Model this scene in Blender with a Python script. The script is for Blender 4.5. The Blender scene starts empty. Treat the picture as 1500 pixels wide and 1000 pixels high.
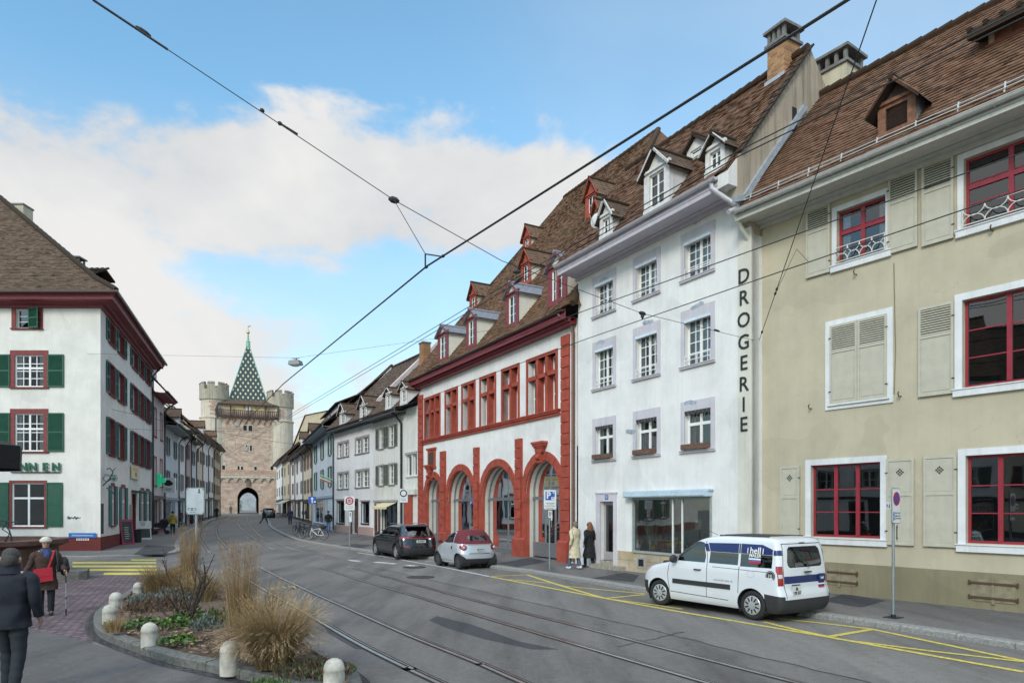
SKYG = (1.6, 2.25, 2.2); EXPO = .24
import bpy, bmesh, math, random
from mathutils import Vector, Matrix, noise
R = random.Random(7)
SC = bpy.context.scene
COL = SC.collection
# the surveyed viewpoint: 24 mm lens, eye 2.42 m above the near road
F, CX, HY, EYE = 1000., 750., 744., 2.42
V = Vector
PI = math.pi
def g(y): return 0. if y < 30 else .011*(min(y, 170.)-30)      # street rises gently towards the gate
def gp(px, py, z=0.):                                          # survey: photo pixel -> point on the ground
    t = (py-HY)/F
    Y = (EYE-z)/t
    if Y > 30 or Y < 0: Y = (EYE-z+.33)/(t+.011)
    return V(((px-CX)/F*Y, Y, g(Y)+z))
def pd(px, py, Y): return V(((px-CX)/F*Y, Y, EYE+(HY-py)/F*Y))  # survey: pixel at known distance
def lineX(a, k, px):
    r = (px-CX)/F; Y = a/(r+k); return (r*Y, Y)

def tag(o, label=None, cat=None, group=None, kind=None):
    if label: o['label'] = label
    if cat: o['category'] = cat
    if group: o['group'] = group
    if kind: o['kind'] = kind
    return o
def empty(name, loc=(0, 0, 0), rz=0., label=None, cat=None, group=None, parent=None):
    o = bpy.data.objects.new(name, None); COL.objects.link(o)
    o.location = loc; o.rotation_euler = (0, 0, rz); o.empty_display_size = .2
    if parent: o.parent = parent
    return tag(o, label, cat, group)
def kids(o): return [c for c in bpy.data.objects if c.parent == o]
def copy_tree(o, parent=None, ch=None):
    if ch is None:
        ch = {}
        for c in bpy.data.objects:
            if c.parent: ch.setdefault(c.parent.name, []).append(c)
    n = o.copy(); COL.objects.link(n)
    n.parent = parent
    for c in ch.get(o.name, []): copy_tree(c, n, ch)
    return n

class MB:
    """collects faces and links them as one mesh object"""
    def __init__(s): s.v = []; s.f = []; s.m = []; s.uv = []; s.anyuv = False
    def poly(s, pts, m=0, uv=None):
        i = len(s.v); s.v.extend([tuple(p) for p in pts]); s.f.append(list(range(i, i+len(pts)))); s.m.append(m); s.uv.append(uv)
        if uv: s.anyuv = True
    def quad(s, a, b, c, d, m=0, uv=None): s.poly((a, b, c, d), m, uv)
    def grid(s, rows, m=0, closed=False):
        i = len(s.v); n = len(rows[0])
        for r in rows: s.v.extend([tuple(p) for p in r])
        for a in range(len(rows)-1):
            for b in range(n if closed else n-1):
                c = (b+1) % n
                s.f.append([i+a*n+b, i+a*n+c, i+(a+1)*n+c, i+(a+1)*n+b]); s.m.append(m); s.uv.append(None)
    def cap(s, ring, m=0, flip=False):
        s.poly(list(reversed(ring)) if flip else ring, m)
    def box(s, x0, x1, y0, y1, z0, z1, m=0):
        x0, x1 = min(x0, x1), max(x0, x1); y0, y1 = min(y0, y1), max(y0, y1); z0, z1 = min(z0, z1), max(z0, z1)
        i = len(s.v)
        s.v += [(x0, y0, z0), (x1, y0, z0), (x1, y1, z0), (x0, y1, z0), (x0, y0, z1), (x1, y0, z1), (x1, y1, z1), (x0, y1, z1)]
        for q in ((3, 2, 1, 0), (4, 5, 6, 7), (0, 1, 5, 4), (1, 2, 6, 5), (2, 3, 7, 6), (3, 0, 4, 7)):
            s.f.append([i+k for k in q]); s.m.append(m); s.uv.append(None)
    def obox(s, c, ax, ay, az, m=0):                 # centre and three half-axis vectors
        c, ax, ay, az = V(c), V(ax), V(ay), V(az); i = len(s.v)
        for sz in (-1, 1):
            for sx, sy in ((-1, -1), (1, -1), (1, 1), (-1, 1)): s.v.append(tuple(c+ax*sx+ay*sy+az*sz))
        for q in ((3, 2, 1, 0), (4, 5, 6, 7), (0, 1, 5, 4), (1, 2, 6, 5), (2, 3, 7, 6), (3, 0, 4, 7)):
            s.f.append([i+k for k in q]); s.m.append(m); s.uv.append(None)
    def bar(s, a, b, w, h, m=0, up=(0, 0, 1)):       # rectangular bar from a to b
        a, b = V(a), V(b); d = b-a; L = d.length
        if L < 1e-6: return
        d /= L; up = V(up)
        if abs(d.dot(up)) > .98: up = V((1, 0, 0))
        sx = d.cross(up).normalized(); sz = sx.cross(d)
        s.obox((a+b)/2, d*(L/2), sx*(w/2), sz*(h/2), m)
    def tube(s, path, r, n=8, m=0, caps=True):
        path = [V(p) for p in path]; rows = []; rs = r if isinstance(r, (list, tuple)) else [r]*len(path)
        ref = None
        for k, p in enumerate(path):
            d = (path[min(k+1, len(path)-1)]-path[max(k-1, 0)]).normalized()
            if ref is None or abs(d.dot(ref)) > .95: ref = V((0, 0, 1)) if abs(d.z) < .9 else V((1, 0, 0))
            x = d.cross(ref).normalized(); y = x.cross(d); ref = y
            rows.append([p+(x*math.cos(2*PI*j/n)+y*math.sin(2*PI*j/n))*rs[k] for j in range(n)])
        s.grid(rows, m, True)
        if caps: s.cap(rows[0], m, False); s.cap(rows[-1], m, True)
    def lathe(s, prof, n=16, c=(0, 0, 0), m=0, axis='z', caps=True):
        c = V(c); rows = []
        for r, z in prof:
            row = []
            for j in range(n):
                a = 2*PI*j/n; p = (r*math.cos(a), r*math.sin(a), z)
                if axis == 'x': p = (p[2], p[0], p[1])
                elif axis == 'y': p = (p[1], p[2], p[0])
                row.append(c+V(p))
            rows.append(row)
        s.grid(rows, m, True)
        if caps: s.cap(rows[0], m, True); s.cap(rows[-1], m, False)
    def prism(s, pts, d, m=0, m2=None):              # planar outline extruded by vector d
        pts = [V(p) for p in pts]; d = V(d); q = [p+d for p in pts]; n = len(pts)
        s.poly(list(reversed(pts)), m); s.poly(q, m)
        for k in range(n): s.quad(pts[k], pts[(k+1) % n], q[(k+1) % n], q[k], m if m2 is None else m2)
    def ell(s, c, rx, ry, rz, n=12, k=8, m=0, rot=None, jit=0.):
        c = V(c); rows = []
        for a in range(k+1):
            th = PI*a/k
            row = []
            for b in range(n):
                ph = 2*PI*b/n
                p = V((rx*math.sin(th)*math.cos(ph), ry*math.sin(th)*math.sin(ph), rz*math.cos(th)))
                if jit: p *= 1+jit*noise.noise(p*6+c)
                if rot: p = rot @ p
                row.append(c+p)
            rows.append(row)
        s.grid(list(reversed(rows)), m, True)
    def add(s, o, M=None):
        i = len(s.v)
        s.v += [tuple(M @ V(p)) for p in o.v] if M else o.v
        s.f += [[i+k for k in f] for f in o.f]; s.m += o.m; s.uv += o.uv; s.anyuv = s.anyuv or o.anyuv
        return s
    def build(s, name, mats, parent=None, smooth=False, loc=None, rz=None, weld=False):
        me = bpy.data.meshes.new(name)
        me.from_pydata(s.v, [], s.f); 
        if not isinstance(mats, (list, tuple)): mats = [mats]
        for x in mats: me.materials.append(x)
        me.polygons.foreach_set('material_index', s.m)
        if s.anyuv:
            lay = me.uv_layers.new(name='UVMap'); k = 0; dat = []
            for f, u in zip(s.f, s.uv):
                for j in range(len(f)): dat += list(u[j]) if u else [0., 0.]
            lay.data.foreach_set('uv', dat)
        if smooth: me.polygons.foreach_set('use_smooth', [True]*len(s.f))
        if weld:
            bm = bmesh.new(); bm.from_mesh(me); bmesh.ops.remove_doubles(bm, verts=bm.verts, dist=1e-4); bm.to_mesh(me); bm.free()
        me.update()
        o = bpy.data.objects.new(name, me); COL.objects.link(o)
        if parent: o.parent = parent
        if loc is not None: o.location = loc
        if rz is not None: o.rotation_euler = (0, 0, rz)
        return o

def text_mb(txt, size, bold=0., depth=.004, align='CENTER', mi=0):
    """lettering as faces in the xz-plane, facing -y"""
    cu = bpy.data.curves.new('lettering', 'FONT'); cu.body = txt; cu.size = size; cu.align_x = align; cu.align_y = 'CENTER'
    cu.offset = bold; cu.extrude = depth/2; cu.resolution_u = 3
    ob = bpy.data.objects.new('lettering', cu); COL.objects.link(ob)
    dg = bpy.context.evaluated_depsgraph_get(); me = bpy.data.meshes.new_from_object(ob.evaluated_get(dg))
    b = MB(); M = Matrix.Rotation(PI/2, 4, 'X')
    b.v = [tuple(M @ v.co) for v in me.vertices]; b.f = [list(p.vertices) for p in me.polygons]
    b.m = [mi]*len(b.f); b.uv = [None]*len(b.f)
    bpy.data.objects.remove(ob); bpy.data.curves.remove(cu); bpy.data.meshes.remove(me)
    return b

# ---------------------------------------------------------------- materials
def _nodes(name):
    m = bpy.data.materials.new(name); m.use_nodes = True
    nt = m.node_tree; b = nt.nodes['Principled BSDF']; return m, nt, b
def N(nt, t, **kw):
    n = nt.nodes.new(t)
    for k, v in kw.items():
        if k in n.inputs: n.inputs[k].default_value = v
        else: setattr(n, k, v)
    return n
def L(nt, a, ao, b, bi): nt.links.new(a.outputs[ao], b.inputs[bi])
def c4(c): return (c[0], c[1], c[2], 1.)
def ramp(nt, src, out, stops):
    r = nt.nodes.new('ShaderNodeValToRGB'); e = r.color_ramp.elements
    while len(e) < len(stops): e.new(.5)
    for k, (p, c) in enumerate(stops): e[k].position = p; e[k].color = c4(c) if not isinstance(c, float) else (c, c, c, 1)
    L(nt, src, out, r, 'Fac'); return r
def mix(nt, fac, a, b, mode='MIX'):
    n = nt.nodes.new('ShaderNodeMix'); n.data_type = 'RGBA'; n.blend_type = mode
    for val, idx in ((fac, 0), (a, 6), (b, 7)):
        if isinstance(val, tuple) and len(val) == 2 and hasattr(val[0], 'outputs'): nt.links.new(val[0].outputs[val[1]], n.inputs[idx])
        elif isinstance(val, (int, float)): n.inputs[idx].default_value = val
        else: n.inputs[idx].default_value = c4(val)
    return n
MC = {}
def plain(name, col, rough=.6, metal=0., var=.12, scale=6., bump=0., bscale=60., spec=.5, coat=0.):
    """painted or natural surface with a little unevenness"""
    if name in MC: return MC[name]
    m, nt, b = _nodes(name)
    b.inputs['Roughness'].default_value = rough; b.inputs['Metallic'].default_value = metal
    b.inputs['Specular IOR Level'].default_value = spec; b.inputs['Coat Weight'].default_value = coat
    tc = N(nt, 'ShaderNodeTexCoord')
    if var:
        n = N(nt, 'ShaderNodeTexNoise', Scale=scale, Detail=4., Roughness=.6); L(nt, tc, 'Object', n, 'Vector')
        r = ramp(nt, n, 'Fac', [(.3, tuple(x*(1-var) for x in col)), (.7, tuple(min(1, x*(1+var)) for x in col))])
        L(nt, r, 'Color', b, 'Base Color')
    else: b.inputs['Base Color'].default_value = c4(col)
    if bump:
        n2 = N(nt, 'ShaderNodeTexNoise', Scale=bscale, Detail=3.); L(nt, tc, 'Object', n2, 'Vector')
        bp = N(nt, 'ShaderNodeBump', Strength=bump, Distance=.01); L(nt, n2, 'Fac', bp, 'Height'); L(nt, bp, 'Normal', b, 'Normal')
    MC[name] = m; return m
def plaster(name, col, dirt=(.35, .33, .28), amount=.35, rough=.9, bump=.35, low=None):
    """render coat: mottling, rain streaks, fine grain"""
    if name in MC: return MC[name]
    m, nt, b = _nodes(name); b.inputs['Roughness'].default_value = rough; b.inputs['Specular IOR Level'].default_value = .25
    tc = N(nt, 'ShaderNodeTexCoord')
    n1 = N(nt, 'ShaderNodeTexNoise', Scale=.9, Detail=6., Roughness=.62); L(nt, tc, 'Object', n1, 'Vector')
    r1 = ramp(nt, n1, 'Fac', [(.33, tuple(x*.86 for x in col)), (.6, col)])
    mp = N(nt, 'ShaderNodeMapping'); mp.inputs['Scale'].default_value = (3.2, 3.2, .16); L(nt, tc, 'Object', mp, 'Vector')
    n2 = N(nt, 'ShaderNodeTexNoise', Scale=1.4, Detail=7., Roughness=.7); L(nt, mp, 'Vector', n2, 'Vector')
    r2 = ramp(nt, n2, 'Fac', [(.47, 0.), (.76, amount*1.15)])
    x = mix(nt, (r2, 'Color'), (r1, 'Color'), dirt)
    n4 = N(nt, 'ShaderNodeTexNoise', Scale=7., Detail=5., Roughness=.7); L(nt, tc, 'Object', n4, 'Vector')
    r4 = ramp(nt, n4, 'Fac', [(.62, 0.), (.74, amount*.5)])
    x2 = mix(nt, (r4, 'Color'), (x, 2), dirt)
    vw = N(nt, 'ShaderNodeTexNoise', Scale=1.6, Detail=6., Roughness=.65); L(nt, tc, 'Object', vw, 'Vector')
    vm = N(nt, 'ShaderNodeVectorMath', operation='MULTIPLY_ADD'); vm.inputs[1].default_value = (1.1, 1.1, 1.1); L(nt, vw, 'Color', vm, 0); L(nt, tc, 'Object', vm, 2)
    vo = N(nt, 'ShaderNodeTexVoronoi', Scale=.3, feature='DISTANCE_TO_EDGE'); L(nt, vm, 'Vector', vo, 'Vector')
    rc = ramp(nt, vo, 'Distance', [(0., .8), (.004, 1.)]); nm = ramp(nt, n1, 'Fac', [(.48, 0.), (.56, 1.)])
    x3 = mix(nt, (nm, 'Color'), (x2, 2), (1, 1, 1)); x3.blend_type = 'MULTIPLY'; L(nt, rc, 'Color', x3, 7)
    mp5 = N(nt, 'ShaderNodeMapping'); mp5.inputs['Location'].default_value = (7.3, 1.1, 3.7); L(nt, tc, 'Object', mp5, 'Vector')
    n5 = N(nt, 'ShaderNodeTexNoise', Scale=.42, Detail=2., Roughness=.4, Distortion=.6); L(nt, mp5, 'Vector', n5, 'Vector'); r5 = ramp(nt, n5, 'Fac', [(.6, 1.), (.612, .93)])
    x4 = mix(nt, 1., (x3, 2), (r5, 'Color'), 'MULTIPLY'); x2 = x4
    L(nt, x2, 2, b, 'Base Color')
    n3 = N(nt, 'ShaderNodeTexNoise', Scale=34., Detail=4.); L(nt, tc, 'Object', n3, 'Vector')
    ad = N(nt, 'ShaderNodeMath', operation='ADD'); L(nt, n3, 'Fac', ad, 0); L(nt, n1, 'Fac', ad, 1)
    bp = N(nt, 'ShaderNodeBump', Strength=bump, Distance=.012); L(nt, ad, 'Value', bp, 'Height'); L(nt, bp, 'Normal', b, 'Normal')
    MC[name] = m; return m
def tiles(name, c1, c2, c3, moss=(.07, .065, .04), mossy=.5, w=.17, h=.16):
    """old beaver-tail roof tiles; uv in metres along eave and slope"""
    if name in MC: return MC[name]
    m, nt, b = _nodes(name); b.inputs['Roughness'].default_value = .88; b.inputs['Specular IOR Level'].default_value = .2
    uv = N(nt, 'ShaderNodeUVMap'); tc = N(nt, 'ShaderNodeTexCoord')
    br = N(nt, 'ShaderNodeTexBrick', Scale=1.); br.offset = .5
    for k, v in (('Brick Width', w), ('Row Height', h), ('Mortar Size', .007), ('Mortar Smooth', .3), ('Bias', 0.)): br.inputs[k].default_value = v
    br.inputs['Color1'].default_value = (0, 0, 0, 1); br.inputs['Color2'].default_value = (1, 1, 1, 1); br.inputs['Mortar'].default_value = (.0, .0, .0, 1)
    L(nt, uv, 'UV', br, 'Vector')
    r = ramp(nt, br, 'Color', [(0., tuple(x*.4 for x in c1)), (.06, tuple((x+y)/2 for x, y in zip(c1, c2))), (.5, c2), (.95, tuple((x+y)/2 for x, y in zip(c2, c3)))])
    n = N(nt, 'ShaderNodeTexNoise', Scale=.55, Detail=7., Roughness=.7); L(nt, uv, 'UV', n, 'Vector')
    rm = ramp(nt, n, 'Fac', [(.38, 0.), (.68, mossy)])
    x = mix(nt, (rm, 'Color'), (r, 'Color'), moss)
    n2 = N(nt, 'ShaderNodeTexNoise', Scale=2.3, Detail=5., Roughness=.8); L(nt, uv, 'UV', n2, 'Vector')
    r2 = ramp(nt, n2, 'Fac', [(.33, .74), (.67, 1.1)])
    x2 = mix(nt, 1., (x, 2), (r2, 'Color'), 'MULTIPLY'); L(nt, x2, 2, b, 'Base Color')
    n3 = N(nt, 'ShaderNodeTexNoise', Scale=30., Detail=3.); L(nt, uv, 'UV', n3, 'Vector')
    bp = N(nt, 'ShaderNodeBump', Strength=.6, Distance=.012); L(nt, n3, 'Fac', bp, 'Height'); L(nt, bp, 'Normal', b, 'Normal')
    MC[name] = m; return m
def masonry(name, c1, c2, mort, w=.5, h=.22, ms=.012, coord='Object', mp=None, bump=.6, var=.3):
    if name in MC: return MC[name]
    m, nt, b = _nodes(name); b.inputs['Roughness'].default_value = .9; b.inputs['Specular IOR Level'].default_value = .2
    tc = N(nt, 'ShaderNodeTexCoord'); mpn = N(nt, 'ShaderNodeMapping')
    if mp: mpn.inputs['Rotation'].default_value = mp
    L(nt, tc, coord, mpn, 'Vector')
    nz = N(nt, 'ShaderNodeTexNoise', Scale=3., Detail=2.); L(nt, mpn, 'Vector', nz, 'Vector')
    ma = N(nt, 'ShaderNodeVectorMath', operation='MULTIPLY_ADD'); ma.inputs[1].default_value = (.05, .05, .05)
    L(nt, nz, 'Color', ma, 0); L(nt, mpn, 'Vector', ma, 2)
    br = N(nt, 'ShaderNodeTexBrick', Scale=1.)
    for k, v in (('Brick Width', w), ('Row Height', h), ('Mortar Size', ms), ('Mortar Smooth', .4), ('Bias', 0.)): br.inputs[k].default_value = v
    br.inputs['Color1'].default_value = c4(c1); br.inputs['Color2'].default_value = c4(c2); br.inputs['Mortar'].default_value = c4(mort)
    L(nt, ma, 'Vector', br, 'Vector')
    n = N(nt, 'ShaderNodeTexNoise', Scale=1.1, Detail=7., Roughness=.7); L(nt, mpn, 'Vector', n, 'Vector')
    r = ramp(nt, n, 'Fac', [(.3, 1-var), (.7, 1+var*.5)])
    x = mix(nt, 1., (br, 'Color'), (r, 'Color'), 'MULTIPLY'); L(nt, x, 2, b, 'Base Color')
    bp = N(nt, 'ShaderNodeBump', Strength=bump, Distance=.02, invert=True); L(nt, br, 'Fac', bp, 'Height'); L(nt, bp, 'Normal', b, 'Normal')
    MC[name] = m; return m
def glass(name, tint=(.55, .6, .62), clear=.75, rough=.015):
    """window pane: mirrors at its Fresnel strength, lets the dark room show through"""
    if name in MC: return MC[name]
    m = bpy.data.materials.new(name); m.use_nodes = True; nt = m.node_tree; nt.nodes.clear()
    out = N(nt, 'ShaderNodeOutputMaterial'); gl = N(nt, 'ShaderNodeBsdfGlossy', Roughness=rough); gl.inputs['Color'].default_value = (.9, .93, .95, 1)
    tr = N(nt, 'ShaderNodeBsdfTransparent'); tr.inputs['Color'].default_value = c4(tint)
    fr = N(nt, 'ShaderNodeFresnel', IOR=1.62)
    tc = N(nt, 'ShaderNodeTexCoord'); n = N(nt, 'ShaderNodeTexNoise', Scale=.9, Detail=1.); L(nt, tc, 'Object', n, 'Vector')
    bp = N(nt, 'ShaderNodeBump', Strength=.12, Distance=.03); L(nt, n, 'Fac', bp, 'Height'); L(nt, bp, 'Normal', gl, 'Normal')
    mr = N(nt, 'ShaderNodeMapRange'); mr.inputs['To Min'].default_value = 1-clear; mr.inputs['To Max'].default_value = 1.
    L(nt, fr, 'Fac', mr, 'Value')
    mx = N(nt, 'ShaderNodeMixShader'); L(nt, mr, 'Result', mx, 0); L(nt, tr, 'BSDF', mx, 1); L(nt, gl, 'BSDF', mx, 2)
    L(nt, mx, 'Shader', out, 'Surface'); MC[name] = m; return m

GLASS = glass('window_glass', clear=.93)
SHOPGLASS = glass('shop_glass', tint=(.8, .85, .84), clear=.9)
CARGLASS = glass('car_glass', tint=(.25, .28, .29), clear=.92)
DARK = plain('dark_room', (.012, .012, .013), .9, var=.3)
ROOM = plain('room_wall', (.05, .047, .042), .9)
CURT = plain('net_curtain', (.74, .75, .75), .9, var=.25, scale=9)
W_PLAST = plaster('white_plaster', (.775, .765, .75), amount=.16)
W_FRAME = plain('white_window_paint', (.78, .78, .76), .45, var=.06)
STEEL = plain('galvanised_steel', (.36, .39, .41), .42, .85, var=.15, scale=9)
DSTEEL = plain('dark_iron', (.03, .032, .035), .5, .6)
BLACKR = plain('black_rubber', (.018, .018, .019), .75)
ZINC = plain('zinc_sheet', (.38, .42, .46), .5, .3, var=.2)
BPIPE = plain('brown_pipe', (.16, .085, .06), .5)
# ---------------------------------------------------------------- ground, road, pavements
def asphalt(name, c, wet=.5, grain=.5, patch=1., rough=.86):
    m, nt, b = _nodes(name); b.inputs['Specular IOR Level'].default_value = .3
    tc = N(nt, 'ShaderNodeTexCoord')
    n1 = N(nt, 'ShaderNodeTexNoise', Scale=.22, Detail=8., Roughness=.62); L(nt, tc, 'Object', n1, 'Vector')
    mp = N(nt, 'ShaderNodeMapping'); mp.inputs['Rotation'].default_value = (0, 0, .62); mp.inputs['Scale'].default_value = (1.3, .16, 1); L(nt, tc, 'Object', mp, 'Vector')
    n2 = N(nt, 'ShaderNodeTexNoise', Scale=1., Detail=6., Roughness=.6); L(nt, mp, 'Vector', n2, 'Vector')
    n3 = N(nt, 'ShaderNodeTexNoise', Scale=55., Detail=3., Roughness=.8); L(nt, tc, 'Object', n3, 'Vector')
    r1 = ramp(nt, n1, 'Fac', [(.36, tuple(x*(1-.5*wet) for x in c)), (.46, tuple(x*.92 for x in c)), (.7, tuple(x*1.12 for x in c))])
    r2 = ramp(nt, n2, 'Fac', [(.3, .62), (.5, 1.), (.72, 1.2)])
    r3 = ramp(nt, n3, 'Fac', [(.3, 1-grain*.6), (.5, 1.), (.75, 1+grain)])
    a = mix(nt, patch, (r1, 'Color'), (r2, 'Color'), 'MULTIPLY'); a2 = mix(nt, 1., (a, 2), (r3, 'Color'), 'MULTIPLY')
    n6 = N(nt, 'ShaderNodeTexNoise', Scale=7., Detail=4., Roughness=.75); L(nt, tc, 'Object', n6, 'Vector'); r6 = ramp(nt, n6, 'Fac', [(.3, .82), (.5, 1.), (.72, 1.13)]); a2 = mix(nt, 1., (a2, 2), (r6, 'Color'), 'MULTIPLY')
    v = N(nt, 'ShaderNodeTexVoronoi', Scale=.35, feature='DISTANCE_TO_EDGE')
    mw = N(nt, 'ShaderNodeTexNoise', Scale=1.2, Detail=5.); L(nt, tc, 'Object', mw, 'Vector')
    va = N(nt, 'ShaderNodeVectorMath', operation='MULTIPLY_ADD'); va.inputs[1].default_value = (1.3, 1.3, 1.3); L(nt, mw, 'Color', va, 0); L(nt, tc, 'Object', va, 2)
    L(nt, va, 'Vector', v, 'Vector')
    rc = ramp(nt, v, 'Distance', [(0., .78), (.005, 1.)])
    a3 = mix(nt, .6, (a2, 2), (rc, 'Color'), 'MULTIPLY'); L(nt, a3, 2, b, 'Base Color')
    rr = ramp(nt, n1, 'Fac', [(.36, rough-.3*wet), (.5, rough)]); L(nt, rr, 'Color', b, 'Roughness')
    bp = N(nt, 'ShaderNodeBump', Strength=.55, Distance=.006); L(nt, n3, 'Fac', bp, 'Height'); L(nt, bp, 'Normal', b, 'Normal')
    MC[name] = m; return m
M_ROAD = asphalt('road_asphalt', (.168, .158, .146), .4, .6)
M_TRAM = asphalt('tram_lane_asphalt', (.136, .128, .12), .6, .5)
M_WALK = asphalt('pavement_asphalt', (.15, .14, .132), .3, .45)
M_PATCH = asphalt('new_asphalt', (.055, .055, .06), .2, .4)
M_LOWER = asphalt('plaza_asphalt', (.108, .103, .1), .5, .4)
M_WALKL = asphalt('old_pavement_asphalt', (.155, .148, .142), .4, .4)
M_GRANITE = plain('kerb_granite', (.25, .245, .23), .85, var=.35, scale=22, bump=.6, bscale=70)
M_GRANITED = plain('dark_kerb_granite', (.125, .125, .115), .85, var=.45, scale=14, bump=.6, bscale=60)

def sheet(name, pts, mat_, dz, label=None, cat=None, kind='structure', group=None):
    """thin sheet on the road following its slope; pts are world xy"""
    b = MB(); b.poly([(p[0], p[1], g(p[1])+dz) for p in pts])
    o = b.build(name, mat_); return tag(o, label, cat, group, kind)
def spl(pts, n):
    """Catmull-Rom through pts, n samples per span"""
    P = [V((p[0], p[1], 0)) for p in pts]; P = [P[0]*2-P[1]]+P+[P[-1]*2-P[-2]]; out = []
    for i in range(1, len(P)-2):
        for k in range(n):
            t = k/n; a, b_, c, d = P[i-1], P[i], P[i+1], P[i+2]
            out.append(.5*((2*b_)+(c-a)*t+(2*a-5*b_+4*c-d)*t*t+(3*b_-a-3*c+d)*t**3))
    out.append(P[-2]); return out
def ribbon_pts(path, w0, w1):
    """two offset lines (to the right of travel positive)"""
    A, B = [], []
    for k, p in enumerate(path):
        d = (path[min(k+1, len(path)-1)]-path[max(k-1, 0)]); d.z = 0; d.normalize(); n = V((d.y, -d.x, 0))
        A.append(p+n*w0); B.append(p+n*w1)
    return A, B
def ribbon(b, path, w0, w1, dz, m=0):
    A, B = ribbon_pts(path, w0, w1)
    for k in range(len(path)-1):
        q = [A[k], B[k], B[k+1], A[k+1]]
        b.poly([(p.x, p.y, g(p.y)+dz) for p in q], m)

# one sheet of asphalt to the horizon
b = MB(); ys = [-60, 0, 30, 60, 100, 140, 170, 400]; xs = [-400, -120, -60, -30, 0, 30, 60, 400]
b.grid([[(x, y, g(y)) for x in xs] for y in ys]); 
tag(b.build('ground', M_ROAD), kind='structure')

# right-hand kerb and pavement
CR = spl([(15.5, 0.5), (12.2, 6), (8.73, 11.63), (6.7, 15.03), (3.67, 19.84), (.88, 25.0), (-.63, 27.19), (-3.48, 31.6), (-7.0, 35.5), (-9.1, 38.3), (-14.2, 45.8), (-19.6, 57.5), (-25.6, 72), (-31.8, 88.7), (-39, 107), (-52.6, 142)], 8)
WR = spl([(22.6, 0.5), (18.6, 6), (15, 11.63), (13., 15.2), (9.2, 20.6), (5., 25.8), (4.2, 28.2), (0.5, 34.), (-3.6, 41), (-5.3, 45), (-10.5, 53.5), (-14.5, 60.5), (-20., 73.5), (-26., 88.7), (-34, 107), (-48, 143)], 8)
b = MB(); CI = ribbon_pts(CR, .26, .26)[0]
b.grid([[(p.x, p.y, g(p.y)+.12) for p in CI], [(p.x, p.y, g(p.y)+.12) for p in WR]])
tag(b.build('pavement', M_WALK), kind='structure')
def kerb(path, w, h=.12, mat_=M_GRANITE, step=1.1, side=1):
    """granite kerb stones laid end to end with open joints"""
    b = MB(); pts = path; L_ = [0.]
    for a, c in zip(pts, pts[1:]): L_.append(L_[-1]+(c-a).length)
    def at(s):
        s = max(0, min(L_[-1], s))
        for k in range(len(pts)-1):
            if s <= L_[k+1] or k == len(pts)-2:
                t = (s-L_[k])/max(1e-6, L_[k+1]-L_[k]); p = pts[k].lerp(pts[k+1], t); d = (pts[k+1]-pts[k]).normalized(); return p, V((d.y, -d.x, 0))*side
    s = 0.
    while s < L_[-1]-.2:
        e = min(L_[-1], s+step*R.uniform(.8, 1.25)); n = max(1, int((e-s)/.4)); rows = []
        dh = R.uniform(-.006, .006)
        for k in range(n+1):
            q = s+.006+(e-s-.012)*k/n; p, nn = at(q); zz = g(p.y); o_ = p+nn*w; hh = h+dh
            rows.append([(p.x, p.y, zz-.05), (p.x, p.y, zz+hh-.025), (p.x+nn.x*.025, p.y+nn.y*.025, zz+hh), (o_.x, o_.y, zz+hh+.002), (o_.x, o_.y, zz-.05)])
        b.grid(rows); b.cap(rows[0]); b.cap(rows[-1], 0, True)
        s = e
    return b.build('kerb', mat_)
tag(kerb(CR, .27), kind='structure')
# left-hand pavement round the corner house
CLp = spl([(-47, 30.2), (-36, 30.9), (-27, 31.6), (-21.06, 32.35), (-18.2, 33.2), (-17.4, 34.8), (-17.9, 36.9), (-19.95, 41.), (-22.56, 46.6), (-26.7, 56.1), (-30.6, 66), (-35.7, 78.6), (-42.5, 97), (-50.46, 119.5), (-58.5, 141)], 8)
IL = spl([(-47, 37), (-36, 37), (-27, 37), (-23, 37), (-22.6, 37.), (-22.6, 37.), (-22.7, 38), (-24.1, 41.5), (-26., 46.8), (-29.5, 56.1), (-33, 66), (-37.6, 78.6), (-44, 97), (-52, 119.5), (-60, 142)], 8)
b = MB(); CI = ribbon_pts(CLp, -.28, -.28)[0]
b.grid([[(p.x, p.y, g(p.y)+.12) for p in IL], [(p.x, p.y, g(p.y)+.12) for p in CI]])
tag(b.build('pavement', M_WALKL), kind='structure')
tag(kerb(CLp, .29, side=-1), kind='structure')
# darker, smoother strip of tram lanes
seam = [gp(*q) for q in ((1400, 1018), (1276, 1000), (1080, 954), (936, 918), (680, 860), (560, 833), (480, 812), (430, 797))]
rail1 = [gp(*q) for q in ((660, 1006), (600, 979), (520, 938.7), (434.7, 889), (376, 856), (338.7, 832), (304, 804), (293, 780), (308, 764), (330, 756.5))]
lane_edge = [seam[0]+V((4.2, -5.6, 0))]+seam
def left_of(p, d): return p+V((-.82, -.57, 0))*d
lp = [(s_.x, s_.y) for s_ in lane_edge]
lp2 = [(rail1[0].x+3.4-.85, rail1[0].y-5-.7)]+[(p.x-.75, p.y-.5) for p in rail1[:7]]
sheet('road', lp+list(reversed(lp2)), M_TRAM, .003)
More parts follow.
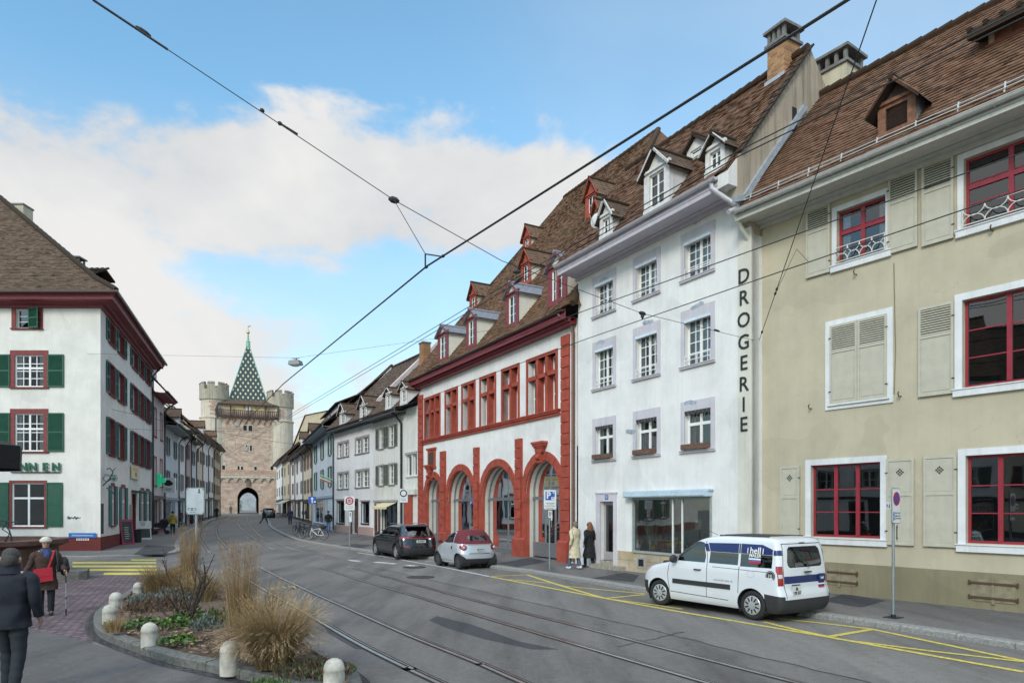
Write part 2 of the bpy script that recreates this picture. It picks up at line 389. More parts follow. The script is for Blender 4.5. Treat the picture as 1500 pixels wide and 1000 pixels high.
# rails
RAILS = [[(645, 1000), (600, 979), (520, 938.7), (434.7, 889), (376, 856), (338.7, 832), (304, 804), (293, 780), (308, 764), (330, 756.5)],
         [(764, 998), (700, 970), (600, 930), (520, 894.7), (453, 865), (386.7, 833), (330.7, 798.7), (317, 777), (324, 764), (340, 756.5)],
         [(1028, 997), (700, 901), (600, 870), (520, 846.7), (440, 820), (386.7, 797), (352, 772), (349, 762), (354, 756.5)],
         [(1158.7, 997), (860, 920), (700, 880), (520, 832), (466.7, 814.7), (386.7, 788), (365, 767), (362, 760), (364, 756.5)]]
M_RAIL = plain('worn_rail_steel', (.5, .48, .45), .28, .9, var=.2, scale=3)
M_GROOVE = plain('rail_groove', (.012, .012, .012), .9)
for k, rl in enumerate(RAILS):
    P = [gp(*q) for q in rl]; d = (P[0]-P[1]).normalized(); P = [P[0]+d*12]+P
    pth = spl(P, 6)
    b = MB(); ribbon(b, pth, -.11, .1, .006, 1); ribbon(b, pth, -.065, .0, .012, 0); ribbon(b, pth, .045, .065, .010, 0)
    tag(b.build('tram_rail', [M_RAIL, M_GROOVE]), kind='structure')
# painted markings
M_YEL = plain('yellow_road_paint', (.55, .45, .085), .75, var=.35, scale=14)
M_WHI = plain('white_road_paint', (.6, .6, .6), .7, var=.3, scale=12)
def line(pix, w=.12, mat_=M_YEL, dz=.007, name='road_marking'):
    P = [gp(*q) for q in pix]; b = MB()
    P = [V((p.x, p.y, 0)) for p in P]
    Q = []
    for a, c in zip(P, P[1:]):
        for t in range(6): Q.append(a.lerp(c, t/6))
    Q.append(P[-1]); ribbon(b, Q, -w/2, w/2, dz)
    return tag(b.build(name, mat_), kind='structure')
line([(719, 844.5), (880, 875), (1000, 896.5), (1080, 910), (1220, 934), (1500, 984)], .13)
line([(772, 841.5), (820, 857), (885, 876)], .13, dz=.0075)
line([(719, 844), (772, 841.5)], .12, dz=.0085)
line([(745, 848.5), (810, 854), (826, 858), (945, 869.5)], .11, dz=.0065)
line([(888, 876), (945, 870.5)], .12, dz=.0085)
line([(885, 876), (960, 886), (1000, 892)], .11, dz=.008)
line([(1118, 910.5), (1165, 922), (1215, 932.5)], .12, dz=.008)
line([(1127, 904.5), (1200, 912), (1276, 921), (1390, 945), (1500, 968)], .12)
line([(1213, 932.5), (1278, 921.5)], .13, dz=.0085)
line([(1225, 935.5), (1360, 953), (1500, 969)], .11, dz=.008)
line([(524, 809), (560, 814.5), (640, 828.5), (717, 844)], .11, M_WHI)
for a, c in (((317, 818.3), (336, 818.6)), ((370, 817.6), (401, 817.5)), ((435, 817.6), (467, 818.6)), ((499, 819.4), (527, 821.6)), ((549, 822.9), (568, 824.4)), ((570, 824.6), (579, 825.6)), ((596, 827.5), (622, 830.3))): line([a, c], .3, M_WHI)
line([(405, 829.3), (434, 828.3)], .35, plain('worn_white_paint', (.3, .3, .31), .8, var=.3, scale=14))
line([(622, 822), (650, 821.5)], .25, plain('worn_white_paint', (.3, .3, .31)))
line([(233, 833), (264, 832.3)], .5, plain('worn_white_paint', (.3, .3, .31)))
# yellow zebra crossing over the side street, and the hand-sprayed surveyor's marks
for x0, x1, y0, y1 in ((192, 229, 819, 820.8), (106, 229, 822.7, 825.2), (106, 229, 828, 830.6), (118, 230, 833, 836), (152, 231, 838.6, 841.6)):
    a, b_, c, d = gp(x0, y1), gp(x1, y1), gp(x1, y0), gp(x0, y0); sheet('road_marking', (a, b_, c, d), M_YEL, .008)
M_SPRAY = plain('faded_spray_paint', (.36, .28, .12), .8, var=.3, scale=20)
b = MB(); pts = [gp(*q) for q in ((396, 861), (404, 863.5), (410, 860.5), (403, 859.5), (413, 858.8), (421, 861.5), (424, 859), (418, 857.8), (428, 859), (432, 862.5), (430, 857.6))]
ribbon(b, [V((p.x, p.y, 0)) for p in pts], -.035, .035, .0085); tag(b.build('road_marking', M_SPRAY), kind='structure')
# asphalt patches
sheet('pavement_patch', [gp(*q, .125) for q in ((1203, 879), (1262, 889), (1298, 879), (1236, 869))], M_PATCH, .125)
sheet('pavement_patch', [gp(*q, .125) for q in ((730, 825), (757, 830), (803, 822), (775, 816))], M_PATCH, .126)
sheet('pavement_patch', [gp(*q, .125) for q in ((868, 846), (928, 852), (936, 842), (915, 838))], M_PATCH, .125)
sheet('pavement_patch', [gp(*q, .125) for q in ((497, 799), (530, 802), (548, 798), (520, 796))], M_PATCH, .125)
sheet('pavement_patch', [gp(*q, .125) for q in ((195, 812), (240, 811.5), (262, 800), (215, 798))], M_PATCH, .126)
sheet('road_patch', [gp(*q) for q in ((640, 902), (690, 914), (760, 939), (820, 951), (780, 951), (710, 936), (655, 920), (628, 908))], M_PATCH, .0045)
# brick-paved square
M_PAVER = masonry('clinker_paving', (.2, .145, .155), (.125, .095, .105), (.05, .045, .048), .24, .12, .016, mp=(0, 0, .35), bump=.9, var=.35)
pl = [gp(*q) for q in ((-90, 915), (40, 921.5), (90, 929.5), (133, 941), (150, 936), (139, 922), (141, 905), (160, 890), (178, 879), (203, 860), (226, 846), (232, 842), (118, 842.5), (60, 840), (0, 842), (-200, 846), (-260, 880))]
sheet('square_paving', pl, M_PAVER, .004)
sheet('square_asphalt', [gp(*q) for q in ((-90, 915.5), (40, 922), (90, 930), (133, 941.5), (170, 952), (248, 976), (373, 1004), (500, 1040), (-120, 1400), (-900, 1300), (-700, 1000))], M_LOWER, .0035)
M_TARM = plain('bitumen_seam', (.03, .03, .032), .55, var=.2)
def tar(pix, w=.035):
    P = spl([gp(*q) for q in pix], 8); P = [p+V((.03*math.sin(k*1.7), .05*noise.noise(V((k*.6, pix[0][0], 0))), 0)) for k, p in enumerate(P)]
    b = MB(); ribbon(b, P, -w/2, w/2, .0088); tag(b.build('tar_seam', M_TARM), kind='structure')
for q in ([(1500, 1010), (1276, 1000), (1080, 954), (936, 918), (680, 860), (560, 833)][1:], [(905, 947), (960, 935), (1000, 925)]): tar(q, .03)
sheet('road_patch', [gp(*q) for q in ((470, 905), (505, 925), (545, 952), (520, 950), (480, 927))], M_PATCH, .0046)
def manhole(px, py, r, lab):
    p = gp(px, py); b = MB(); b.lathe([(0., .0), (r, .0), (r, .012), (r*.93, .012), (r*.92, .009), (r*.3, .009), (r*.28, .012), (0.001, .012)], 28, caps=False)
    for k in range(7):
        for j in range(7):
            x, y = (k-3)*r*.26, (j-3)*r*.26
            if math.hypot(x, y) < r*.85: b.box(x-r*.08, x+r*.08, y-r*.08, y+r*.08, .009, .0125)
    o = b.build('manhole_cover', plain('cast_iron', (.045, .043, .042), .7, .3), loc=(p.x, p.y, p.z+.004)); tag(o, lab, 'manhole cover', 'manhole covers in the road')
manhole(607, 830.5, .48, 'round iron manhole cover in the road, the one nearer the silver cabriolet')
manhole(616, 845, .5, 'round iron manhole cover in the road, the one nearer the tram rails')

# planting island
BED = [gp(*q) for q in ((158, 890), (140, 904), (138, 923), (152, 937), (200, 956), (248, 972), (307, 985), (373, 1000), (450, 1019), (520, 1040), (528, 1004), (500, 978), (475, 962), (440, 935), (400, 905), (350, 872), (312, 848), (292, 832), (272, 829), (250, 836), (228, 848), (203, 860), (176, 880))]
bedpath = spl(BED+[BED[0]], 5)
tag(kerb(bedpath, .2, .15, M_GRANITED, .9, -1), kind='structure')
gut = MB(); ribbon(gut, bedpath[:60], -.0, .15, .009); tag(gut.build('gutter_setts', masonry('gutter_setts_stone', (.1, .095, .095), (.065, .062, .064), (.035, .034, .034), .14, .12, .014)), kind='structure')
M_SOIL = plain('mulched_soil', (.1, .066, .043), .95, var=.5, scale=14, bump=1., bscale=26)
cx_ = sum(p.x for p in bedpath)/len(bedpath); cy_ = sum(p.y for p in bedpath)/len(bedpath)
inner = ribbon_pts(bedpath, -.19, -.19)[0]
b = MB(); rows = []
for t in [0, .12, .25, .4, .55, .7, .85, .97]:
    rw = []
    for p in inner[:-1]:
        q = p.lerp(V((cx_, cy_, 0)), t); z = .1+.14*min(1, t*1.8)+.05*noise.noise(V((q.x*1.7, q.y*1.7, 0)))*(t > 0)
        rw.append((q.x, q.y, z))
    rows.append(rw)
b.grid(rows, 0, True); tag(b.build('planting_soil', M_SOIL, smooth=True), kind='structure')
def soil_z(x, y): return .2+.05*noise.noise(V((x*1.7, y*1.7, 0)))
def in_bed(x, y):
    c = False; n = len(inner)-1
    for i in range(n):
        a, d = inner[i], inner[(i+1) % n]
        if (a.y > y) != (d.y > y) and x < (d.x-a.x)*(y-a.y)/(d.y-a.y)+a.x: c = not c
    return c
# ---------------------------------------------------------------- house building kit
class House:
    """local frame: x along the facade (left to right seen from the street), y into the house, z up"""
    def __init__(s, name, p0, p1, label, cat='house', group=None, base=None, depth=9.):
        s.p0 = V((p0[0], p0[1], 0)); s.p1 = V((p1[0], p1[1], 0)); d = s.p1-s.p0; s.L = d.length; s.d = d/s.L; s.n = V((-s.d.y, s.d.x, 0))
        s.base = g(min(p0[1], p1[1])) if base is None else base
        s.rz = math.atan2(s.d.y, s.d.x); s.depth = depth
        s.root = empty(name, (p0[0], p0[1], s.base), s.rz, label, cat, group)
        s.sh = {}
    def px(s, x, y, out=0.):
        rx = (x-CX)/F; t = (s.p0.dot(s.n)-out)/(rx*s.n.x+s.n.y)
        P = V((rx*t, t, 0)); return (P-s.p0).dot(s.d), EYE+(HY-y)/F*t-s.base
    def u(s, x, out=0.): return s.px(x, HY, out)[0]
    def R(s, xl, xr, yt, yb, at='l', out=0.):
        ul = s.u(xl, out); ur = s.u(xr, out); x = xl if at == 'l' else xr
        return (ul, ur, s.px(x, yb, out)[1], s.px(x, yt, out)[1])
    def roofpx(s, x, y, ze, po, t):
        """pixel -> point (u, yin, z) on the front roof slope z = ze + (yin+po)*t"""
        rx = (x-CX)/F
        lo, hi = -po, 40.
        for _ in range(60):
            m = (lo+hi)/2; u, z = s.px(x, y, -m)
            if z > ze+(m+po)*t: hi = hi; lo = lo; 
            f = z-(ze+(m+po)*t)
            if f > 0: lo = m
            else: hi = m
        return u, m, z
    # -- walls
    def wall(s, mat_, z1, opens=(), z0=-.3, gable=None, u0=0., u1=None, plinth=None, back=.55, name='wall', reveal=.2, rmat=None, side=True, room=None):
        """front wall with real openings and reveals, side and back walls; opens: (u0,u1,z0,z1)"""
        u1 = s.L if u1 is None else u1; b = MB()
        us = sorted(set([u0, u1]+[o[0] for o in opens]+[o[1] for o in opens])); zs = sorted(set([z0, z1]+[o[2] for o in opens]+[o[3] for o in opens]))
        us = [x for x in us if u0-1e-6 <= x <= u1+1e-6]; zs = [x for x in zs if z0-1e-6 <= x <= z1+1e-6]
        for a, c in zip(us, us[1:]):
            for d, e in zip(zs, zs[1:]):
                mu, mz = (a+c)/2, (d+e)/2
                if any(o[0] < mu < o[1] and o[2] < mz < o[3] for o in opens): continue
                b.quad((a, 0, d), (c, 0, d), (c, 0, e), (a, 0, e))
        for o in opens:
            a, c, d, e = o[:4]; r = reveal; k = o[4] if len(o) > 4 else back
            b.quad((a, 0, d), (a, 0, e), (a, r, e), (a, r, d), 1); b.quad((c, 0, e), (c, 0, d), (c, r, d), (c, r, e), 1)
            b.quad((a, 0, e), (c, 0, e), (c, r, e), (a, r, e), 1); b.quad((c, 0, d), (a, 0, d), (a, r, d), (c, r, d), 1)
            x = .25 # dark room behind
            b.quad((a-x, k, d-x), (c+x, k, d-x), (c+x, k, e+x), (a-x, k, e+x), 2)
            for p, q in (((a, d), (a-x, d-x)), ((c, d), (c+x, d-x))): b.quad((p[0], r, d), (p[0], r, e), (q[0], k, e+x), (q[0], k, d-x), 2)
            b.quad((a, r, e), (c, r, e), (c+x, k, e+x), (a-x, k, e+x), 2); b.quad((a, r, d), (c, r, d), (c+x, k, d-x), (a-x, k, d-x), 2)
        if side:
            D = s.depth; b.quad((u0, 0, z1), (u1, 0, z1), (u1, D, z1), (u0, D, z1), 2)
            b.quad((u0, D, z0), (u0, 0, z0), (u0, 0, z1), (u0, D, z1)); b.quad((u1, 0, z0), (u1, D, z0), (u1, D, z1), (u1, 0, z1)); b.quad((u1, D, z0), (u0, D, z0), (u0, D, z1), (u1, D, z1))
            if gable:   # (ridge y, ridge z)
                for x in (u0, u1): b.poly([(x, 0, z1), (x, D, z1), (x, gable[0], gable[1])], 3 if len(gable) > 2 else 0)
        mats = [mat_, rmat or mat_, room or DARK]+([gable[2]] if gable and len(gable) > 2 else [])
        return b.build(name, mats, s.root)
    # -- roofs
    def roof(s, mat_, ze, po, t, yr, u0=0., u1=None, row=.16, tw=.17, rough=.012, flare=0., backslope=True, ridge=True, parent=None, hip1=None, hip0=None, D=None, name='roof', under=None, wav=.05, ridgemat=None):
        """tiled front slope laid as overlapping courses, ridge tiles and plain back slope; returns ridge z. hip0/hip1: ridge set back from that end"""
        u1 = s.L if u1 is None else u1; b = MB(); n = max(2, int(math.hypot(yr+po, (yr+po)*t)/row)); zr = ze+(yr+po)*t
        def pz(k):
            f = k/n; yy = -po+(yr+po)*f; zz = ze+(yr+po)*t*f
            if flare: zz += flare*max(0, 1-f*5)**2*.6
            return yy, zz
        rnd = random.Random(int(abs(u0*10+ze*77)))
        sl = math.hypot(1, t); nx, nz = -t/sl, 1/sl
        for k in range(n):
            y0, z0 = pz(k); y1, z1 = pz(k+1); f0, f1 = k/n, (k+1)/n
            a0 = u0+(hip0 or 0)*f0; a1 = u0+(hip0 or 0)*f1; c0 = u1-(hip1 or 0)*f0; c1 = u1-(hip1 or 0)*f1
            m = max(1, int((c0-a0)/tw))
            lift = .028; prev = None
            top = []; bot = []; low = []
            for j in range(m+1):
                q = j/m; e = rnd.uniform(-rough, rough); sag = wav*noise.noise(V((a0+q*(c0-a0), f0*6, ze))*.35)
                ub = a0+(c0-a0)*q; ut = a1+(c1-a1)*q
                bot.append((ub, y0+nx*(lift+e+sag), z0+nz*(lift+e+sag))); low.append((ub, y0+nx*(sag-.01), z0+nz*(sag-.01)))
                sag2 = wav*noise.noise(V((a1+q*(c1-a1), f1*6, ze))*.35)
                top.append((ut, y1+nx*(.004+sag2), z1+nz*(.004+sag2)))
            for j in range(m):
                v0, v1 = k*row, (k+1)*row
                b.quad(bot[j], bot[j+1], top[j+1], top[j], 0, [(bot[j][0], v0+.004), (bot[j+1][0], v0+.004), (top[j+1][0], v1-.004), (top[j][0], v1-.004)])
                b.quad(low[j], low[j+1], bot[j+1], bot[j], 0, [(low[j][0], v0+.003), (low[j+1][0], v0+.003), (bot[j+1][0], v0+.03), (bot[j][0], v0+.03)])
        D = s.depth if D is None else D
        if backslope:
            zb = zr-(D-yr+.3)*t if D > yr else zr
            q = [(u1, D+.3, max(zb, ze-3)), (u0, D+.3, max(zb, ze-3)), (u0+(hip0 or 0), yr, zr), (u1-(hip1 or 0), yr, zr)]
            b.quad(*q, 0, [(0, 0), (8, 0), (8, 8), (0, 8)])
            if hip0: b.poly([(u0, D+.3, max(zb, ze-3)), (u0, -po, ze), (u0+hip0, yr, zr)], 0, [(0, 0), (8, 0), (4, 8)])
            if hip1: b.poly([(u1, -po, ze), (u1, D+.3, max(zb, ze-3)), (u1-hip1, yr, zr)], 0, [(0, 0), (8, 0), (4, 8)])
        else: # underside closing
            b.quad((u0, -po, ze-.06), (u1, -po, ze-.06), (u1, yr, zr-.06), (u0, yr, zr-.06), 0, [(0, 0)]*4)
        # verge edges
        if not hip0: b.quad((u0, -po, ze-.09), (u0, -po, ze+.04), (u0, yr, zr+.04), (u0, yr, zr-.09), 0, [(0, 0), (0, .1), (5, .1), (5, 0)])
        if not hip1: b.quad((u1, -po, ze+.04), (u1, -po, ze-.09), (u1, yr, zr-.09), (u1, yr, zr+.04), 0, [(0, 0), (0, .1), (5, .1), (5, 0)])
        o = b.build(name, mat_, parent or s.root)
        if ridge:
            r = MB(); x = u0+(hip0 or 0); e = u1-(hip1 or 0); k = 0
            while x < e-.1:
                x2 = min(e, x+.42); r.tube([(x, yr, zr+.005), (x2, yr, zr+.03)], [.13, .145], 10); x = x2-.03
                if x2 >= e: break
            r.build('ridge_tiles', ridgemat or mat_, o)
            for h, uu, ud in ((hip0, u0, 1), (hip1, u1, -1)):
                if h:
                    r = MB(); r.tube([(uu, -po, ze+.03), (uu+ud*h, yr, zr+.03)], .13, 10); r.build('hip_tiles', ridgemat or mat_, o)
        s.roofo = o; return zr
    def eaves(s, mat_, z, po, h=.28, u0=0., u1=None, gut=ZINC, soff=None, boards=3, name='eaves', gy=.0, gr=.075):
        """boarded soffit, fascia and half-round gutter"""
        u1 = s.L if u1 is None else u1; b = MB(); st = po/boards
        for k in range(boards):
            d = .03*(k % 2); b.box(u0, u1, -po+st*k+.004, -po+st*(k+1)-.004, z+d, z+d+.03)
        b.box(u0, u1, -po-.03, -po+.0, z-.03, z+h+.09); b.box(u0, u1, -po-.05, -po-.03, z+h*.35, z+h*.6)
        b.box(u0, u1, -.1, -.003, z-.12, z-.001)
        o = b.build(name, mat_, s.root)
        gb = MB(); rows = []
        for x in (u0, u1): rows.append([(x, -po-.06-gr+gr*1.0*math.cos(a), z+h+gy+gr*.2+gr*math.sin(a)) for a in [PI+PI*j/8 for j in range(9)]])
        gb.grid(rows); 
        gb.tube([(u0, -po-.06-2*gr, z+h+gy+gr*.2), (u1, -po-.06-2*gr, z+h+gy+gr*.2)], .012, 6)
        x = u0+.3
        while x < u1:
            gb.box(x-.015, x+.015, -po-.06-2*gr-.008, -po-.04, z+h+gy-gr*.86, z+h+gy-gr*.8); x += .9
        for x in (u0, u1): gb.poly([(x, -po-.06-gr+gr*math.cos(a), z+h+gy+gr*.2+gr*math.sin(a)) for a in [PI+PI*j/8 for j in range(9)]])
        gb.build('gutter', gut, s.root); return o
    def pipe(s, mat_, path, r=.05, name='downpipe'):
        b = MB(); b.tube(path, r, 10)
        z = path[-1][2]+1
        while z < path[-2][2]-.3:
            b.lathe([(r+.012, -.02), (r+.012, .02)], 10, (path[-1][0], path[-1][1], z)); z += 2.
        return b.build(name, mat_, s.root, smooth=False)
    # -- windows, doors, shutters
    def window(s, o, fr=W_FRAME, sash=W_FRAME, cols=2, rows=3, fw=.14, sillm=None, rec=.13, bars=.028, frame_d=.03, curtain=0, yo=0., mull=None, transom=None, glassm=None, name='window', sill=True, parent=None, sillw=.1, silld=.1, stile=.06, big=.05, top=None, guard=None):
        """surround > sash, pane, sill, net curtain"""
        a, c, d, e = o[:4]; w = MB(); yf = yo-frame_d
        tp = fw if top is None else top
        if fw > 0:
            w.box(a-fw, a, yf, yo+.012, d-.02, e+tp); w.box(c, c+fw, yf, yo+.012, d-.02, e+tp); w.box(a, c, yf, yo+.012, e, e+tp)
            if not sill: w.box(a-fw, c+fw, yf, yo+.012, d-fw, d-.02)
        else: w.box(a, c, yo+rec-.02, yo+rec-.005, e-.02, e)
        win = w.build(name, fr, parent or s.root)
        k = MB(); y0, y1 = yo+rec, yo+rec+.05; t = stile
        k.box(a, a+t, y0, y1, d, e); k.box(c-t, c, y0, y1, d, e); k.box(a+t, c-t, y0, y1, d, d+t); k.box(a+t, c-t, y0, y1, e-t, e)
        W_, H_ = c-a-2*t, e-d-2*t
        mull = mull if mull is not None else ([.5] if cols % 2 == 0 else [])
        for q in mull: x = a+t+W_*q; k.box(x-big, x+big, y0-.012, y1, d+t, e-t)
        if transom: z = d+t+H_*transom; k.box(a+t, c-t, y0-.014, y1, z-big, z+big)
        for j in range(1, cols):
            q = j/cols
            if any(abs(q-m) < .02 for m in mull): continue
            x = a+t+W_*q; k.box(x-bars/2, x+bars/2, y0+.01, y1-.01, d+t, e-t)
        for j in range(1, rows):
            z = d+t+H_*j/rows
            if transom and abs(j/rows-transom) < .06: continue
            k.box(a+t, c-t, y0+.012, y1-.012, z-bars/2, z+bars/2)
        k.build('sash', sash, win)
        p = MB(); ya = (y0+y1)/2
        p.quad((a+t*.5, ya, d+t*.5), (c-t*.5, ya, d+t*.5), (c-t*.5, ya, e-t*.5), (a+t*.5, ya, e-t*.5)); p.build('pane', glassm or GLASS, win)
        if sill:
            q = MB(); q.box(a-fw-.02, c+fw+.02, yf-silld*.5, yo+.02, d-sillw, d-.02); q.box(a-fw-.04, c+fw+.04, yf-silld*.75, yf-silld*.5, d-.045, d-.02); q.build('sill', sillm or fr, win)
        if curtain:
            m = MB(); n = 22; hw = (c-a)*(.5 if curtain == 1 else .2); z0 = d+(e-d)*(.0 if curtain != 3 else .5)
            for x0, x1 in ((a+.03, a+hw), (c-hw, c-.03)):
                rws = [[(x0+(x1-x0)*j/n, yo+rec+.09+.02*math.sin(j*1.9+a*7)+.01*math.sin(j*.7), z) for j in range(n+1)] for z in (z0+.02, e)]
                m.grid(rws)
            m.build('curtain', CURT, win, smooth=True)
        if guard:
            q = MB(); zz = d+.02
            for hgt in guard: q.bar((a, yf+.0, d+hgt), (c, yf+.0, d+hgt), .022, .022)
            for x in (a+.02, (a+c)/2, c-.02): q.bar((x, yf, d), (x, yf, d+guard[-1]), .016, .016)
            q.build('guard_rail', W_FRAME, win)
        return win
    def shutter_mesh(s, w, h, style, mat_, n=16):
        key = (round(w, 2), round(h, 2), style, mat_.name)
        if key in SHM: return SHM[key]
        b = MB(); t = .055; fr = .038
        b.box(0, t, -fr, 0, 0, h); b.box(w-t, w, -fr, 0, 0, h); b.box(t, w-t, -fr, 0, 0, t*1.2); b.box(t, w-t, -fr, 0, h-t*1.2, h)
        def slats(z0, z1):
            m = max(3, int((z1-z0)/.055))
            for j in range(m):
                z = z0+(z1-z0)*(j+.5)/m; b.obox((w/2, -.02, z), (w/2-t, 0, 0), (0, .018, .02), (0, -.003, .0045))
        if style == 'louvre':
            b.box(t, w-t, -fr, 0, h*.5-t*.6, h*.5+t*.6); slats(t*1.2, h*.5-t*.6); slats(h*.5+t*.6, h-t*1.2); b.box(t, w-t, -.006, 0, 0, h, 1)
        elif style == 'mixed':      # louvres above, raised panel below
            zm = h*.66; b.box(t, w-t, -fr, 0, zm-t*.6, zm+t*.6); slats(zm+t*.6, h-t*1.2); b.box(t, w-t, -.006, 0, zm, h-.04, 1); b.box(t, w-t, -.018, -.004, t, zm); b.box(t+.035, w-t-.035, -.028, -.018, t*1.2+.04, zm-t*.6-.04)
        elif style == 'diamond':    # plain panels with a cut-out diamond grille
            zm = h*.58; b.box(t, w-t, -fr, 0, zm-t*.6, zm+t*.6); b.box(t, w-t, -.02, 0, t, h-t); b.box(t+.03, w-t-.03, -.027, -.02, t*1.2+.03, zm-t*.6-.03); b.box(t+.03, w-t-.03, -.027, -.02, zm+t*.6+.03, h-t*1.2-.03)
            q = .036; cz = zm+(h-zm)*.62
            for i in (-1, 0, 1):
                for j in (-1, 0, 1): b.obox((w/2+(i-j)*q, -.0285, cz+(i+j)*q), (q*.36, 0, q*.36), (0, .002, 0), (-q*.36, 0, q*.36), 1)
        else:                       # boarded panel
            zm = h*.5; b.box(t, w-t, -.018, 0, t, h-t); b.box(t, w-t, -fr, 0, zm-t*.6, zm+t*.6); b.box(t+.03, w-t-.03, -.027, -.018, t*1.2+.03, zm-t*.6-.03); b.box(t+.03, w-t-.03, -.027, -.018, zm+t*.6+.03, h-t*1.2-.03)
        for z in (h*.16, h*.84): b.box(-.03, t*.7, -fr-.006, -fr, z-.014, z+.014, 2)
        o = b.build('shutter', [mat_, DARK, DSTEEL], None); SHM[key] = o.data; COL.objects.unlink(o); bpy.data.objects.remove(o)
        return SHM[key]
    def shutter(s, u, w, z0, z1, style, mat_, flip=False, y=-.035, ang=0.):
        me = s.shutter_mesh(w, z1-z0, style, mat_)
        o = bpy.data.objects.new('shutter', me); COL.objects.link(o); o.parent = s.root
        if flip: o.location = (u+w, y, z0); o.scale = (-1, 1, 1); o.rotation_euler = (0, 0, ang)
        else: o.location = (u, y, z0); o.rotation_euler = (0, 0, -ang)
        return o
    def shutters(s, o, style, mat_, fw=.12, w=None, **k):
        a, c, d, e = o[:4]; w = w or (c-a)/2*.98
        s.shutter(a-fw-w+.02, w, d-.02, e+.03, style, mat_, flip=True, **k); s.shutter(c+fw-.02, w, d-.02, e+.03, style, mat_, **k)
    def dormer(s, u, w, yd, zb, zt, zr, t, wallm, cheekm, roofm, sash=W_FRAME, ow=.16, of=.2, rt=None, cols=2, rows=3, win=None, trim=None, roofth=.06, name='dormer', round_win=False, double=False, louvre=None, ped=0.):
        """gabled dormer; front at depth yd, base zb, wall top zt, ridge zr, main roof slope t"""
        u0, u1 = u-w/2, u+w/2; d = MB(); yb = yd+(zt-zb)/t+.15; zd = .4 if yd > .5 else .04
        win = win or (u0+w*.2, u1-w*.2, zb+.12, zt-.1); a, c, e, f = win
        # front with opening
        for q in ((u0, a, zb-zd, zt), (c, u1, zb-zd, zt), (a, c, zb-zd, e), (a, c, f, zt)):
            d.quad((q[0], yd, q[2]), (q[1], yd, q[2]), (q[1], yd, q[3]), (q[0], yd, q[3]))
        if not round_win: d.poly([(u0, yd, zt), (u1, yd, zt), (u, yd, zr-.02)])
        else: d.poly([(u0, yd, zt), (u1, yd, zt), (u, yd, zr-.02)])
        for x in (a, c): d.quad((x, yd, e), (x, yd, f), (x, yd+.12, f), (x, yd+.12, e))
        d.quad((a, yd, f), (c, yd, f), (c, yd+.12, f), (a, yd+.12, f)); d.quad((a, yd, e), (c, yd, e), (c, yd+.12, e), (a, yd+.12, e))
        d.quad((a-.1, yd+.3, e-.1), (c+.1, yd+.3, e-.1), (c+.1, yd+.3, f+.1), (a-.1, yd+.3, f+.1), 2)
        for x in (u0, u1): d.poly([(x, yd+.003, zb-zd), (x, yd+.003, zt), (x, yb, zt)], 1)
        o = d.build(name, [wallm, cheekm, DARK], s.root)
        if trim:
            m = MB(); x = .035
            m.box(u0-.02, a-.0, yd-x, yd-.003, zb-.02, zt); m.box(c, u1+.02, yd-x, yd-.003, zb-.02, zt); m.box(a, c, yd-x, yd-.003, f, zt); m.box(u0-.04, u1+.04, yd-x-.02, yd-.003, zb-.08, e-.0)
            m.box(u0-.08, u1+.08, yd-x-.06, yd-.003, zt-.01, zt+.07)
            for xa, sg in ((u0-ow, 1), (u1+ow, -1)):
                m.bar((xa, yd-of+.02, zt-ow*(zr-zt)/(w/2)+.02), (u, yd-of+.02, zr+.0), .04, .08)
            m.build('trim', trim, o)
        if louvre:
            m = MB(); n = 9
            for j in range(n):
                z = e+(f-e)*(j+.5)/n; m.obox(((a+c)/2, yd+.04, z), ((c-a)/2, 0, 0), (0, .025, -.022), (0, .003, .004))
            m.build('louvre', louvre, o)
        else:
            k = MB(); y0, y1 = yd+.05, yd+.09; tt = .045
            k.box(a, a+tt, y0, y1, e, f); k.box(c-tt, c, y0, y1, e, f); k.box(a, c, y0, y1, e, e+tt); k.box(a, c, y0, y1, f-tt, f)
            for j in range(1, cols): x = a+(c-a)*j/cols; wd = .03 if (2*j == cols) else .012; k.box(x-wd, x+wd, y0-.004, y1, e, f)
            if double: x = (a+c)/2; k.box(x-.09, x+.09, y0-.06, y1, e, f, 1)
            for j in range(1, rows): z = e+(f-e)*j/rows; k.box(a, c, y0+.006, y1-.006, z-.012, z+.012)
            k.build('sash', [sash, trim or wallm], o)
            p = MB(); p.quad((a, yd+.07, e), (c, yd+.07, e), (c, yd+.07, f), (a, yd+.07, f)); p.build('pane', GLASS, o)
        # roof
        rb = MB(); sl = (zr-zt)/(w/2); ze = zt-ow*sl; yr = yd+(zr-zb)/t+.35; yo = yd+(ze-zb)/t+.5
        n = 6
        for sg in (-1, 1):
            xe = u+sg*(w/2+ow)
            for k in range(n):
                f0, f1 = k/n, (k+1)/n
                A = (xe+(u-xe)*f0, yd-of, ze+(zr-ze)*f0+.035); B = (xe+(u-xe)*f0, yo+(yr-yo)*f0, ze+(zr-ze)*f0+.035)
                C = (xe+(u-xe)*f1, yo+(yr-yo)*f1, ze+(zr-ze)*f1+.01); D_ = (xe+(u-xe)*f1, yd-of, ze+(zr-ze)*f1+.01)
                rb.quad(A, B, C, D_, 0, [(A[1], f0), (B[1], f0), (C[1], f1-.01), (D_[1], f1-.01)])
                A2 = (A[0], A[1], A[2]-.03); B2 = (B[0], B[1], B[2]-.03); rb.quad(A2, B2, B, A, 0, [(A[1], 0), (B[1], 0), (B[1], .03), (A[1], .03)])
            rb.quad((xe, yd-of, ze-roofth), (u, yd-of, zr-roofth), (u, yr, zr-roofth), (xe, yo, ze-roofth), 0, [(0, 0)]*4)
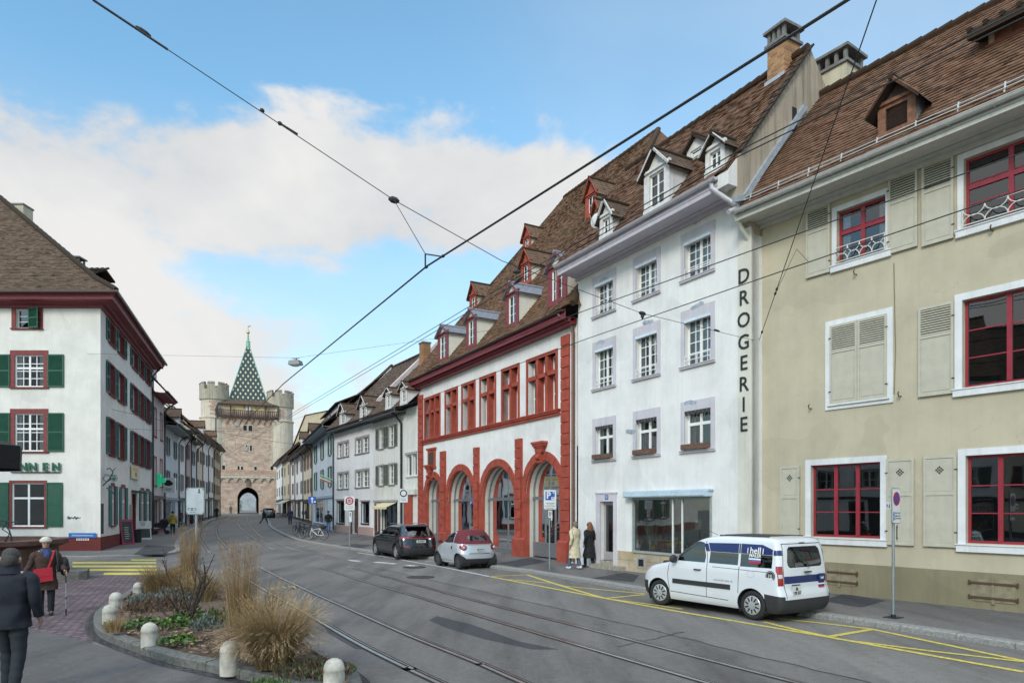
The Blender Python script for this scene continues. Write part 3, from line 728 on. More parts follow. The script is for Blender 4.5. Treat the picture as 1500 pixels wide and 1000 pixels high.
            rb.quad((xe, yd-of, ze-roofth), (xe, yd-of, ze+.035), (u, yd-of, zr+.02), (u, yd-of, zr-roofth), 0, [(0, 0)]*4)
        rb.tube([(u, yd-of-.02, zr+.02), (u, yr, zr+.02)], .075, 8)
        rb.build('dormer_roof', roofm, o); return o
    def chimney(s, u, y, w, d, z0, z1, mat_, cap=None, pots=3, name='chimney', flash=True):
        b = MB(); b.box(u-w/2, u+w/2, y-d/2, y+d/2, z0, z1); o = b.build(name, mat_, s.root)
        k = MB()
        if not pots:
            k.box(u-w/2-.05, u+w/2+.05, y-d/2-.05, y+d/2+.05, z1, z1+.1); k.build('chimney_cap', plain('chimney_slab', (.16, .155, .15), .8, var=.3), o); return o
        k.box(u-w/2-.07, u+w/2+.07, y-d/2-.07, y+d/2+.07, z1, z1+.09); n = pots
        for j in range(n+1):
            x = u-w/2+.05+(w-.1)*j/n
            for yy in (y-d/2+.05, y+d/2-.05): k.box(x-.05, x+.05, yy-.05, yy+.05, z1+.09, z1+.45)
        k.box(u-w/2+.06, u+w/2-.06, y-d/2+.06, y+d/2-.06, z1+.09, z1+.2, 1)
        k.box(u-w/2-.1, u+w/2+.1, y-d/2-.1, y+d/2+.1, z1+.45, z1+.54)
        k.build('chimney_cap', [cap or plain('chimney_slab', (.16, .155, .15), .8, var=.3), DARK], o); return o
SHM = {}
# ---------------------------------------------------------------- right-hand side of the street
T_NEAR = tiles('warm_roof_tiles', (.118, .057, .035), (.172, .087, .052), (.235, .13, .08), mossy=.35)
T_OLD = tiles('mossy_roof_tiles', (.14, .072, .042), (.185, .097, .055), (.225, .11, .062), moss=(.1, .073, .038), mossy=.65)
T_MID = tiles('brown_roof_tiles', (.14, .085, .058), (.19, .115, .077), (.24, .16, .11), mossy=.35)
T_DK = tiles('dark_roof_tiles', (.1, .066, .05), (.14, .095, .07), (.19, .13, .095), mossy=.3)
M_OLIVE = plaster('olive_plaster', (.505, .45, .335), dirt=(.32, .29, .2), amount=.2)
M_OLIVED = plaster('olive_plinth', (.25, .22, .14), dirt=(.15, .13, .09), amount=.5)
M_SHUT = plain('sage_shutter_paint', (.46, .435, .355), .5, var=.08, scale=4)
M_RED = plain('crimson_window_paint', (.27, .025, .04), .4, var=.15)
M_CREAM = plain('cream_painted_wood', (.62, .6, .54), .55, var=.1)
M_SOFF = plain('grey_green_soffit', (.46, .46, .42), .7, var=.1)
M_GUTW = plain('pale_gutter', (.5, .5, .48), .45, .2, var=.12)
M_SURR = plaster('white_stone_surround', (.72, .73, .74), dirt=(.12, .1, .08), amount=.2)

# --- olive house nearest the camera
_a = V(lineX(21.78, .705, 1107)); _d = (V(lineX(21.78, .705, 1500))-_a).normalized(); _e = _a+_d*15.
B1 = House('house', _a, _e, 'olive green house with sage shutters and crimson windows behind the white van', depth=9.)
A_up = [(2.53, 3.82, 8.99, 10.41), (5.6, 7.4, 8.94, 10.55), (9.4, 11.2, 8.94, 10.55)]
A_mid = [(5.57, 7.35, 5.23, 7.27), (9.4, 11.2, 5.23, 7.27)]
A_gr = [(1.78, 3.69, 1.64, 3.61), (5.64, 7.55, 1.61, 3.64), (9.4, 11.3, 1.61, 3.64)]
for k in range(0, 0): pass
B1.wall(M_OLIVE, 10.98, A_up+A_mid+A_gr, z0=.9, gable=(2.7, 15.1, M_OLIVE))
b = MB(); b.box(0, 15, -.035, .02, -.3, .93); b.box(0, 15, -.02, .02, .93, .955); B1.plinth = b.build('plinth', M_OLIVED, B1.root)
for k, o in enumerate(A_up): B1.window(o, M_SURR, M_RED, 2, 3, fw=.13, transom=.6, rec=.12, top=.14, sillw=.2, curtain=(2 if k == 0 else 0))
for o in A_mid: B1.window(o, M_SURR, M_RED, 2, 3, fw=.16, rec=.14, sillw=.2)
for o in A_gr: B1.window(o, M_SURR, M_RED, 3, 3, fw=.16, rec=.12, mull=[1/3, 2/3], sillw=.2)
# closed shutters of the blind window
b = MB(); b.box(2.22, 2.36, -.04, .01, 5.09, 7.5); b.box(3.87, 4.01, -.04, .01, 5.09, 7.5); b.box(2.36, 3.87, -.04, .01, 7.36, 7.5); b.box(2.36, 3.87, -.04, .01, 5.09, 5.2); b.box(2.3, 3.93, -.09, -.04, 5.19, 5.23)
tag(b.build('window', M_SURR, B1.root), label='window closed by a pair of sage shutters')
B1.shutter(2.36, .75, 5.23, 7.36, 'mixed', M_SHUT); B1.shutter(3.12, .75, 5.23, 7.36, 'mixed', M_SHUT, flip=True)
for u, z0, z1, fl in ((1.66, 8.84, 10.72, True), (3.9, 8.84, 10.74, False), (4.7, 8.78, 10.74, True), (7.5, 8.8, 10.72, False)): B1.shutter(u, .7, z0, z1, 'mixed', M_SHUT, flip=fl)
for u, z0, z1, fl in ((4.62, 5.13, 7.3, True), (7.45, 5.13, 7.3, False)): B1.shutter(u, .78, z0, z1, 'mixed', M_SHUT, flip=fl)
for u, w, z0, z1, fl in ((.86, .6, 1.5, 3.62, True), (3.86, .66, 1.5, 3.66, False), (4.74, .72, 1.5, 3.68, True), (7.74, .72, 1.5, 3.68, False)): B1.shutter(u, w, z0, z1, 'diamond', M_SHUT, flip=fl)
B1.eaves(M_SOFF, 10.82, .95, h=.2, gut=M_GUTW, boards=3, gr=.085)
ZB1 = B1.roof(T_NEAR, 11.08, 1.02, 1.19, 2.72, u0=-.05, rough=.014)
b = MB()
for z in (0, .13): b.bar((0, -.86+z*.5, 11.36+z*.9), (15, -.86+z*.5, 11.36+z*.9), .018, .018)
for k in range(17): u = .4+k*.9; b.bar((u, -.86, 11.2), (u, -.78, 11.52), .03, .03)
b.build('snow_guard', M_GUTW, B1.root)
# window balconets: scrolled white iron
for o in A_up[:2]:
    a, c, d, e = o; b = MB(); w = (c-a)/4; y = -.07
    b.bar((a, y, d+.42), (c, y, d+.42), .02, .02); b.bar((a, y, d+.04), (c, y, d+.04), .02, .02)
    for x in (a, c): b.bar((x, y, d), (x, y, d+.44), .02, .02)
    for k in range(4):
        for sg, z in ((1, d+.05), (-1, d+.41)):
            b.tube([(a+w*(k+.5)+w*.5*math.cos(PI*j/8), y, z+sg*.19*math.sin(PI*j/8)) for j in range(9)], .012, 5)
    b.build('window_guard', M_CREAM, B1.root)
# cellar hatches with iron bars, hooks
for u0, u1, z0, z1 in ((B1.u(1208), B1.u(1255), .36, .8), (B1.u(1425), B1.u(1489), .3, .82)):
    b = MB(); b.box(u0, u1, -.055, -.036, z0, z1); m = (u0+u1)/2; b.box(m-.03, m+.03, -.075, -.055, z0-.05, z1+.03)
    for z in (z0+.09, z1-.1): b.bar((u0-.05, -.072, z), (u1+.05, -.072, z), .03, .045, 1); b.bar((u0-.05, -.072, z-.05), (u0-.05, -.072, z+.05), .03, .03, 1); b.bar((u1+.05, -.072, z-.05), (u1+.05, -.072, z+.05), .03, .03, 1)
    b.build('cellar_hatch', [plain('hatch_wood', (.23, .2, .13), .8, var=.25), plain('rusty_iron', (.11, .065, .04), .7, .3)], B1.root)
b = MB()
for x, y in ((1255, 402), (1455, 338), (1189, 598), (1320, 580)):
    u, z = B1.px(x, y); b = MB(); b.tube([(u, 0, z), (u, -.12, z-.02), (u, -.17, z+.05), (u, -.12, z+.1)], .016, 6); b.build('wall_hook', plain('rusty_iron', (.11, .065, .04)), B1.root)
b = MB(); b.tube([(4.03, -.012, 5.3), (4.06, -.012, 6.4), (4.02, -.012, 8.6)], .012, 5); b.build('wall_cable', M_OLIVED, B1.root)
B1.pipe(M_CREAM, [(.0, -.98, 11.12), (.0, -.96, 10.9), (.04, -.5, 10.45), (.08, -.14, 10.1), (.08, -.12, 9.6), (.08, -.12, .2)], .065)
def dpx(h, xl, xr, yb, yt, xa, ya, ze, po, t, wallm, cheekm, roofm, **k):
    """dormer from its surveyed front corners"""
    u0, yd, zb = h.roofpx(xl, yb, ze, po, t); u1 = h.u(xr, -yd); zt = h.px(xl, yt, -yd)[1]; zr = h.px(xa, ya, -yd)[1]
    um = (u0+u1)/2; w = u1-u0
    return h.dormer(um, w, yd, zb, zt, zr, t, wallm, cheekm, roofm, **k)
M_OWOOD = plain('weathered_brown_wood', (.19, .085, .045), .7, var=.4, scale=9)
M_DWOOD = plain('dark_brown_wood', (.07, .04, .03), .7, var=.3)
dpx(B1, 1288, 1341, 206, 160, 1313, 119, 11.08, 1.02, 1.19, M_DWOOD, ZINC, T_DK, louvre=M_DWOOD, trim=M_OWOOD, ow=.2, of=.3, name='dormer')
u0, yd, zb = B1.roofpx(1449, 68, 11.08, 1.02, 1.19); zt = B1.px(1449, 45, -yd)[1]
b = MB(); w_ = 3.4
b.quad((u0, yd, zb-.3), (u0+w_, yd, zb-.3), (u0+w_, yd, zt), (u0, yd, zt)); b.poly([(u0, yd, zb-.3), (u0, yd, zt), (u0, yd+1.6, zt), (u0, yd+1.2, zt)], 2)
for x in (u0, u0+1.1, u0+2.2, u0+w_-.12): b.box(x, x+.12, yd-.04, yd-.003, zb-.02, zt, 1)
b.box(u0-.05, u0+w_, yd-.06, yd-.003, zb-.08, zb+.02, 3)
d = b.build('dormer', [M_OWOOD, plain('pale_post', (.4, .3, .19), .7, var=.3), ZINC, plain('red_flashing', (.25, .05, .04), .6)], B1.root)
b = MB(); zq = zt+.05
b.quad((u0-.3, yd-.45, zq-.12), (u0+w_+.3, yd-.45, zq-.12), (u0+w_+.3, yd+2.2, zq+.75), (u0-.3, yd+2.2, zq+.75), 0, [(0, 0), (4, 0), (4, 3), (0, 3)])
b.quad((u0-.3, yd-.45, zq-.3), (u0-.3, yd-.45, zq-.1), (u0-.3, yd+2.2, zq+.77), (u0-.3, yd+2.2, zq+.57), 0, [(0, 0)]*4); b.quad((u0-.3, yd-.46, zq-.3), (u0+w_+.3, yd-.46, zq-.3), (u0+w_+.3, yd-.46, zq-.1), (u0-.3, yd-.46, zq-.1), 0, [(0, 0)]*4)
b.quad((u0-.3, yd-.45, zq-.31), (u0+w_+.3, yd-.45, zq-.31), (u0+w_+.3, yd+2.2, zq+.56), (u0-.3, yd+2.2, zq+.56), 0, [(0, 0)]*4)
for j in range(12): b.tube([(u0-.25+j*.34, yd-.5, zq-.08), (u0-.25+j*.34, yd+2.2, zq+.8)], .06, 6)
b.build('dormer_roof', T_DK, d)
yc = 3.3; ua, ub = B1.u(1196, -yc+.3), B1.u(1240, -yc+.3); zt = B1.px(1238, 100, -yc)[1]
M_CHIM = plaster('cream_chimney_render', (.55, .5, .38), dirt=(.2, .17, .12), amount=.4)
B1.chimney((ua+ub)/2, yc+.2, ub-ua, 1.0, 13.5, zt, M_CHIM, pots=3)

# --- white house with DROGERIE on its corner strip
B2 = House('house', lineX(18.56, .57, 847), lineX(18.56, .57, 1083), 'white four storey house with black DROGERIE lettering on its corner strip', depth=8.)
M_LILAC = plaster('lilac_stone_surround', (.58, .55, .59), dirt=(.3, .32, .38), amount=.4)
rows_ = {'top': (9.95, 11.15), 'mid': (7.1, 8.6), 'bot': (4.33, 5.6)}
cols_ = [(1.08, 2.32), (3.53, 4.76), (5.98, 7.26)]
O2 = [(a+.1, c-.02, z0, z1) for z0, z1 in rows_.values() for a, c in cols_]
shop = (3.5, 7.22, .9, 2.72, 1.6); door = (1.5, 2.32, .42, 2.68)
M_TAN = plaster('tan_gable_render', (.38, .32, .25), dirt=(.13, .11, .085), amount=.9)
B2.wall(W_PLAST, 12.3, O2+[shop, door], z0=-.3, u1=8.86, room=plain('shop_interior', (.3, .27, .23), .9))
for (a, c, d, e) in O2:
    top = d > 5; w = B2.window((a, c, d, e), M_LILAC, W_FRAME, 4 if top else 2, 4 if top else 1, fw=.17, top=.32, rec=.16, transom=None if top else .68, curtain=1 if top else 2, bars=.03, guard=(.16, .3) if top else None)
    b = MB()
    if top: b.box(a, c, -.06, .02, e-.1, e-.01); b.build('blind_box', plain('pale_blue_blind', (.6, .68, .74), .5), w)
    else:
        n = 7
        for k in range(n): x0 = a+(c-a)*k/n; b.quad((x0+.01, -.04, e-.02), (x0+(c-a)/n-.01, -.04, e-.02), (x0+(c-a)/n-.03, .0, e-.15), (x0+.03, .0, e-.15))
        b.build('blind_fringe', plain('dark_awning_edge', (.06, .06, .06), .8), w)
        q = MB(); q.box(a+.0, c-.02, -.2, -.02, d+.0, d+.17); q.box(a+.03, c-.05, -.17, -.05, d+.17, d+.175, 1); q.build('flower_box', [plain('brown_flower_box', (.14, .075, .05), .8, var=.4, scale=12), DARK], w)
b = MB()   # pale bleached stains above some windows
for x, y in ((885, 408), (950, 352), (1020, 322), (880, 500), (950, 470), (1022, 446), (925, 630), (1012, 588)): 
    u, z = B2.px(x, y); b = MB()
    for k in range(3): b.ell((u+k*.16-.16, -.032, z-.04+.03*math.sin(k*2+x)), .13, .002, .07, 10, 6)
    b.build('paint_stain', plain('grey_blue_stain', (.34, .38, .44), .8, var=.3), B2.root)
b = MB(); b.box(8.37, 8.86, -.06, .3, -.2, 11.95); b.build('corner_strip', plaster('cream_pilaster', (.68, .66, .58), amount=.3), B2.root)
M_LETTER = plain('black_painted_letter', (.022, .022, .024), .6)
for ch, y in zip('DROGERIE', (404.5, 436.5, 469, 501.5, 532, 563, 593, 622)):
    u, z = B2.px(1091, y, .06); tb = text_mb(ch, .62, .003, .02); M = Matrix.Translation((8.6, -.075, z)); o = MB().add(tb, M).build('letter', M_LETTER, B2.root)
# door with step and number plate
M_DOORG = plain('grey_painted_door', (.33, .31, .32), .5, var=.1)
b = MB(); fw = .26; b.box(1.5-fw, 1.5, -.035, .012, .12, 2.98); b.box(2.32, 2.32+.18, -.035, .012, .12, 2.98); b.box(1.5, 2.32, -.035, .012, 2.68, 2.98); b.box(1.5-fw-.04, 2.56, -.06, .012, 2.98, 3.03)
dr = b.build('door', M_LILAC, B2.root)
b = MB(); y0 = .16; b.box(1.5, 1.62, y0, y0+.05, .42, 2.68); b.box(2.2, 2.32, y0, y0+.05, .42, 2.68); b.box(1.62, 2.2, y0, y0+.05, 2.55, 2.68); b.box(1.62, 2.2, y0, y0+.05, .42, .75); b.build('door_leaf', M_DOORG, dr)
b = MB(); b.quad((1.6, y0+.025, .73), (2.22, y0+.025, .73), (2.22, y0+.025, 2.57), (1.6, y0+.025, 2.57)); b.build('pane', GLASS, dr)
b = MB(); b.tube([(2.24, y0-.0, 1.42), (2.24, y0-.06, 1.42), (2.12, y0-.06, 1.42)], .013, 6); b.build('handle', STEEL, dr)
M_STEP = plain('sandstone_step', (.3, .27, .22), .9, var=.3, scale=8, bump=.4)
b = MB(); b.box(1.25, 3.05, -.38, .0, .1, .27); b.box(1.5, 2.32, -.05, .25, .27, .42); b.build('step', M_STEP, B2.root)
u, z = B2.px(886, 723.5); b = MB(); b.box(1.83, 2.03, -.05, -.036, 2.76, 2.93); b.add(text_mb('12', .14, .002, .004, mi=1), Matrix.Translation((1.93, -.054, 2.845))); b.build('number_plate', [plain('enamel_blue', (.03, .12, .4), .3), W_FRAME], dr)
# shop window with its display
b = MB(); a, c, d, e = shop[:4]; t = .05
b.box(a-.06, a, -.05, .02, d-.06, e+.1); b.box(c, c+.06, -.05, .02, d-.06, e+.1); b.box(a, c, -.05, .02, e, e+.1); b.box(a, c, -.08, .02, d-.08, d)
for x in (5.5, 5.95): b.box(x-.022, x+.022, -.01, .05, d, e, 1)
sw = b.build('shop_window', [plain('grey_green_frame', (.3, .34, .33), .5), W_FRAME], B2.root)
b = MB(); b.quad((a, .03, d), (c, .03, d), (c, .03, e), (a, .03, e)); b.build('pane', SHOPGLASS, sw)
b = MB(); b.box(3.2, 7.3, -.28, -.003, 2.8, 2.98); b.box(3.14, 7.36, -.22, -.003, 2.98, 3.03); b.box(3.25, 7.2, -.31, -.28, 2.83, 2.88); b.build('awning_box', plain('pale_blue_awning_box', (.45, .55, .62), .5, var=.12), B2.root)
DC = [plain('display_%s' % n_, c_, .5, var=.2) for n_, c_ in (('red', (.35, .03, .03)), ('yellow', (.5, .33, .06)), ('wood', (.3, .18, .09)), ('cream', (.55, .5, .4)), ('teal', (.06, .2, .2)), ('white', (.6, .6, .6)), ('brown', (.12, .07, .04)))]
rq = random.Random(3); b = MB(); b.box(3.55, 7.15, .12, 1.2, .86, .92, 0)
for k in range(46):
    x, y = rq.uniform(3.6, 7.1), rq.uniform(.2, 1.1); w_, h_ = rq.uniform(.06, .22), rq.uniform(.06, .36)*(1+.4*(y > .7)); m_ = rq.randrange(7)
    if k % 3: b.box(x, x+w_, y, y+w_*.7, .922+.001*k, .93+h_, m_)
    else: b.lathe([(w_*.3, 0), (w_*.5, h_*.5), (w_*.2, h_), (w_*.25, h_*1.05)], 10, (x, y, .925), m_)
for x0 in (4.3, 4.75):                     # small yellow stools
    for dx in (0, .26):
        for dy in (0, .2): b.box(x0+dx, x0+dx+.03, .35+dy, .38+dy, .92, 1.28, 1)
    b.box(x0-.03, x0+.32, .32, .6, 1.28, 1.32, 1)
b.lathe([(.02, .92), (.02, 1.75)], 8, (6.15, .6, 0), 6); b.lathe([(.17, 1.72), (.14, 2.02)], 16, (6.15, .6, 0), 3, caps=False)
for k in range(60): a_ = rq.uniform(-.6, .6); l_ = rq.uniform(.6, 1.15); x = 3.95+rq.uniform(-.06, .06); b.bar((x, .5, .95), (x+l_*math.sin(a_), .5+rq.uniform(-.2, .2), .95+l_*math.cos(a_)), .008, .008, 3)
for k in range(9): b.tube([(6.3+.1*k, .9, 2.5), (6.45+.1*k, .95, 1.7+.03*k), (6.8+.05*k, 1.0, 1.35)], .012, 4, 3)
b.build('window_display', DC, sw)
M_TANST = masonry('ochre_stone_plinth', (.5, .4, .25), (.42, .36, .28), (.25, .22, .17), 1.1, .5, .01, mp=(PI/2, 0, 0), bump=.3, var=.4)
b = MB(); b.box(2.57, 8.37, -.03, .02, -.2, .84)
b.build('plinth', M_TANST, B2.root)
u0, z0 = B2.px(934, 833); b = MB(); b.box(u0, u0+.45, -.05, -.028, .28, .68); b.box(u0+.1, u0+.38, -.055, -.048, .35, .6, 1); b.build('cellar_vent', [plain('grey_vent', (.3, .31, .31), .7), DARK], B2.root)
# eaves and roof
B2.eaves(plain('lilac_grey_soffit', (.5, .47, .52), .7, var=.08), 11.78, .92, h=.3, gut=plain('lilac_gutter', (.5, .48, .5), .45, .2, var=.1), boards=3, u0=-.1, u1=8.45, gr=.085)
B2.roof(T_NEAR, 12.2, .98, 1.3, 2.62, u0=-.12, u1=8.8, rough=.02, wav=.07)
B2.pipe(plain('lilac_gutter', (.5, .48, .5)), [(8.2, -1.0, 12.1), (8.25, -1.0, 11.85), (8.5, -.8, 11.55), (8.8, -.5, 11.2), (8.82, -.95, 10.95)], .075)
Z2 = (12.2, .98, 1.3); M_DW = plaster('white_dormer_plaster', (.7, .68, .66), amount=.45); 
dpx(B2, 945, 981, 316, 259, 961.6, 219.6, *Z2, M_DW, M_DW, T_DK, trim=plain('chalky_wood', (.62, .6, .58), .7, var=.15), cols=2, rows=3, ow=.15, of=.22)
dpx(B2, 1035, 1062, 260, 224, 1046.8, 198, *Z2, M_DW, M_DW, T_DK, trim=plain('chalky_wood', (.62, .6, .58)), cols=2, rows=3, ow=.15, of=.2)
dpx(B2, 880, 898, 352, 321, 887, 294.5, *Z2, M_DW, M_DW, T_DK, trim=plain('chalky_wood', (.62, .6, .58)), cols=2, rows=2, ow=.13, of=.18)
d_ = dpx(B2, 1006, 1033, 238, 222, 1020, 198, *Z2, M_DW, M_DW, T_DK, trim=None, cols=1, rows=1, ow=.12, of=.15)
# gable-end stepping over the olive house, brick chimney
M_BRICK = masonry('yellow_brick', (.5, .26, .11), (.28, .12, .06), (.3, .26, .2), .25, .085, .012, mp=(PI/2, 0, 0), bump=.5)
yc = 2.55; ua, ub = B2.u(1136, -yc), B2.u(1160, -yc); zt = B2.px(1136, 78, -yc)[1]
ch = B2.chimney((ua+ub)/2, yc, (ub-ua)*1.05, .75, 15.2, zt, M_BRICK, pots=3)
b = MB(); w = (ub-ua)*1.05; m = (ua+ub)/2
b.box(m-w/2-.06, m+w/2+.06, yc-.45, yc+.45, 15.0, 16.3); b.build('chimney_flashing', ZINC, ch)
b = MB(); b.prism([(8.5, -.62, 11.5), (8.5, -.62, 12.6), (8.5, 2.62, 16.82), (8.5, 6.2, 12.2), (8.5, 6.2, 10.5), (8.5, .1, 10.5)], (.37, 0, 0)); b.build('gable_wall', M_TAN, B2.root)
b = MB(); b.box(8.845, 8.885, 1.75, 1.95, 14.0, 14.75); b.build('gable_slit', DARK, B2.root)
b = MB()
for k in range(14):
    f = k/14; y0 = -.55+(2.65+.55)*f; y1 = -.55+3.2*(k+1)/14; b.bar((8.87, y0, 12.2+(y0+.98)*1.3+.03), (8.87, y1, 12.2+(y1+.98)*1.3+.0), .22, .06)
b.build('verge_tiles', T_DK, B2.root)
b = MB(); b.prism([(8.44, -.98, 11.76), (8.44, -.98, 12.14), (8.44, -.6, 12.6), (8.44, -.05, 13.3), (8.44, -.05, 11.76)], (.4, 0, 0)); b.build('eaves_return', M_DW, B2.root)
b = MB(); tt = [V((8.92, -.85, 11.3)), V((8.92, -.4, 11.45)), V((8.92, .4, 12.5)), V((8.92, 2.3, 14.9))]
for p, q in zip(tt, tt[1:]): b.bar(p, q, .1, .16)
b.build('roof_flashing', ZINC, B2.root)

# --- red and white renaissance house with arcade
B3 = House('house', lineX(18.4, .555, 612), lineX(18.4, .555, 845), 'white guild house with red stone arcade, red mullioned windows and steep mossy roof', depth=22.6)
M_RST = plain('red_painted_sandstone', (.33, .06, .036), .8, var=.24, scale=2.5, bump=.3, bscale=30)
M_RW = plain('dark_red_wood', (.2, .035, .045), .55, var=.15)
WN = [(1.18, 3.76, 3), (4.42, 6.26, 2), (6.76, 8.54, 2), (9.04, 10.91, 2), (11.49, 13.32, 2), (13.97, 16.66, 3)]
AR = [(2.68, 1.18, 3.1, 1.56), (6.6, 1.72, 2.8, 2.1), (11.08, 1.78, 2.75, 2.16), (15.4, 1.45, 3.12, 1.86)]   # centre, inner r, spring, outer r
O3 = [(a+.14, c-.14, 6.72, 9.18) for a, c, n in WN]
OA = [(c-r, c+r, .15, s+r, 2.6) for c, r, s, ro in AR]
B3.wall(W_PLAST, 10.3, O3, z0=5.0, reveal=.3, side=True, name='wall')
b = MB()   # lower storey wall with arches
us = [0.]+[x for o in OA for x in (o[0], o[1])]+[B3.L]
for k in range(0, len(us), 2): b.quad((us[k], 0, -.3), (us[k+1], 0, -.3), (us[k+1], 0, 5.), (us[k], 0, 5.))
for (c, r, s, ro), o in zip(AR, OA):
    n = 20; arc = [(c-r*math.cos(PI*j/n), s+r*math.sin(PI*j/n)) for j in range(n+1)]
    for p, q in zip(arc, arc[1:]):
        b.quad((p[0], 0, p[1]), (q[0], 0, q[1]), (q[0], 0, 5.), (p[0], 0, 5.))
        b.quad((p[0], .17, p[1]), (q[0], .17, q[1]), (q[0], .46, q[1]), (p[0], .46, p[1]), 1)
    for x in (o[0], o[1]): b.quad((x, .17, .1), (x, .17, s), (x, .46, s), (x, .46, .1), 1)
    # show room behind
    x0, x1, D, zt = c-r-.5, c+r+.5, 3.2, s+r+.1
    b.quad((x0, D, .1), (x1, D, .1), (x1, D, zt), (x0, D, zt), 2); b.quad((x0, .47, .1), (x0, D, .1), (x0, D, zt), (x0, .47, zt), 2); b.quad((x1, .47, .1), (x1, D, .1), (x1, D, zt), (x1, .47, zt), 2)
    b.quad((x0, .47, zt), (x1, .47, zt), (x1, D, zt), (x0, D, zt), 2); b.quad((x0, .47, .15), (x1, .47, .15), (x1, D, .15), (x0, D, .15), 2)
b.build('arcade_wall', [W_PLAST, plaster('cream_jamb', (.55, .52, .46)), plain('shop_room', (.22, .2, .18), .9)], B3.root)
def blocks(b, u0, u1, z0, z1, y=-.09, h=.47, dep=.02):
    n = max(1, round((z1-z0)/h)); hh = (z1-z0)/n
    b.box(u0, u1, y+.035, dep, z0, z1)
    for k in range(n): b.box(u0-.012, u1+.012, y, y+.04, z0+k*hh+.045, z0+(k+1)*hh-.005)
b = MB(); b.poly([(.001, 0, 10.25), (.001, 22.6, 10.25), (.001, 11.3, 24.75)]); b.build('gable_wall', W_PLAST, B3.root)
b = MB(); blocks(b, .22, .98, .9, 9.62); tag(b.build('quoin', M_RST, B3.root))
b = MB(); blocks(b, 17.0, 17.6, .9, 9.76); b.build('quoin', M_RST, B3.root)
for u0, u1, z1 in ((3.95, 4.6, 5.78), (8.52, 9.02, 5.66), (13.08, 13.6, 5.72)):
    b = MB(); blocks(b, u0, u1, .9, z1, y=-.15); b.build('pilaster', M_RST, B3.root)
edges = [0.2]+[x for o in OA for x in (o[0], o[1])]+[17.6]
for k in range(0, len(edges), 2):
    b = MB(); a, c = edges[k], edges[k+1]
    b.box(a, c, -.2, .17, -.1, .95); b.prism([(a, -.2, .95), (a, .0, .95), (a, 0, 1.05), (a, -.12, 1.05)], (c-a, 0, 0)); b.build('pier_base', M_RST, B3.root)
    b = MB(); zs_ = min(s for c_, r, s, ro in AR); b.box(a, c, -.05, .17, .95, zs_); b.build('pier', M_RST, B3.root)
for (c, r, s, ro), o in zip(AR, OA):
    b = MB(); n = 28
    for j in range(n):
        a0, a1 = PI*j/n, PI*(j+1)/n; gap = .012 if j % 4 == 0 else 0
        P = lambda rr, a, y: (c-rr*math.cos(a), y, s+rr*math.sin(a))
        y = -.08 if j % 4 else -.06
        b.quad(P(r+.02, a0, y), P(r+.02, a1, y), P(ro, a1, y), P(ro, a0, y)); b.quad(P(ro, a0, y), P(ro, a1, y), P(ro, a1, .01), P(ro, a0, .01)); b.quad(P(r+.02, a0, y), P(r+.02, a1, y), P(r, a1, .06), P(r, a0, .06)); b.quad(P(r, a0, .06), P(r, a1, .06), P(r, a1, .17), P(r, a0, .17))
        if j % 4 == 0: b.quad(P(r+.02, a0, -.08), P(r+.02, a0, .0), P(ro, a0, .0), P(ro, a0, -.08))
    for a, c2, sg in ((c-ro, c-r, 1), (c+r, c+ro, -1)):
        b.box(a, c2, -.08, .17, 2.72, s) if s > 2.9 else None
    b.build('arch', M_RST, B3.root)
    # glazing
    g_ = MB(); y0, y1 = .38, .44; zt = 2.9; arc = [(c-r*math.cos(PI*j/20), s+r*math.sin(PI*j/20)) for j in range(21)]
    for p, q in zip(arc, arc[1:]): g_.bar((p[0], .41, p[1]), (q[0], .41, q[1]), .06, .09, up=(0, 1, 0))
    g_.box(c-r, c+r,   .33, .47, zt-.09, zt+.06)
    for x in (c-r+.03, c+r-.03): g_.box(x-.04, x+.04, y0, y1, .15, s)
    isdoor = r < 1.5
    for x in ([c-.42, c+.42] if isdoor else [c+r*.2]): g_.box(x-.035, x+.035, y0, y1, .2, zt)
    if not isdoor: g_.box(c-r, c+r,   .3, .47, .15, .42); g_.box(c+r*.2-.03, c+r*.2+.03, y0, y1, zt, s+r*.97)
    else: g_.box(c-r, c+r, y0-.02, y1, .2, .85); g_.box(c-.03, c+.03, y0, y1, zt, s+r)
    gz = g_.build('arch_glazing', plain('grey_metal_frame', (.2, .21, .22), .45, .4), B3.root)
    p = MB(); p.poly([(x, .41, z) for x, z in [(c-r, .2)]+arc+[(c+r, .2)]]); p.build('pane', SHOPGLASS, gz)
# keystone consoles, tablet
for u, z, w in ((15.36, 4.9, .34), (2.3, 4.58, .34)):
    b = MB(); b.prism([(u-w*.8, -.1, z+.0), (u+w*.8, -.1, z), (u+w, -.1, z+.3), (u-w, -.1, z+.3)], (0, -.12, 0)); b.box(u-w*1.25, u+w*1.25, -.3, 0, z+.3, z+.4); b.box(u-w*1.05, u+w*1.05, -.26, 0, z+.22, z+.3); b.box(u-w*1.4, u+w*1.4, -.34, 0, z+.4, z+.5); b.box(u-w*.5, u+w*.5, -.2, 0, z-.45, z)
    b.tube([(u-.16, -.2, z-.2), (u+.16, -.2, z-.2)], .12, 10); b.build('console', M_RST, B3.root)
u0, z1 = B3.px(628, 657); u1 = B3.u(638.5); b = MB(); b.box(u0, u1, -.08, 0, 4.95, 6.0); b.box(u0-.12, u1+.12, -.14, 0, 6.0, 6.12); b.box(u0-.1, u1+.1, -.12, 0, 4.85, 4.95); b.box(u0+.2, u1-.2, -.095, -.07, 5.1, 5.85, 1); b.build('tablet', [M_RST, plain('bronze_tablet', (.12, .09, .06), .5, .5)], B3.root)
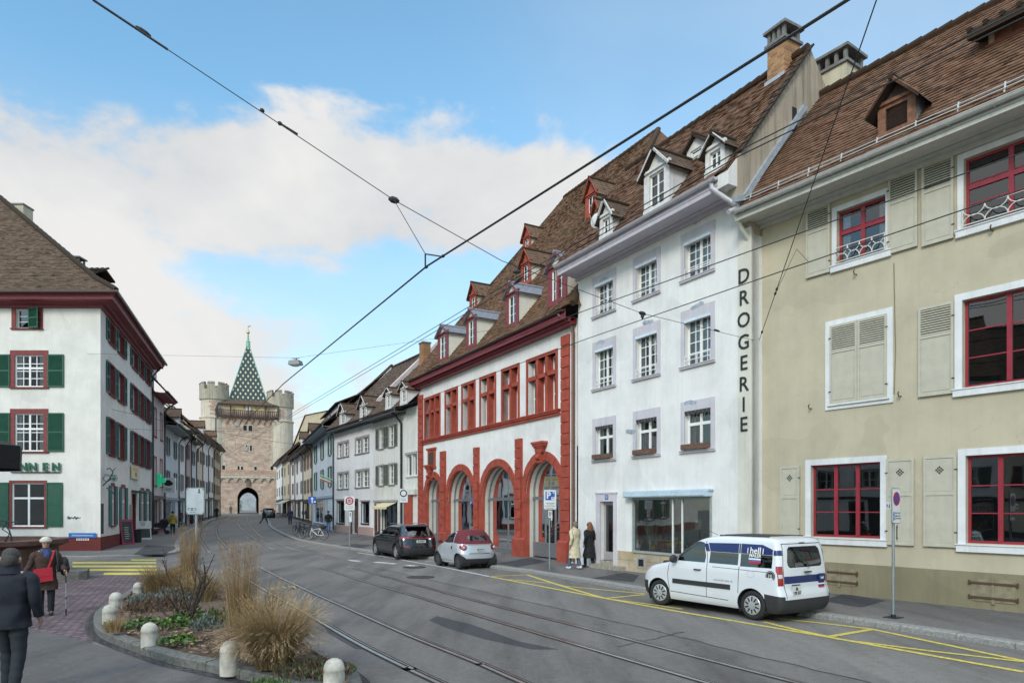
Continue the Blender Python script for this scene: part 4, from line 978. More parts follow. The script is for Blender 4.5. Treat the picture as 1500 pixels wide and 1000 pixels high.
# mullioned windows
for (a, c, n), (oa, oc, d, e) in zip(WN, O3):
    b = MB(); y = -.05
    b.box(a, oa, y, .3, d-.05, e+.16); b.box(oc, c, y, .3, d-.05, e+.16); b.box(oa, oc, y, .3, e, e+.16); w = (oc-oa)/n; zt = d+(e-d)*.68
    for k in range(1, n): b.box(oa+w*k-.1, oa+w*k+.1, y+.03, .3, d, e)
    b.box(oa, oc, y+.03, .3, zt-.1, zt+.08)
    win = b.build('window', M_RST, B3.root)
    k_ = MB(); pn = MB(); y0, y1 = .3, .35
    for k in range(n):
        x0, x1 = oa+w*k+(.1 if k else 0), oa+w*(k+1)-(.1 if k < n-1 else 0)
        for z0, z1, rw in ((d, zt-.1, 2), (zt+.08, e, 1)):
            k_.box(x0, x0+.06, y0, y1, z0, z1); k_.box(x1-.06, x1, y0, y1, z0, z1); k_.box(x0, x1, y0, y1, z0, z0+.06); k_.box(x0, x1, y0, y1, z1-.06, z1)
            for j in range(1, rw): k_.box(x0, x1, y0+.01, y1-.01, z0+(z1-z0)*j/rw-.02, z0+(z1-z0)*j/rw+.02)
            pn.quad((x0, .325, z0), (x1, .325, z0), (x1, .325, z1), (x0, .325, z1))
    k_.build('sash', W_FRAME, win); pn.build('pane', GLASS, win)
b = MB(); b.box(.8, 16.85, -.16, 0, 6.56, 6.67); b.box(.8, 16.85, -.1, 0, 6.44, 6.56); b.box(.75, 16.9, -.2, 0, 6.64, 6.7); b.build('sill_course', M_RST, B3.root)
B3.eaves(M_RW, 10.25, .55, h=.3, gut=plain('dark_gutter', (.09, .06, .055), .5, .3), boards=2, gr=.07)
b = MB(); b.box(0, B3.L, -.3, -.01, 10.02, 10.14); b.box(0, B3.L, -.4, -.3, 10.12, 10.24); b.build('cornice', M_RW, B3.root)
B3.roof(T_OLD, 10.62, .66, 1.2, 11.3, u1=18.75, hip1=8.55, rough=.02, row=.2, tw=.2, wav=.12)
B3.pipe(BPIPE, [(17.6, -.65, 10.6), (17.7, -.6, 10.4), (17.95, -.2, 10.15), (17.95, -.1, 9.7), (17.95, -.1, .2)], .07)
Z3 = (10.62, .66, 1.2); M_LEAD = plain('lead_sheet', (.24, .25, .29), .5, .2, var=.2); M_DCH = plain('cream_cheek', (.66, .63, .54), .8, var=.08)
for q in ((642, 657, 531, 493, 647.3, 478), (684, 698, 511, 470, 689, 454.5), (742, 760, 481, 435, 748, 416.5)):
    dpx(B3, *q, *Z3, M_DCH, M_DCH, M_LEAD, trim=M_RW, cols=2, rows=3, ow=.14, of=.2)
dpx(B3, 803.5, 830.6, 449, 397, 812, 373, *Z3, M_DCH, M_DCH, M_LEAD, trim=M_RW, cols=4, rows=3, ow=.14, of=.2, double=True)
for q in ((688.4, 699, 455, 435, 689, 417), (764, 778, 419, 389.6, 767.5, 367), (766.8, 778, 367, 351, 769, 332), (858.4, 875, 320, 290, 861, 265), (868, 882, 352, 321, 872, 294)):
    dpx(B3, *q, *Z3, M_RST, M_DCH, T_MID, trim=M_RST, cols=2, rows=2, ow=.14, of=.2)

# --- grey-white pair beyond the arcade
p0, p1 = V(lineX(21.1, .617, 490)), V(lineX(21.1, .617, 612)); dd = (p1-p0).normalized()
R4 = House('house', p0, p0+dd*9.56, 'white house with grey stone double windows, two tiled dormers and pink shop plinth', depth=10)
M_GST = plaster('grey_stone_surround', (.34, .33, .32), amount=.3)
M_PINK = plaster('pink_stone_plinth', (.42, .3, .27), amount=.4); M_GREYW = plaster('greyish_white_plaster', (.74, .74, .75), amount=.2)
ow = [(a, c, z0, z1) for z0, z1 in ((6.5, 7.65), (3.85, 5.1)) for a, c in ((1.0, 2.25), (2.5, 3.8), (5.6, 6.95), (7.2, 8.6))]
gs = [(.8, 2.75, .95, 2.7), (4.75, 5.9, .2, 2.75), (7.0, 8.6, 1.05, 2.6)]
R4.wall(M_GREYW, 8.85, ow+gs, gable=(5., 14.2))
for o in ow: R4.window(o, M_GST, W_FRAME, 2, 3, fw=.16, curtain=1, bars=.04)
for o in (gs[0], gs[2]): R4.window(o, DSTEEL, DSTEEL, 1, 1, fw=.08, glassm=SHOPGLASS)
b = MB(); b.box(4.85, 5.8, .14, .2, .2, 2.4); b.box(4.9, 5.75, .12, .14, .3, 1.2); b.box(4.45, 4.75, -.05, .1, .1, 2.9); b.box(5.9, 6.2, -.05, .1, .1, 2.9); b.box(4.45, 6.2, -.06, .1, 2.75, 2.95); b.build('door', plain('brown_door', (.09, .05, .04), .6), R4.root)
b = MB(); b.box(0, 4.45, -.05, .02, -.2, .75); b.build('plinth', M_PINK, R4.root); b = MB(); b.box(6.2, 9.56, -.05, .02, -.2, .75); b.build('plinth', M_PINK, R4.root)
b = MB(); b.box(.5, 3.2, -.1, 0, 2.85, 2.98); b.build('shop_cornice', M_GST, R4.root); b = MB(); b.box(6.8, 8.9, -.1, 0, 2.72, 2.82); b.build('shop_cornice', M_GST, R4.root)
R4.eaves(plain('dark_grey_soffit', (.16, .17, .18), .7), 8.7, .7, h=.16, gut=plain('dark_gutter', (.09, .06, .055)), boards=2)
R4.roof(T_DK, 8.9, .78, 1.0, 5.1, rough=.02, row=.24, tw=.24)
Z4 = (8.9, .78, 1.0)
for q in ((498, 507, 623, 606, 499, 592.5), (527.6, 538, 614.5, 595.6, 529.5, 581.2)): dpx(R4, *q, *Z4, W_PLAST, W_PLAST, T_DK, trim=plain('chalky_wood', (.62, .6, .58)), ow=.2, of=.25)
R4b = House('house', p0+dd*9.56, p1, 'weathered white house with grey green shutters and yellow striped shop awning', depth=10)
ow = [(a, c, z0, z1) for z0, z1 in ((6.6, 8.05), (3.95, 5.35)) for a, c in ((1.2, 2.1), (3.15, 4.15))]
gs = [(.55, 1.45, .2, 2.5), (1.95, 4.6, .75, 2.6)]
M_STAIN = plaster('stained_white_plaster', (.7, .7, .66), dirt=(.36, .3, .22), amount=.5)
R4b.wall(M_STAIN, 8.9, ow+gs+[(6.35, 7.2, 4.4, 5.75), (7.35, 8.05, 4.4, 5.75)], gable=(5.3, 14.6))
M_GGS = plain('grey_green_shutter', (.13, .145, .125), .6, var=.12)
for o in ow: R4b.window(o, M_GST, W_FRAME, 2, 3, fw=.1, curtain=2, bars=.04); R4b.shutters(o, 'louvre', M_GGS, .09, .52)
for o in ((6.35, 7.2, 4.4, 5.75), (7.35, 8.05, 4.4, 5.75)): R4b.window(o, W_FRAME, W_FRAME, 1, 1, fw=.08)
R4b.window(gs[1], DSTEEL, DSTEEL, 2, 1, fw=.08, glassm=SHOPGLASS)
b = MB(); b.box(.55, 1.45, .15, .2, .2, 2.5); b.box(.3, .55, -.04, .1, .1, 2.6); b.build('door', plain('brown_door', (.09, .05, .04)), R4b.root)
b = MB(); b.box(.2, 4.8, -.12, 0, 2.72, 2.86); b.build('shop_cornice', M_GST, R4b.root)
b = MB(); n = 14
for k in range(n): x0 = 1.9+2.8*k/n; b.quad((x0, -.03, 2.68), (x0+2.8/n, -.03, 2.68), (x0+2.8/n, -.8, 2.35), (x0, -.8, 2.35), k % 2); b.quad((x0, -.8, 2.35), (x0+2.8/n, -.8, 2.35), (x0+2.8/n, -.8, 2.2), (x0, -.8, 2.2), k % 2)
b.build('awning', [plain('yellow_awning', (.62, .5, .2), .8), plain('cream_awning', (.66, .62, .5), .8)], R4b.root)
b = MB(); b.box(6.1, 7.35, -.12, .3, .0, 3.15); b.build('entrance_pillar', M_RST, R4b.root); b = MB(); b.box(5.9, 8.1, -.2, .2, 3.15, 3.5); b.build('entrance_lintel', M_STAIN, R4b.root); b = MB(); b.box(6.2, 8.1, -.1, 0, 5.8, 5.95); b.build('window_hood', M_GST, R4b.root)
R4b.eaves(plain('dark_grey_soffit', (.16, .17, .18)), 8.7, .8, h=.16, u1=6.2, gut=plain('dark_gutter', (.09, .06, .055)), boards=2)
R4b.roof(T_DK, 8.95, .85, 1.0, 5.4, rough=.02, row=.24, tw=.24)
R4b.pipe(DSTEEL, [(5.3, -.85, 8.85), (5.6, -.5, 8.5), (5.6, -.1, 8.0), (5.6, -.1, .2)], .07)
Z4 = (8.95, .85, 1.0)
for q in ((565.4, 573.8, 600, 578, 569.5, 567.6), (587, 597, 592.5, 571, 590.5, 559.8)): dpx(R4b, *q, *Z4, W_PLAST, W_PLAST, T_MID, ow=.16, of=.2, trim=plain('chalky_wood', (.62, .6, .58)))
b = MB(); b.prism([(-.05, -.6, 8.9), (-.05, 5.4, 15.2), (-.05, 5.4, 15.6), (-.05, -.6, 9.6)], (.55, 0, 0)); b.build('fire_wall', plaster('pale_pink_render', (.6, .52, .5)), R4b.root)
uc, yc, zc = R4b.roofpx(617, 538, 8.95, .85, 1.0); zt = R4b.px(617, 503, -yc)[1]
R4b.chimney(uc, yc+.3, .7, .6, zc-.8, zt, masonry('orange_brick', (.42, .2, .08), (.3, .13, .06), (.3, .24, .18), .25, .085, .012, mp=(PI/2, 0, 0)), pots=0)
# ---------------------------------------------------------------- corner house on the left
M_DRED = plaster('oxblood_plinth', (.16, .04, .035), dirt=(.08, .03, .03), amount=.3)
M_GRSH = plain('bottle_green_shutter', (.016, .09, .055), .5, var=.15)
M_TEAL = plain('teal_shutter', (.035, .14, .135), .55, var=.15)
M_REDST = plain('oxblood_stone', (.2, .045, .042), .75, var=.2)
K = V((-21.7, 36.)); 
L1 = House('house', (-45, 36.), K, 'white corner house with oxblood eaves, green shutters and green NNEN lettering', depth=18, base=.066)
CH = plaster('cool_white_plaster', (.75, .73, .68), amount=.12)
def rowz(z): return z-.066
cols = [(L1.u(22), L1.u(64))]; w = cols[0][1]-cols[0][0]
cols += [(cols[0][0]-3.75, cols[0][1]-3.75), (cols[0][0]-7.5, cols[0][1]-7.5)]
O = []
for a, c in cols:
    O += [(a, c, 8.75, 10.42), (a, c, 5.36, 7.34), (a-.16, c+.04, 1.4, 3.68), (a+.05, c-.25, 11.85, 12.85)]
L1.wall(CH, 13.4, O, side=False)
for k, (a, c, d, e) in enumerate(O):
    if d > 11:
        L1.window((a, c, d, e), M_REDST, W_FRAME, 2, 3, fw=.22, rec=.15, sillm=M_REDST); L1.shutter(c-.5, .62, d-.03, e+.05, 'louvre', M_GRSH, y=-.06, ang=.25, flip=False)
    else:
        L1.window((a, c, d, e), M_REDST, W_FRAME, 4 if d > 4 else 2, 4 if d > 4 else 1, fw=.25 if d > 4 else .14, rec=.06, sillm=M_REDST, transom=.6 if d > 4 else .66, curtain=2 if d > 4 else 0, bars=.04)
        L1.shutters((a, c, d, e), 'louvre' if d > 4 else 'panel', M_GRSH, .26 if d > 4 else .16, .84)
b = MB(); b.box(0, L1.L+.04, -.05, .02, -.2, .84); b.build('plinth', M_DRED, L1.root)
M_GRL = plain('green_metal_letter', (.02, .12, .07), .45, .2)
for ch, x in zip('NNEN', (33.8, 47.8, 66, 82)):
    u, z = L1.px(x, 684.2, .1); b = MB().add(text_mb(ch, .6, .016, .06), Matrix.Translation((u, -.1, z))); b.build('letter', M_GRL, L1.root)
b = MB(); b.box(18.6, L1.u(89), -.08, -.05, L1.px(60, 691.2, .1)[1]-.03, L1.px(60, 691.2, .1)[1]+.02); b.build('letter_rail', DSTEEL, L1.root)
u, z = L1.px(122, 783.5); b = MB(); b.box(u-.72, u+.72, -.08, -.055, z-.12, z+.12); b.add(text_mb('Schützenmattstrasse', .135, .001, .004, mi=1), Matrix.Translation((u, -.085, z))); tag(b.build('street_sign', [plain('enamel_blue_sign', (.02, .16, .5), .3), W_FRAME], L1.root))
b = MB(); u, z = L1.px(122, 789.5); b.box(u-.33, u+.33, -.06, -.052, z-.05, z+.05)
for k in range(5): b.box(u-.28+k*.12, u-.2+k*.12, -.063, -.06, z-.03, z+.03, 1)
b.build('small_plate', [W_FRAME, plain('plate_red', (.3, .05, .04), .5)], L1.root)
b = MB(); u, z = L1.px(108, 758); pts = []
for k in range(60): pts.append((u-.33+k*.011+.05*math.sin(k*.9), -.012, z+.09*math.sin(k*1.3)*(.6+.4*math.sin(k*.21))))
b.tube(pts, .012, 4); b.build('graffiti', plain('green_spray', (.01, .05, .045), .6), L1.root)
# side facade
S = House('house', K, (-27.7, 52.5), 'x', depth=22, base=.066)
sc = [(159.6, 167.2), (172.6, 181.2), (193.6, 201.2), (204.2, 210.2), (213.4, 218.8)]
SO = []
for a, c in sc:
    ua, uc = S.u(a), S.u(c)
    SO += [(ua, uc, 11.6, 12.75), (ua, uc, 8.75, 10.42), (ua, uc, 5.36, 7.34)]
    if a < 203: pass
gcol = [(162.5, 167.5), (177.6, 183), (206, 210.6), (214, 218.6)]
SG = [(S.u(a), S.u(c), 1.4, 3.6) for a, c in gcol]
SD = (S.u(193.5), S.u(199), .1, 3.3)
S.wall(CH, 13.4, SO+SG+[SD], side=False, rmat=M_REDST, reveal=.26, back=.7)
for o in SO:
    S.window(o, M_REDST, W_FRAME, 2, 2, fw=.1, rec=.2, sillm=M_REDST, stile=.05); S.shutters(o, 'louvre', M_TEAL, .1, min(.72, (o[1]-o[0])*.62))
for o in SG: S.window(o, M_REDST, W_FRAME, 2, 2, fw=.04, rec=.03, sillm=M_REDST, stile=.09, big=.08, top=.2, transom=.62); S.shutters(o, 'panel', M_TEAL, .06, .62)
b = MB(); b.box(SD[0], SD[1], .2, .26, .1, 3.3); b.box(SD[0]+.15, SD[1]-.15, .17, .2, .3, 2.2); b.box(SD[0], SD[1], .14, .2, 2.3, 2.42); b.build('door', plain('dark_red_door', (.12, .025, .022), .5), S.root)
b = MB(); b.prism([(SD[0]-.3, -.02, 3.4), (SD[0]-.3, -.9, 3.3), (SD[0]-.3, -.9, 3.38), (SD[0]-.3, -.02, 3.55)], (SD[1]-SD[0]+.9, 0, 0)); b.build('door_canopy', plain('green_canopy', (.02, .07, .045), .5), S.root)
b = MB(); b.box(0.05, SD[0], -.05, .02, -.2, .84); b.box(SD[1], S.L, -.05, .02, -.2, .84); b.build('plinth', M_DRED, S.root)
u, z = S.px(196, 692); b = MB(); b.box(u-1.35, u+1.35, -.1, -.04, z-.42, z+.42)
b.add(text_mb('BAR', .4, .01, .004, mi=1), Matrix.Translation((u+.2, -.105, z-.12))); b.box(u-1.1, u+1.1, -.104, -.1, z+.12, z+.34, 2); sgn = b.build('shop_sign', [plain('cream_sign', (.66, .58, .36), .5), plain('mauve_letter', (.3, .12, .22), .5), plain('ochre_sign', (.6, .42, .14), .5)], S.root)
b = MB(); b.box(S.u(189.5), S.u(192), -.08, -.03, 1.4, 2.6); b.build('menu_board', plain('grey_menu', (.3, .31, .3), .5), S.root)
b = MB(); b.tube([(.1, -.07, 1.0), (.1, -.07, 2.6)], .06, 8); b.build('corner_guard', plain('dark_green_iron', (.012, .03, .025), .5), S.root)
# wrought-iron figure bracket at the corner
b = MB(); u, z = .45, 4.1; zs0 = 2.9
b.tube([(u, -.05, z), (u-.0, -.5, z+.6), (u, -.8, z+1.3), (u, -.6, z+1.7), (u, -.3, z+1.6)], .05, 6); b.tube([(u, -.1, z+1.1), (u, -1.1, z+1.0)], .03, 6)
for k in range(2): b.tube([(u, -.85+k*.5+.28*math.cos(2*PI*j/14), z+.7+.28*math.sin(2*PI*j/14)) for j in range(15)], .03, 5)
b.ell((u, -.85, z+.7), .05, .2, .2, 10, 6); b.tube([(u, -.3, z-.2), (u, -.7, z-.5), (u, -.9, z-.9)], [.05, .08, .03], 6); b.tube([(u, -.75, z+1.4), (u, -1.0, z+1.75)], [.05, .02], 6)
b.v = [(x, y*.62, zs0+(q-z+1.2)*.55) for x, y, q in b.v]; b.build('iron_sign_bracket', plain('verdigris_iron', (.03, .1, .1), .6, .2), S.root)
S.pipe(DSTEEL, [(S.L-.1, -.8, 13.3), (S.L-.1, -.5, 13.0), (S.L-.1, -.1, 12.5), (S.L-.1, -.1, .1)], .06)
# mitred oxblood eaves and hipped roof over both facades
ds = (V((-27.7, 52.5))-K).normalized(); no = V((ds.y, -ds.x)); 
def mit(off):
    a = V((K.x, K.y-off)); # on front line offset, solve for side offset
    t = (off-(a-K).dot(no))/no.x; return V((a.x+t, a.y))
LE = S.L+.3
def ln(off, z):
    m = mit(off); e = K+ds*LE+no*off; return [(-46, 36-off, z), (m.x, m.y, z), (e.x, e.y, z)]
b = MB(); zz = .066
b.grid([ln(.0, 12.95), ln(.12, 12.95), ln(.12, 13.1), ln(.3, 13.12), ln(.35, 13.2), ln(.75, 13.22), ln(.78, 13.42), ln(.86, 13.44), ln(.88, 13.6), ln(0, 13.62)])
ev = b.build('eaves', M_RW, None)
b = MB(); b.grid([ln(.9, 13.56), ln(.93, 13.48), ln(1.0, 13.46), ln(1.05, 13.5), ln(1.06, 13.6)]); gt = b.build('gutter', plain('dark_gutter', (.09, .06, .055)), None)
def slope(b, A, B_, C, D, row=.2, tw=.2, rough=.02):
    """tile courses over quad: eave A->B, ridge D->C"""
    A, B_, C, D = V(A), V(B_), V(C), V(D); n = max(2, int(((D-A).length+(C-B_).length)/2/row)); nn = (B_-A).cross(D-A).normalized()
    if nn.z < 0: nn = -nn
    for k in range(n):
        f0, f1 = k/n, (k+1)/n; a0, b0, a1, b1 = A.lerp(D, f0), B_.lerp(C, f0), A.lerp(D, f1), B_.lerp(C, f1); L_ = (b0-a0).length; m = max(1, int(L_/tw))
        lo = [a0.lerp(b0, j/m)+nn*(.028+R.uniform(-rough, rough)) for j in range(m+1)]; up = [a1.lerp(b1, j/m)+nn*.004 for j in range(m+1)]; l2 = [a0.lerp(b0, j/m)-nn*.01 for j in range(m+1)]
        for j in range(m):
            u0, u1 = L_*j/m, L_*(j+1)/m; v0, v1 = k*row, (k+1)*row
            b.quad(lo[j], lo[j+1], up[j+1], up[j], 0, [(u0, v0+.004), (u1, v0+.004), (u1, v1-.004), (u0, v1-.004)]); b.quad(l2[j], l2[j+1], lo[j+1], lo[j], 0, [(u0, v0+.003), (u1, v0+.003), (u1, v0+.02), (u0, v0+.02)])
E1 = mit(.98); bs = V((-1.436, 1)); ez = 13.6
def hp(s_, z): q = E1+bs*s_; return V((q.x, q.y, z))
b = MB(); prof = [(0, ez), (1.2, ez+.95), (9, ez+9.0)]
for (s0, z0), (s1, z1) in zip(prof, prof[1:]):
    P0, P1 = hp(s0, z0), hp(s1, z1); f0, f1 = V((-47, P0.y, z0)), V((-47, P1.y, z1)); 
    slope(b, f0, P0, P1, f1); e0 = V((*(P0.xy+ds*(LE+2*s0)), z0)); e1 = V((*(P1.xy+ds*(LE+.6*s1)), z1))
    slope(b, P0, V((*(P0.xy+ds*(LE+.35*s0*1.4)), z0)), V((*(P1.xy+ds*(LE+.35*s1*1.4)), z1)), P1)
rf = b.build('roof', tiles('grey_brown_roof_tiles', (.1, .066, .048), (.15, .1, .07), (.23, .15, .105), mossy=.3), None)
b = MB(); k = 0; P = []
for (s0, z0), (s1, z1) in zip(prof, prof[1:]):
    n = int(s1-s0)*3+2
    for j in range(n): P.append(hp(s0, z0).lerp(hp(s1, z1), j/n))
for p, q in zip(P, P[1:]): b.tube([p+V((0, 0, .02)), q+V((0, 0, .05))], [.13, .15], 8)
hipt = b.build('hip_tiles', tiles('grey_brown_roof_tiles', (0,)*3, (0,)*3, (0,)*3), rf)
for o in (ev, gt, rf):
    o.parent = L1.root; o.matrix_parent_inverse = L1.root.matrix_world.inverted() if False else Matrix.Identity(4)
    o.matrix_basis = (Matrix.Translation(L1.root.location) @ Matrix.Rotation(L1.rz, 4, 'Z')).inverted()
# chimneys and dormer of the corner roof (front frame)
def chim(px0, px1, ptop, Y, dep, zb, mat_, pots=2):
    a, c = pd(px0, ptop, Y), pd(px1, ptop, Y); L1.chimney((a.x+c.x)/2+45, Y-36+dep/2, c.x-a.x, dep, zb-.066, a.z-.066, mat_, pots=pots)
chim(-10, 34, 300, 44., .9, 19, M_CHIM, 0); chim(98, 115.5, 387, 46., .7, 16, M_CHIM, 2)
a = pd(118, 418, 42.5); c = pd(143, 418, 42.5)
b = MB(); x0, x1, y0 = a.x+45, c.x+45, 6.2
b.box(x0, x1, y0, y0+1.3, 15, a.z+.5); b.quad((x1+.004, y0+.15, a.z-.5), (x1+.004, y0+1.15, a.z-.5), (x1+.004, y0+1.15, a.z+.3), (x1+.004, y0+.15, a.z+.3), 1)
d = b.build('dormer', [M_RST, DARK], L1.root); b = MB(); b.prism([(x0-1.2, y0-.3, a.z+.55), (x1+.35, y0-.3, a.z+.5), (x1+.35, y0-.3, a.z+.6), (x0-1.2, y0-.3, a.z+.75)], (0, .95, .45)); b.prism([(x0-1.2, y0+.65, a.z+1.0), (x1+.35, y0+.65, a.z+.95), (x1+.35, y0+.65, a.z+1.05), (x0-1.2, y0+.65, a.z+1.2)], (0, .95, -.45))
for k in range(9): b.tube([(x0-1.1+k*.33, y0-.32, a.z+.66), (x0-1.1+k*.33, y0+.65, a.z+1.12)], .07, 6)
b.build('dormer_roof', T_DK, d)
MI = (Matrix.Translation(L1.root.location) @ Matrix.Rotation(L1.rz, 4, 'Z')).inverted() @ (Matrix.Translation(S.root.location) @ Matrix.Rotation(S.rz, 4, 'Z'))
for o in [o for o in bpy.data.objects if o.parent == S.root]:
    q = Matrix.LocRotScale(o.location, o.rotation_euler, o.scale); o.parent = L1.root; o.matrix_basis = MI @ q
bpy.data.objects.remove(S.root)

# ---------------------------------------------------------------- rows of houses up to the gate
def row_house(p0, p1, h, wallm, shm, label, floors=2, cols=2, gf=3.0, ww=.9, po=.6, t=1.05, yr=4.5, roofm=None, gfm=None, eavem=None, dorm=0, chim=None, frame=None, shop=True, awn=None, style='louvre', wh=1.5, doorm=None, stack=None):
    H_ = House('house', p0, p1, label, group='houses lining the street towards the gate', depth=9)
    L_ = H_.L; fh = (h-gf-.2)/floors; ops = []
    for k in range(floors):
        for j in range(cols):
            u = L_*(j+.5)/cols; z = gf+.35+k*fh; w = min(ww, L_/cols*.42); ops.append((u-w/2, u+w/2, z+.35, min(z+.35+wh, z+fh-.3)))
    gs = [(.45, L_*.55, .6, gf-.5), (L_*.66, min(L_-.35, L_*.66+1.1), .15, gf-.55)] if shop else []
    H_.wall(wallm, h, ops+gs, gable=(yr, h+.2+(yr+po)*t-.15))
    fr = frame or plain('grey_stone_frame', (.33, .31, .3), .7)
    for o in ops:
        w = o[1]-o[0]; H_.window(o, fr, W_FRAME, 2, 2, fw=.09, rec=.12, bars=.04, curtain=2)
        if shm: H_.shutters(o, style, shm, .08, min(w*.55, (L_/cols-w-.18)/2))
    for o in gs[:1]: H_.window(o, gfm or fr, gfm or DSTEEL, 2, 1, fw=.1, glassm=SHOPGLASS)
    if gs:
        o = gs[1]; b = MB(); b.box(o[0], o[1], .12, .18, o[2], o[3]); b.box(o[0]+.15, o[1]-.15, .1, .12, 1.0, o[3]-.2, 1); b.build('door', [doorm or plain('brown_door', (.09, .05, .04)), DARK], H_.root)
        b = MB(); b.box(.1, L_-.1, -.12, 0, gf-.35, gf-.12); b.build('shop_fascia', gfm or fr, H_.root)
    if gfm: b = MB(); b.box(.05, L_-.05, -.02, .01, 0, .5); b.box(.05, .4, -.03, .01, .4, gf-.35); b.box(L_*.56, L_*.64, -.03, .01, .4, gf-.35); b.box(L_-.3, L_-.05, -.03, .01, .4, gf-.35); b.build('shop_front', gfm, H_.root)
    if awn: b = MB(); b.prism([(.3, -.02, gf-.2), (.3, -1.5, gf-.85), (.3, -1.5, gf-1.05), (.3, -.02, gf-.3)], (L_-.6, 0, 0)); b.build('awning', awn, H_.root)
    em = eavem or plain('dark_eaves', (.2, .175, .16), .7)
    H_.eaves(em, h-.12, po, h=.16, gut=DSTEEL, boards=2); H_.roof(roofm or T_MID, h+.06, po+.08, t, yr, row=.3, tw=.3, rough=.02, wav=.08)
    H_.pipe(DSTEEL, [(L_-.12, -po-.1, h), (L_-.12, -.3, h-.5), (L_-.12, -.1, h-.9), (L_-.12, -.1, .2)], .06)
    for k in range(dorm):
        u = L_*(k+.7)/(dorm+.4); yd = .2; zb = h+.06+(yd+po)*t; H_.dormer(u, 1.3, yd, zb, zb+1.25, zb+1.95, t, wallm, wallm, roofm or T_MID, ow=.2)
    if chim: H_.chimney(L_*chim[0], yr+.2, chim[1], .7, h+2, h+(yr+po)*t+chim[2], chim[3], pots=2)
    return H_
def LL(px): Z = 9270/(399-px); return V((-9.27-.351*Z, Z))
def RL(px): Z = 8600/(px-345); return V((8.6-.405*Z, Z))
P_W = plaster('bright_white_plaster', (.86, .85, .83), amount=.2); P_C = plaster('cream_row_plaster', (.7, .63, .48), amount=.35); P_G = plaster('pale_grey_plaster', (.66, .7, .72), amount=.3)
P_P = plaster('pinkish_plaster', (.55, .43, .4), amount=.3); P_B = plaster('pale_blue_plaster', (.66, .73, .79), amount=.25); P_BE = plaster('beige_row_plaster', (.52, .44, .3), amount=.4)
S_BR = plain('brown_shutter', (.13, .065, .045), .6); S_OR = plain('chestnut_shutter', (.24, .115, .07), .6); S_GR = plain('grey_shutter', (.2, .21, .21), .6); S_G2 = plain('moss_shutter', (.09, .13, .1), .6); S_WR = plain('wine_shutter', (.13, .03, .035), .6); S_EM = plain('emerald_shutter', (.02, .15, .085), .55); S_OL = plain('olive_shutter', (.28, .25, .13), .6)
M_SHF = plain('dark_shop_front', (.05, .045, .045), .5); M_SHB = plain('grey_blue_shop_front', (.24, .3, .36), .5); M_SHR = plain('plum_shop_front', (.13, .05, .055), .5)
L2 = row_house(LL(222.5), LL(240), 11.2, plaster('rose_white_plaster', (.66, .6, .58)), None, 'narrow red trimmed house with pharmacy front beside the corner house', 2, 2, 3.3, 1.1, .9, 1.1, 4, T_DK, M_SHR, M_RW, 1, frame=M_RST, wh=2.2)
L3 = row_house(LL(240), LL(261), 9.3, P_G, S_G2, 'pale grey house with green shutters and grey blue shop front', 2, 2, 3.2, .9, 1.0, .9, 4.5, T_MID, M_SHB, plain('grey_eaves', (.3, .32, .33), .7), 0, (.5, 2.0, 1.4, P_W))
L4 = row_house(LL(261), LL(271), 9.4, P_W, S_GR, 'narrow white house with teal shop door and dormer', 2, 1, 3.2, 1., .5, 1., 4.5, T_DK, plain('teal_shop_front', (.03, .13, .14), .5), None, 1)
L5 = row_house(LL(271), LL(279), 10.4, P_P, S_WR, 'narrow pinkish house with wine red shutters', 2, 1, 3.2, 1., .5, 1., 4.5, T_MID, None, None, 0, (.6, .7, 1.8, M_TAN))
L6 = row_house(LL(279), LL(287), 9.6, P_B, S_G2, 'narrow pale blue house with dark green shutters', 2, 1, 3.2, 1.2, .7, .9, 4.5, T_MID, plain('teal_shop_front', (.03, .13, .14)), None, 0)
L7 = row_house(LL(287), LL(296), 10.9, P_C, S_OR, 'cream house with chestnut brown shutters', 2, 2, 3.2, .9, .4, .7, 5, T_MID, M_SHF, None, 0, (.4, 3.0, .3, P_W))
L8 = row_house(LL(296), LL(304.5), 11.0, P_W, S_GR, 'bright white house with pale grey shutters', 2, 2, 3.2, .9, .6, .9, 4.5, T_MID, M_SHF, None, 1)
L9 = row_house(LL(304.5), LL(312.5), 11.3, P_W, S_GR, 'white house with plain dark windows near the gate', 2, 2, 3.4, .9, .6, .9, 4.5, T_MID, M_SHF, None, 0)
L10 = row_house(LL(312.5), LL(322), 11.6, P_BE, S_BR, 'beige house with dark brown shutters next to the gate tower', 3, 3, 3.2, .9, .8, .8, 4.5, T_MID, M_SHF, None, 1)
# right-hand row
R5 = row_house(RL(458.5), RL(490), 9.3, P_B, S_EM, 'pale blue house with emerald green shutters and a flag', 2, 3, 3.4, 1.15, 1.0, .9, 5, T_MID, plain('pale_blue_shop_front', (.42, .52, .6), .5), plain('blue_grey_eaves', (.22, .27, .31), .6), 0, wh=1.75)
b = MB(); L_ = R5.L; zb = 10.2
b.box(L_*.42, L_+.3, .3, 3.2, 9.0, 11.1); 
for k in range(2): x = L_*.55+k*2.6; b.box(x, x+.8, .26, .3, 9.95, 10.8, 1)
b.prism([(L_*.38, .0, 11.1), (L_+.4, .0, 11.1), (L_+.4, .0, 11.22), (L_*.38, .0, 11.22)], (0, 3.6, 1.6), 2); b.build('attic_storey', [P_B, DARK, T_DK], R5.root)
b = MB(); u, z = R5.px(489, 700, .6); b.tube([(L_-.1, 0, 4.5), (L_-.1, -1.2, 5.0)], .025, 6)
for k, zo in enumerate((0, .2, .4)): b.quad((L_-.1, -1.2, 5.0-zo*.8), (L_-.1, -.35, 4.65-zo*.8), (L_+.0, -.3, 4.5-zo*.8), (L_+.05, -1.25, 4.85-zo*.8), k+1)
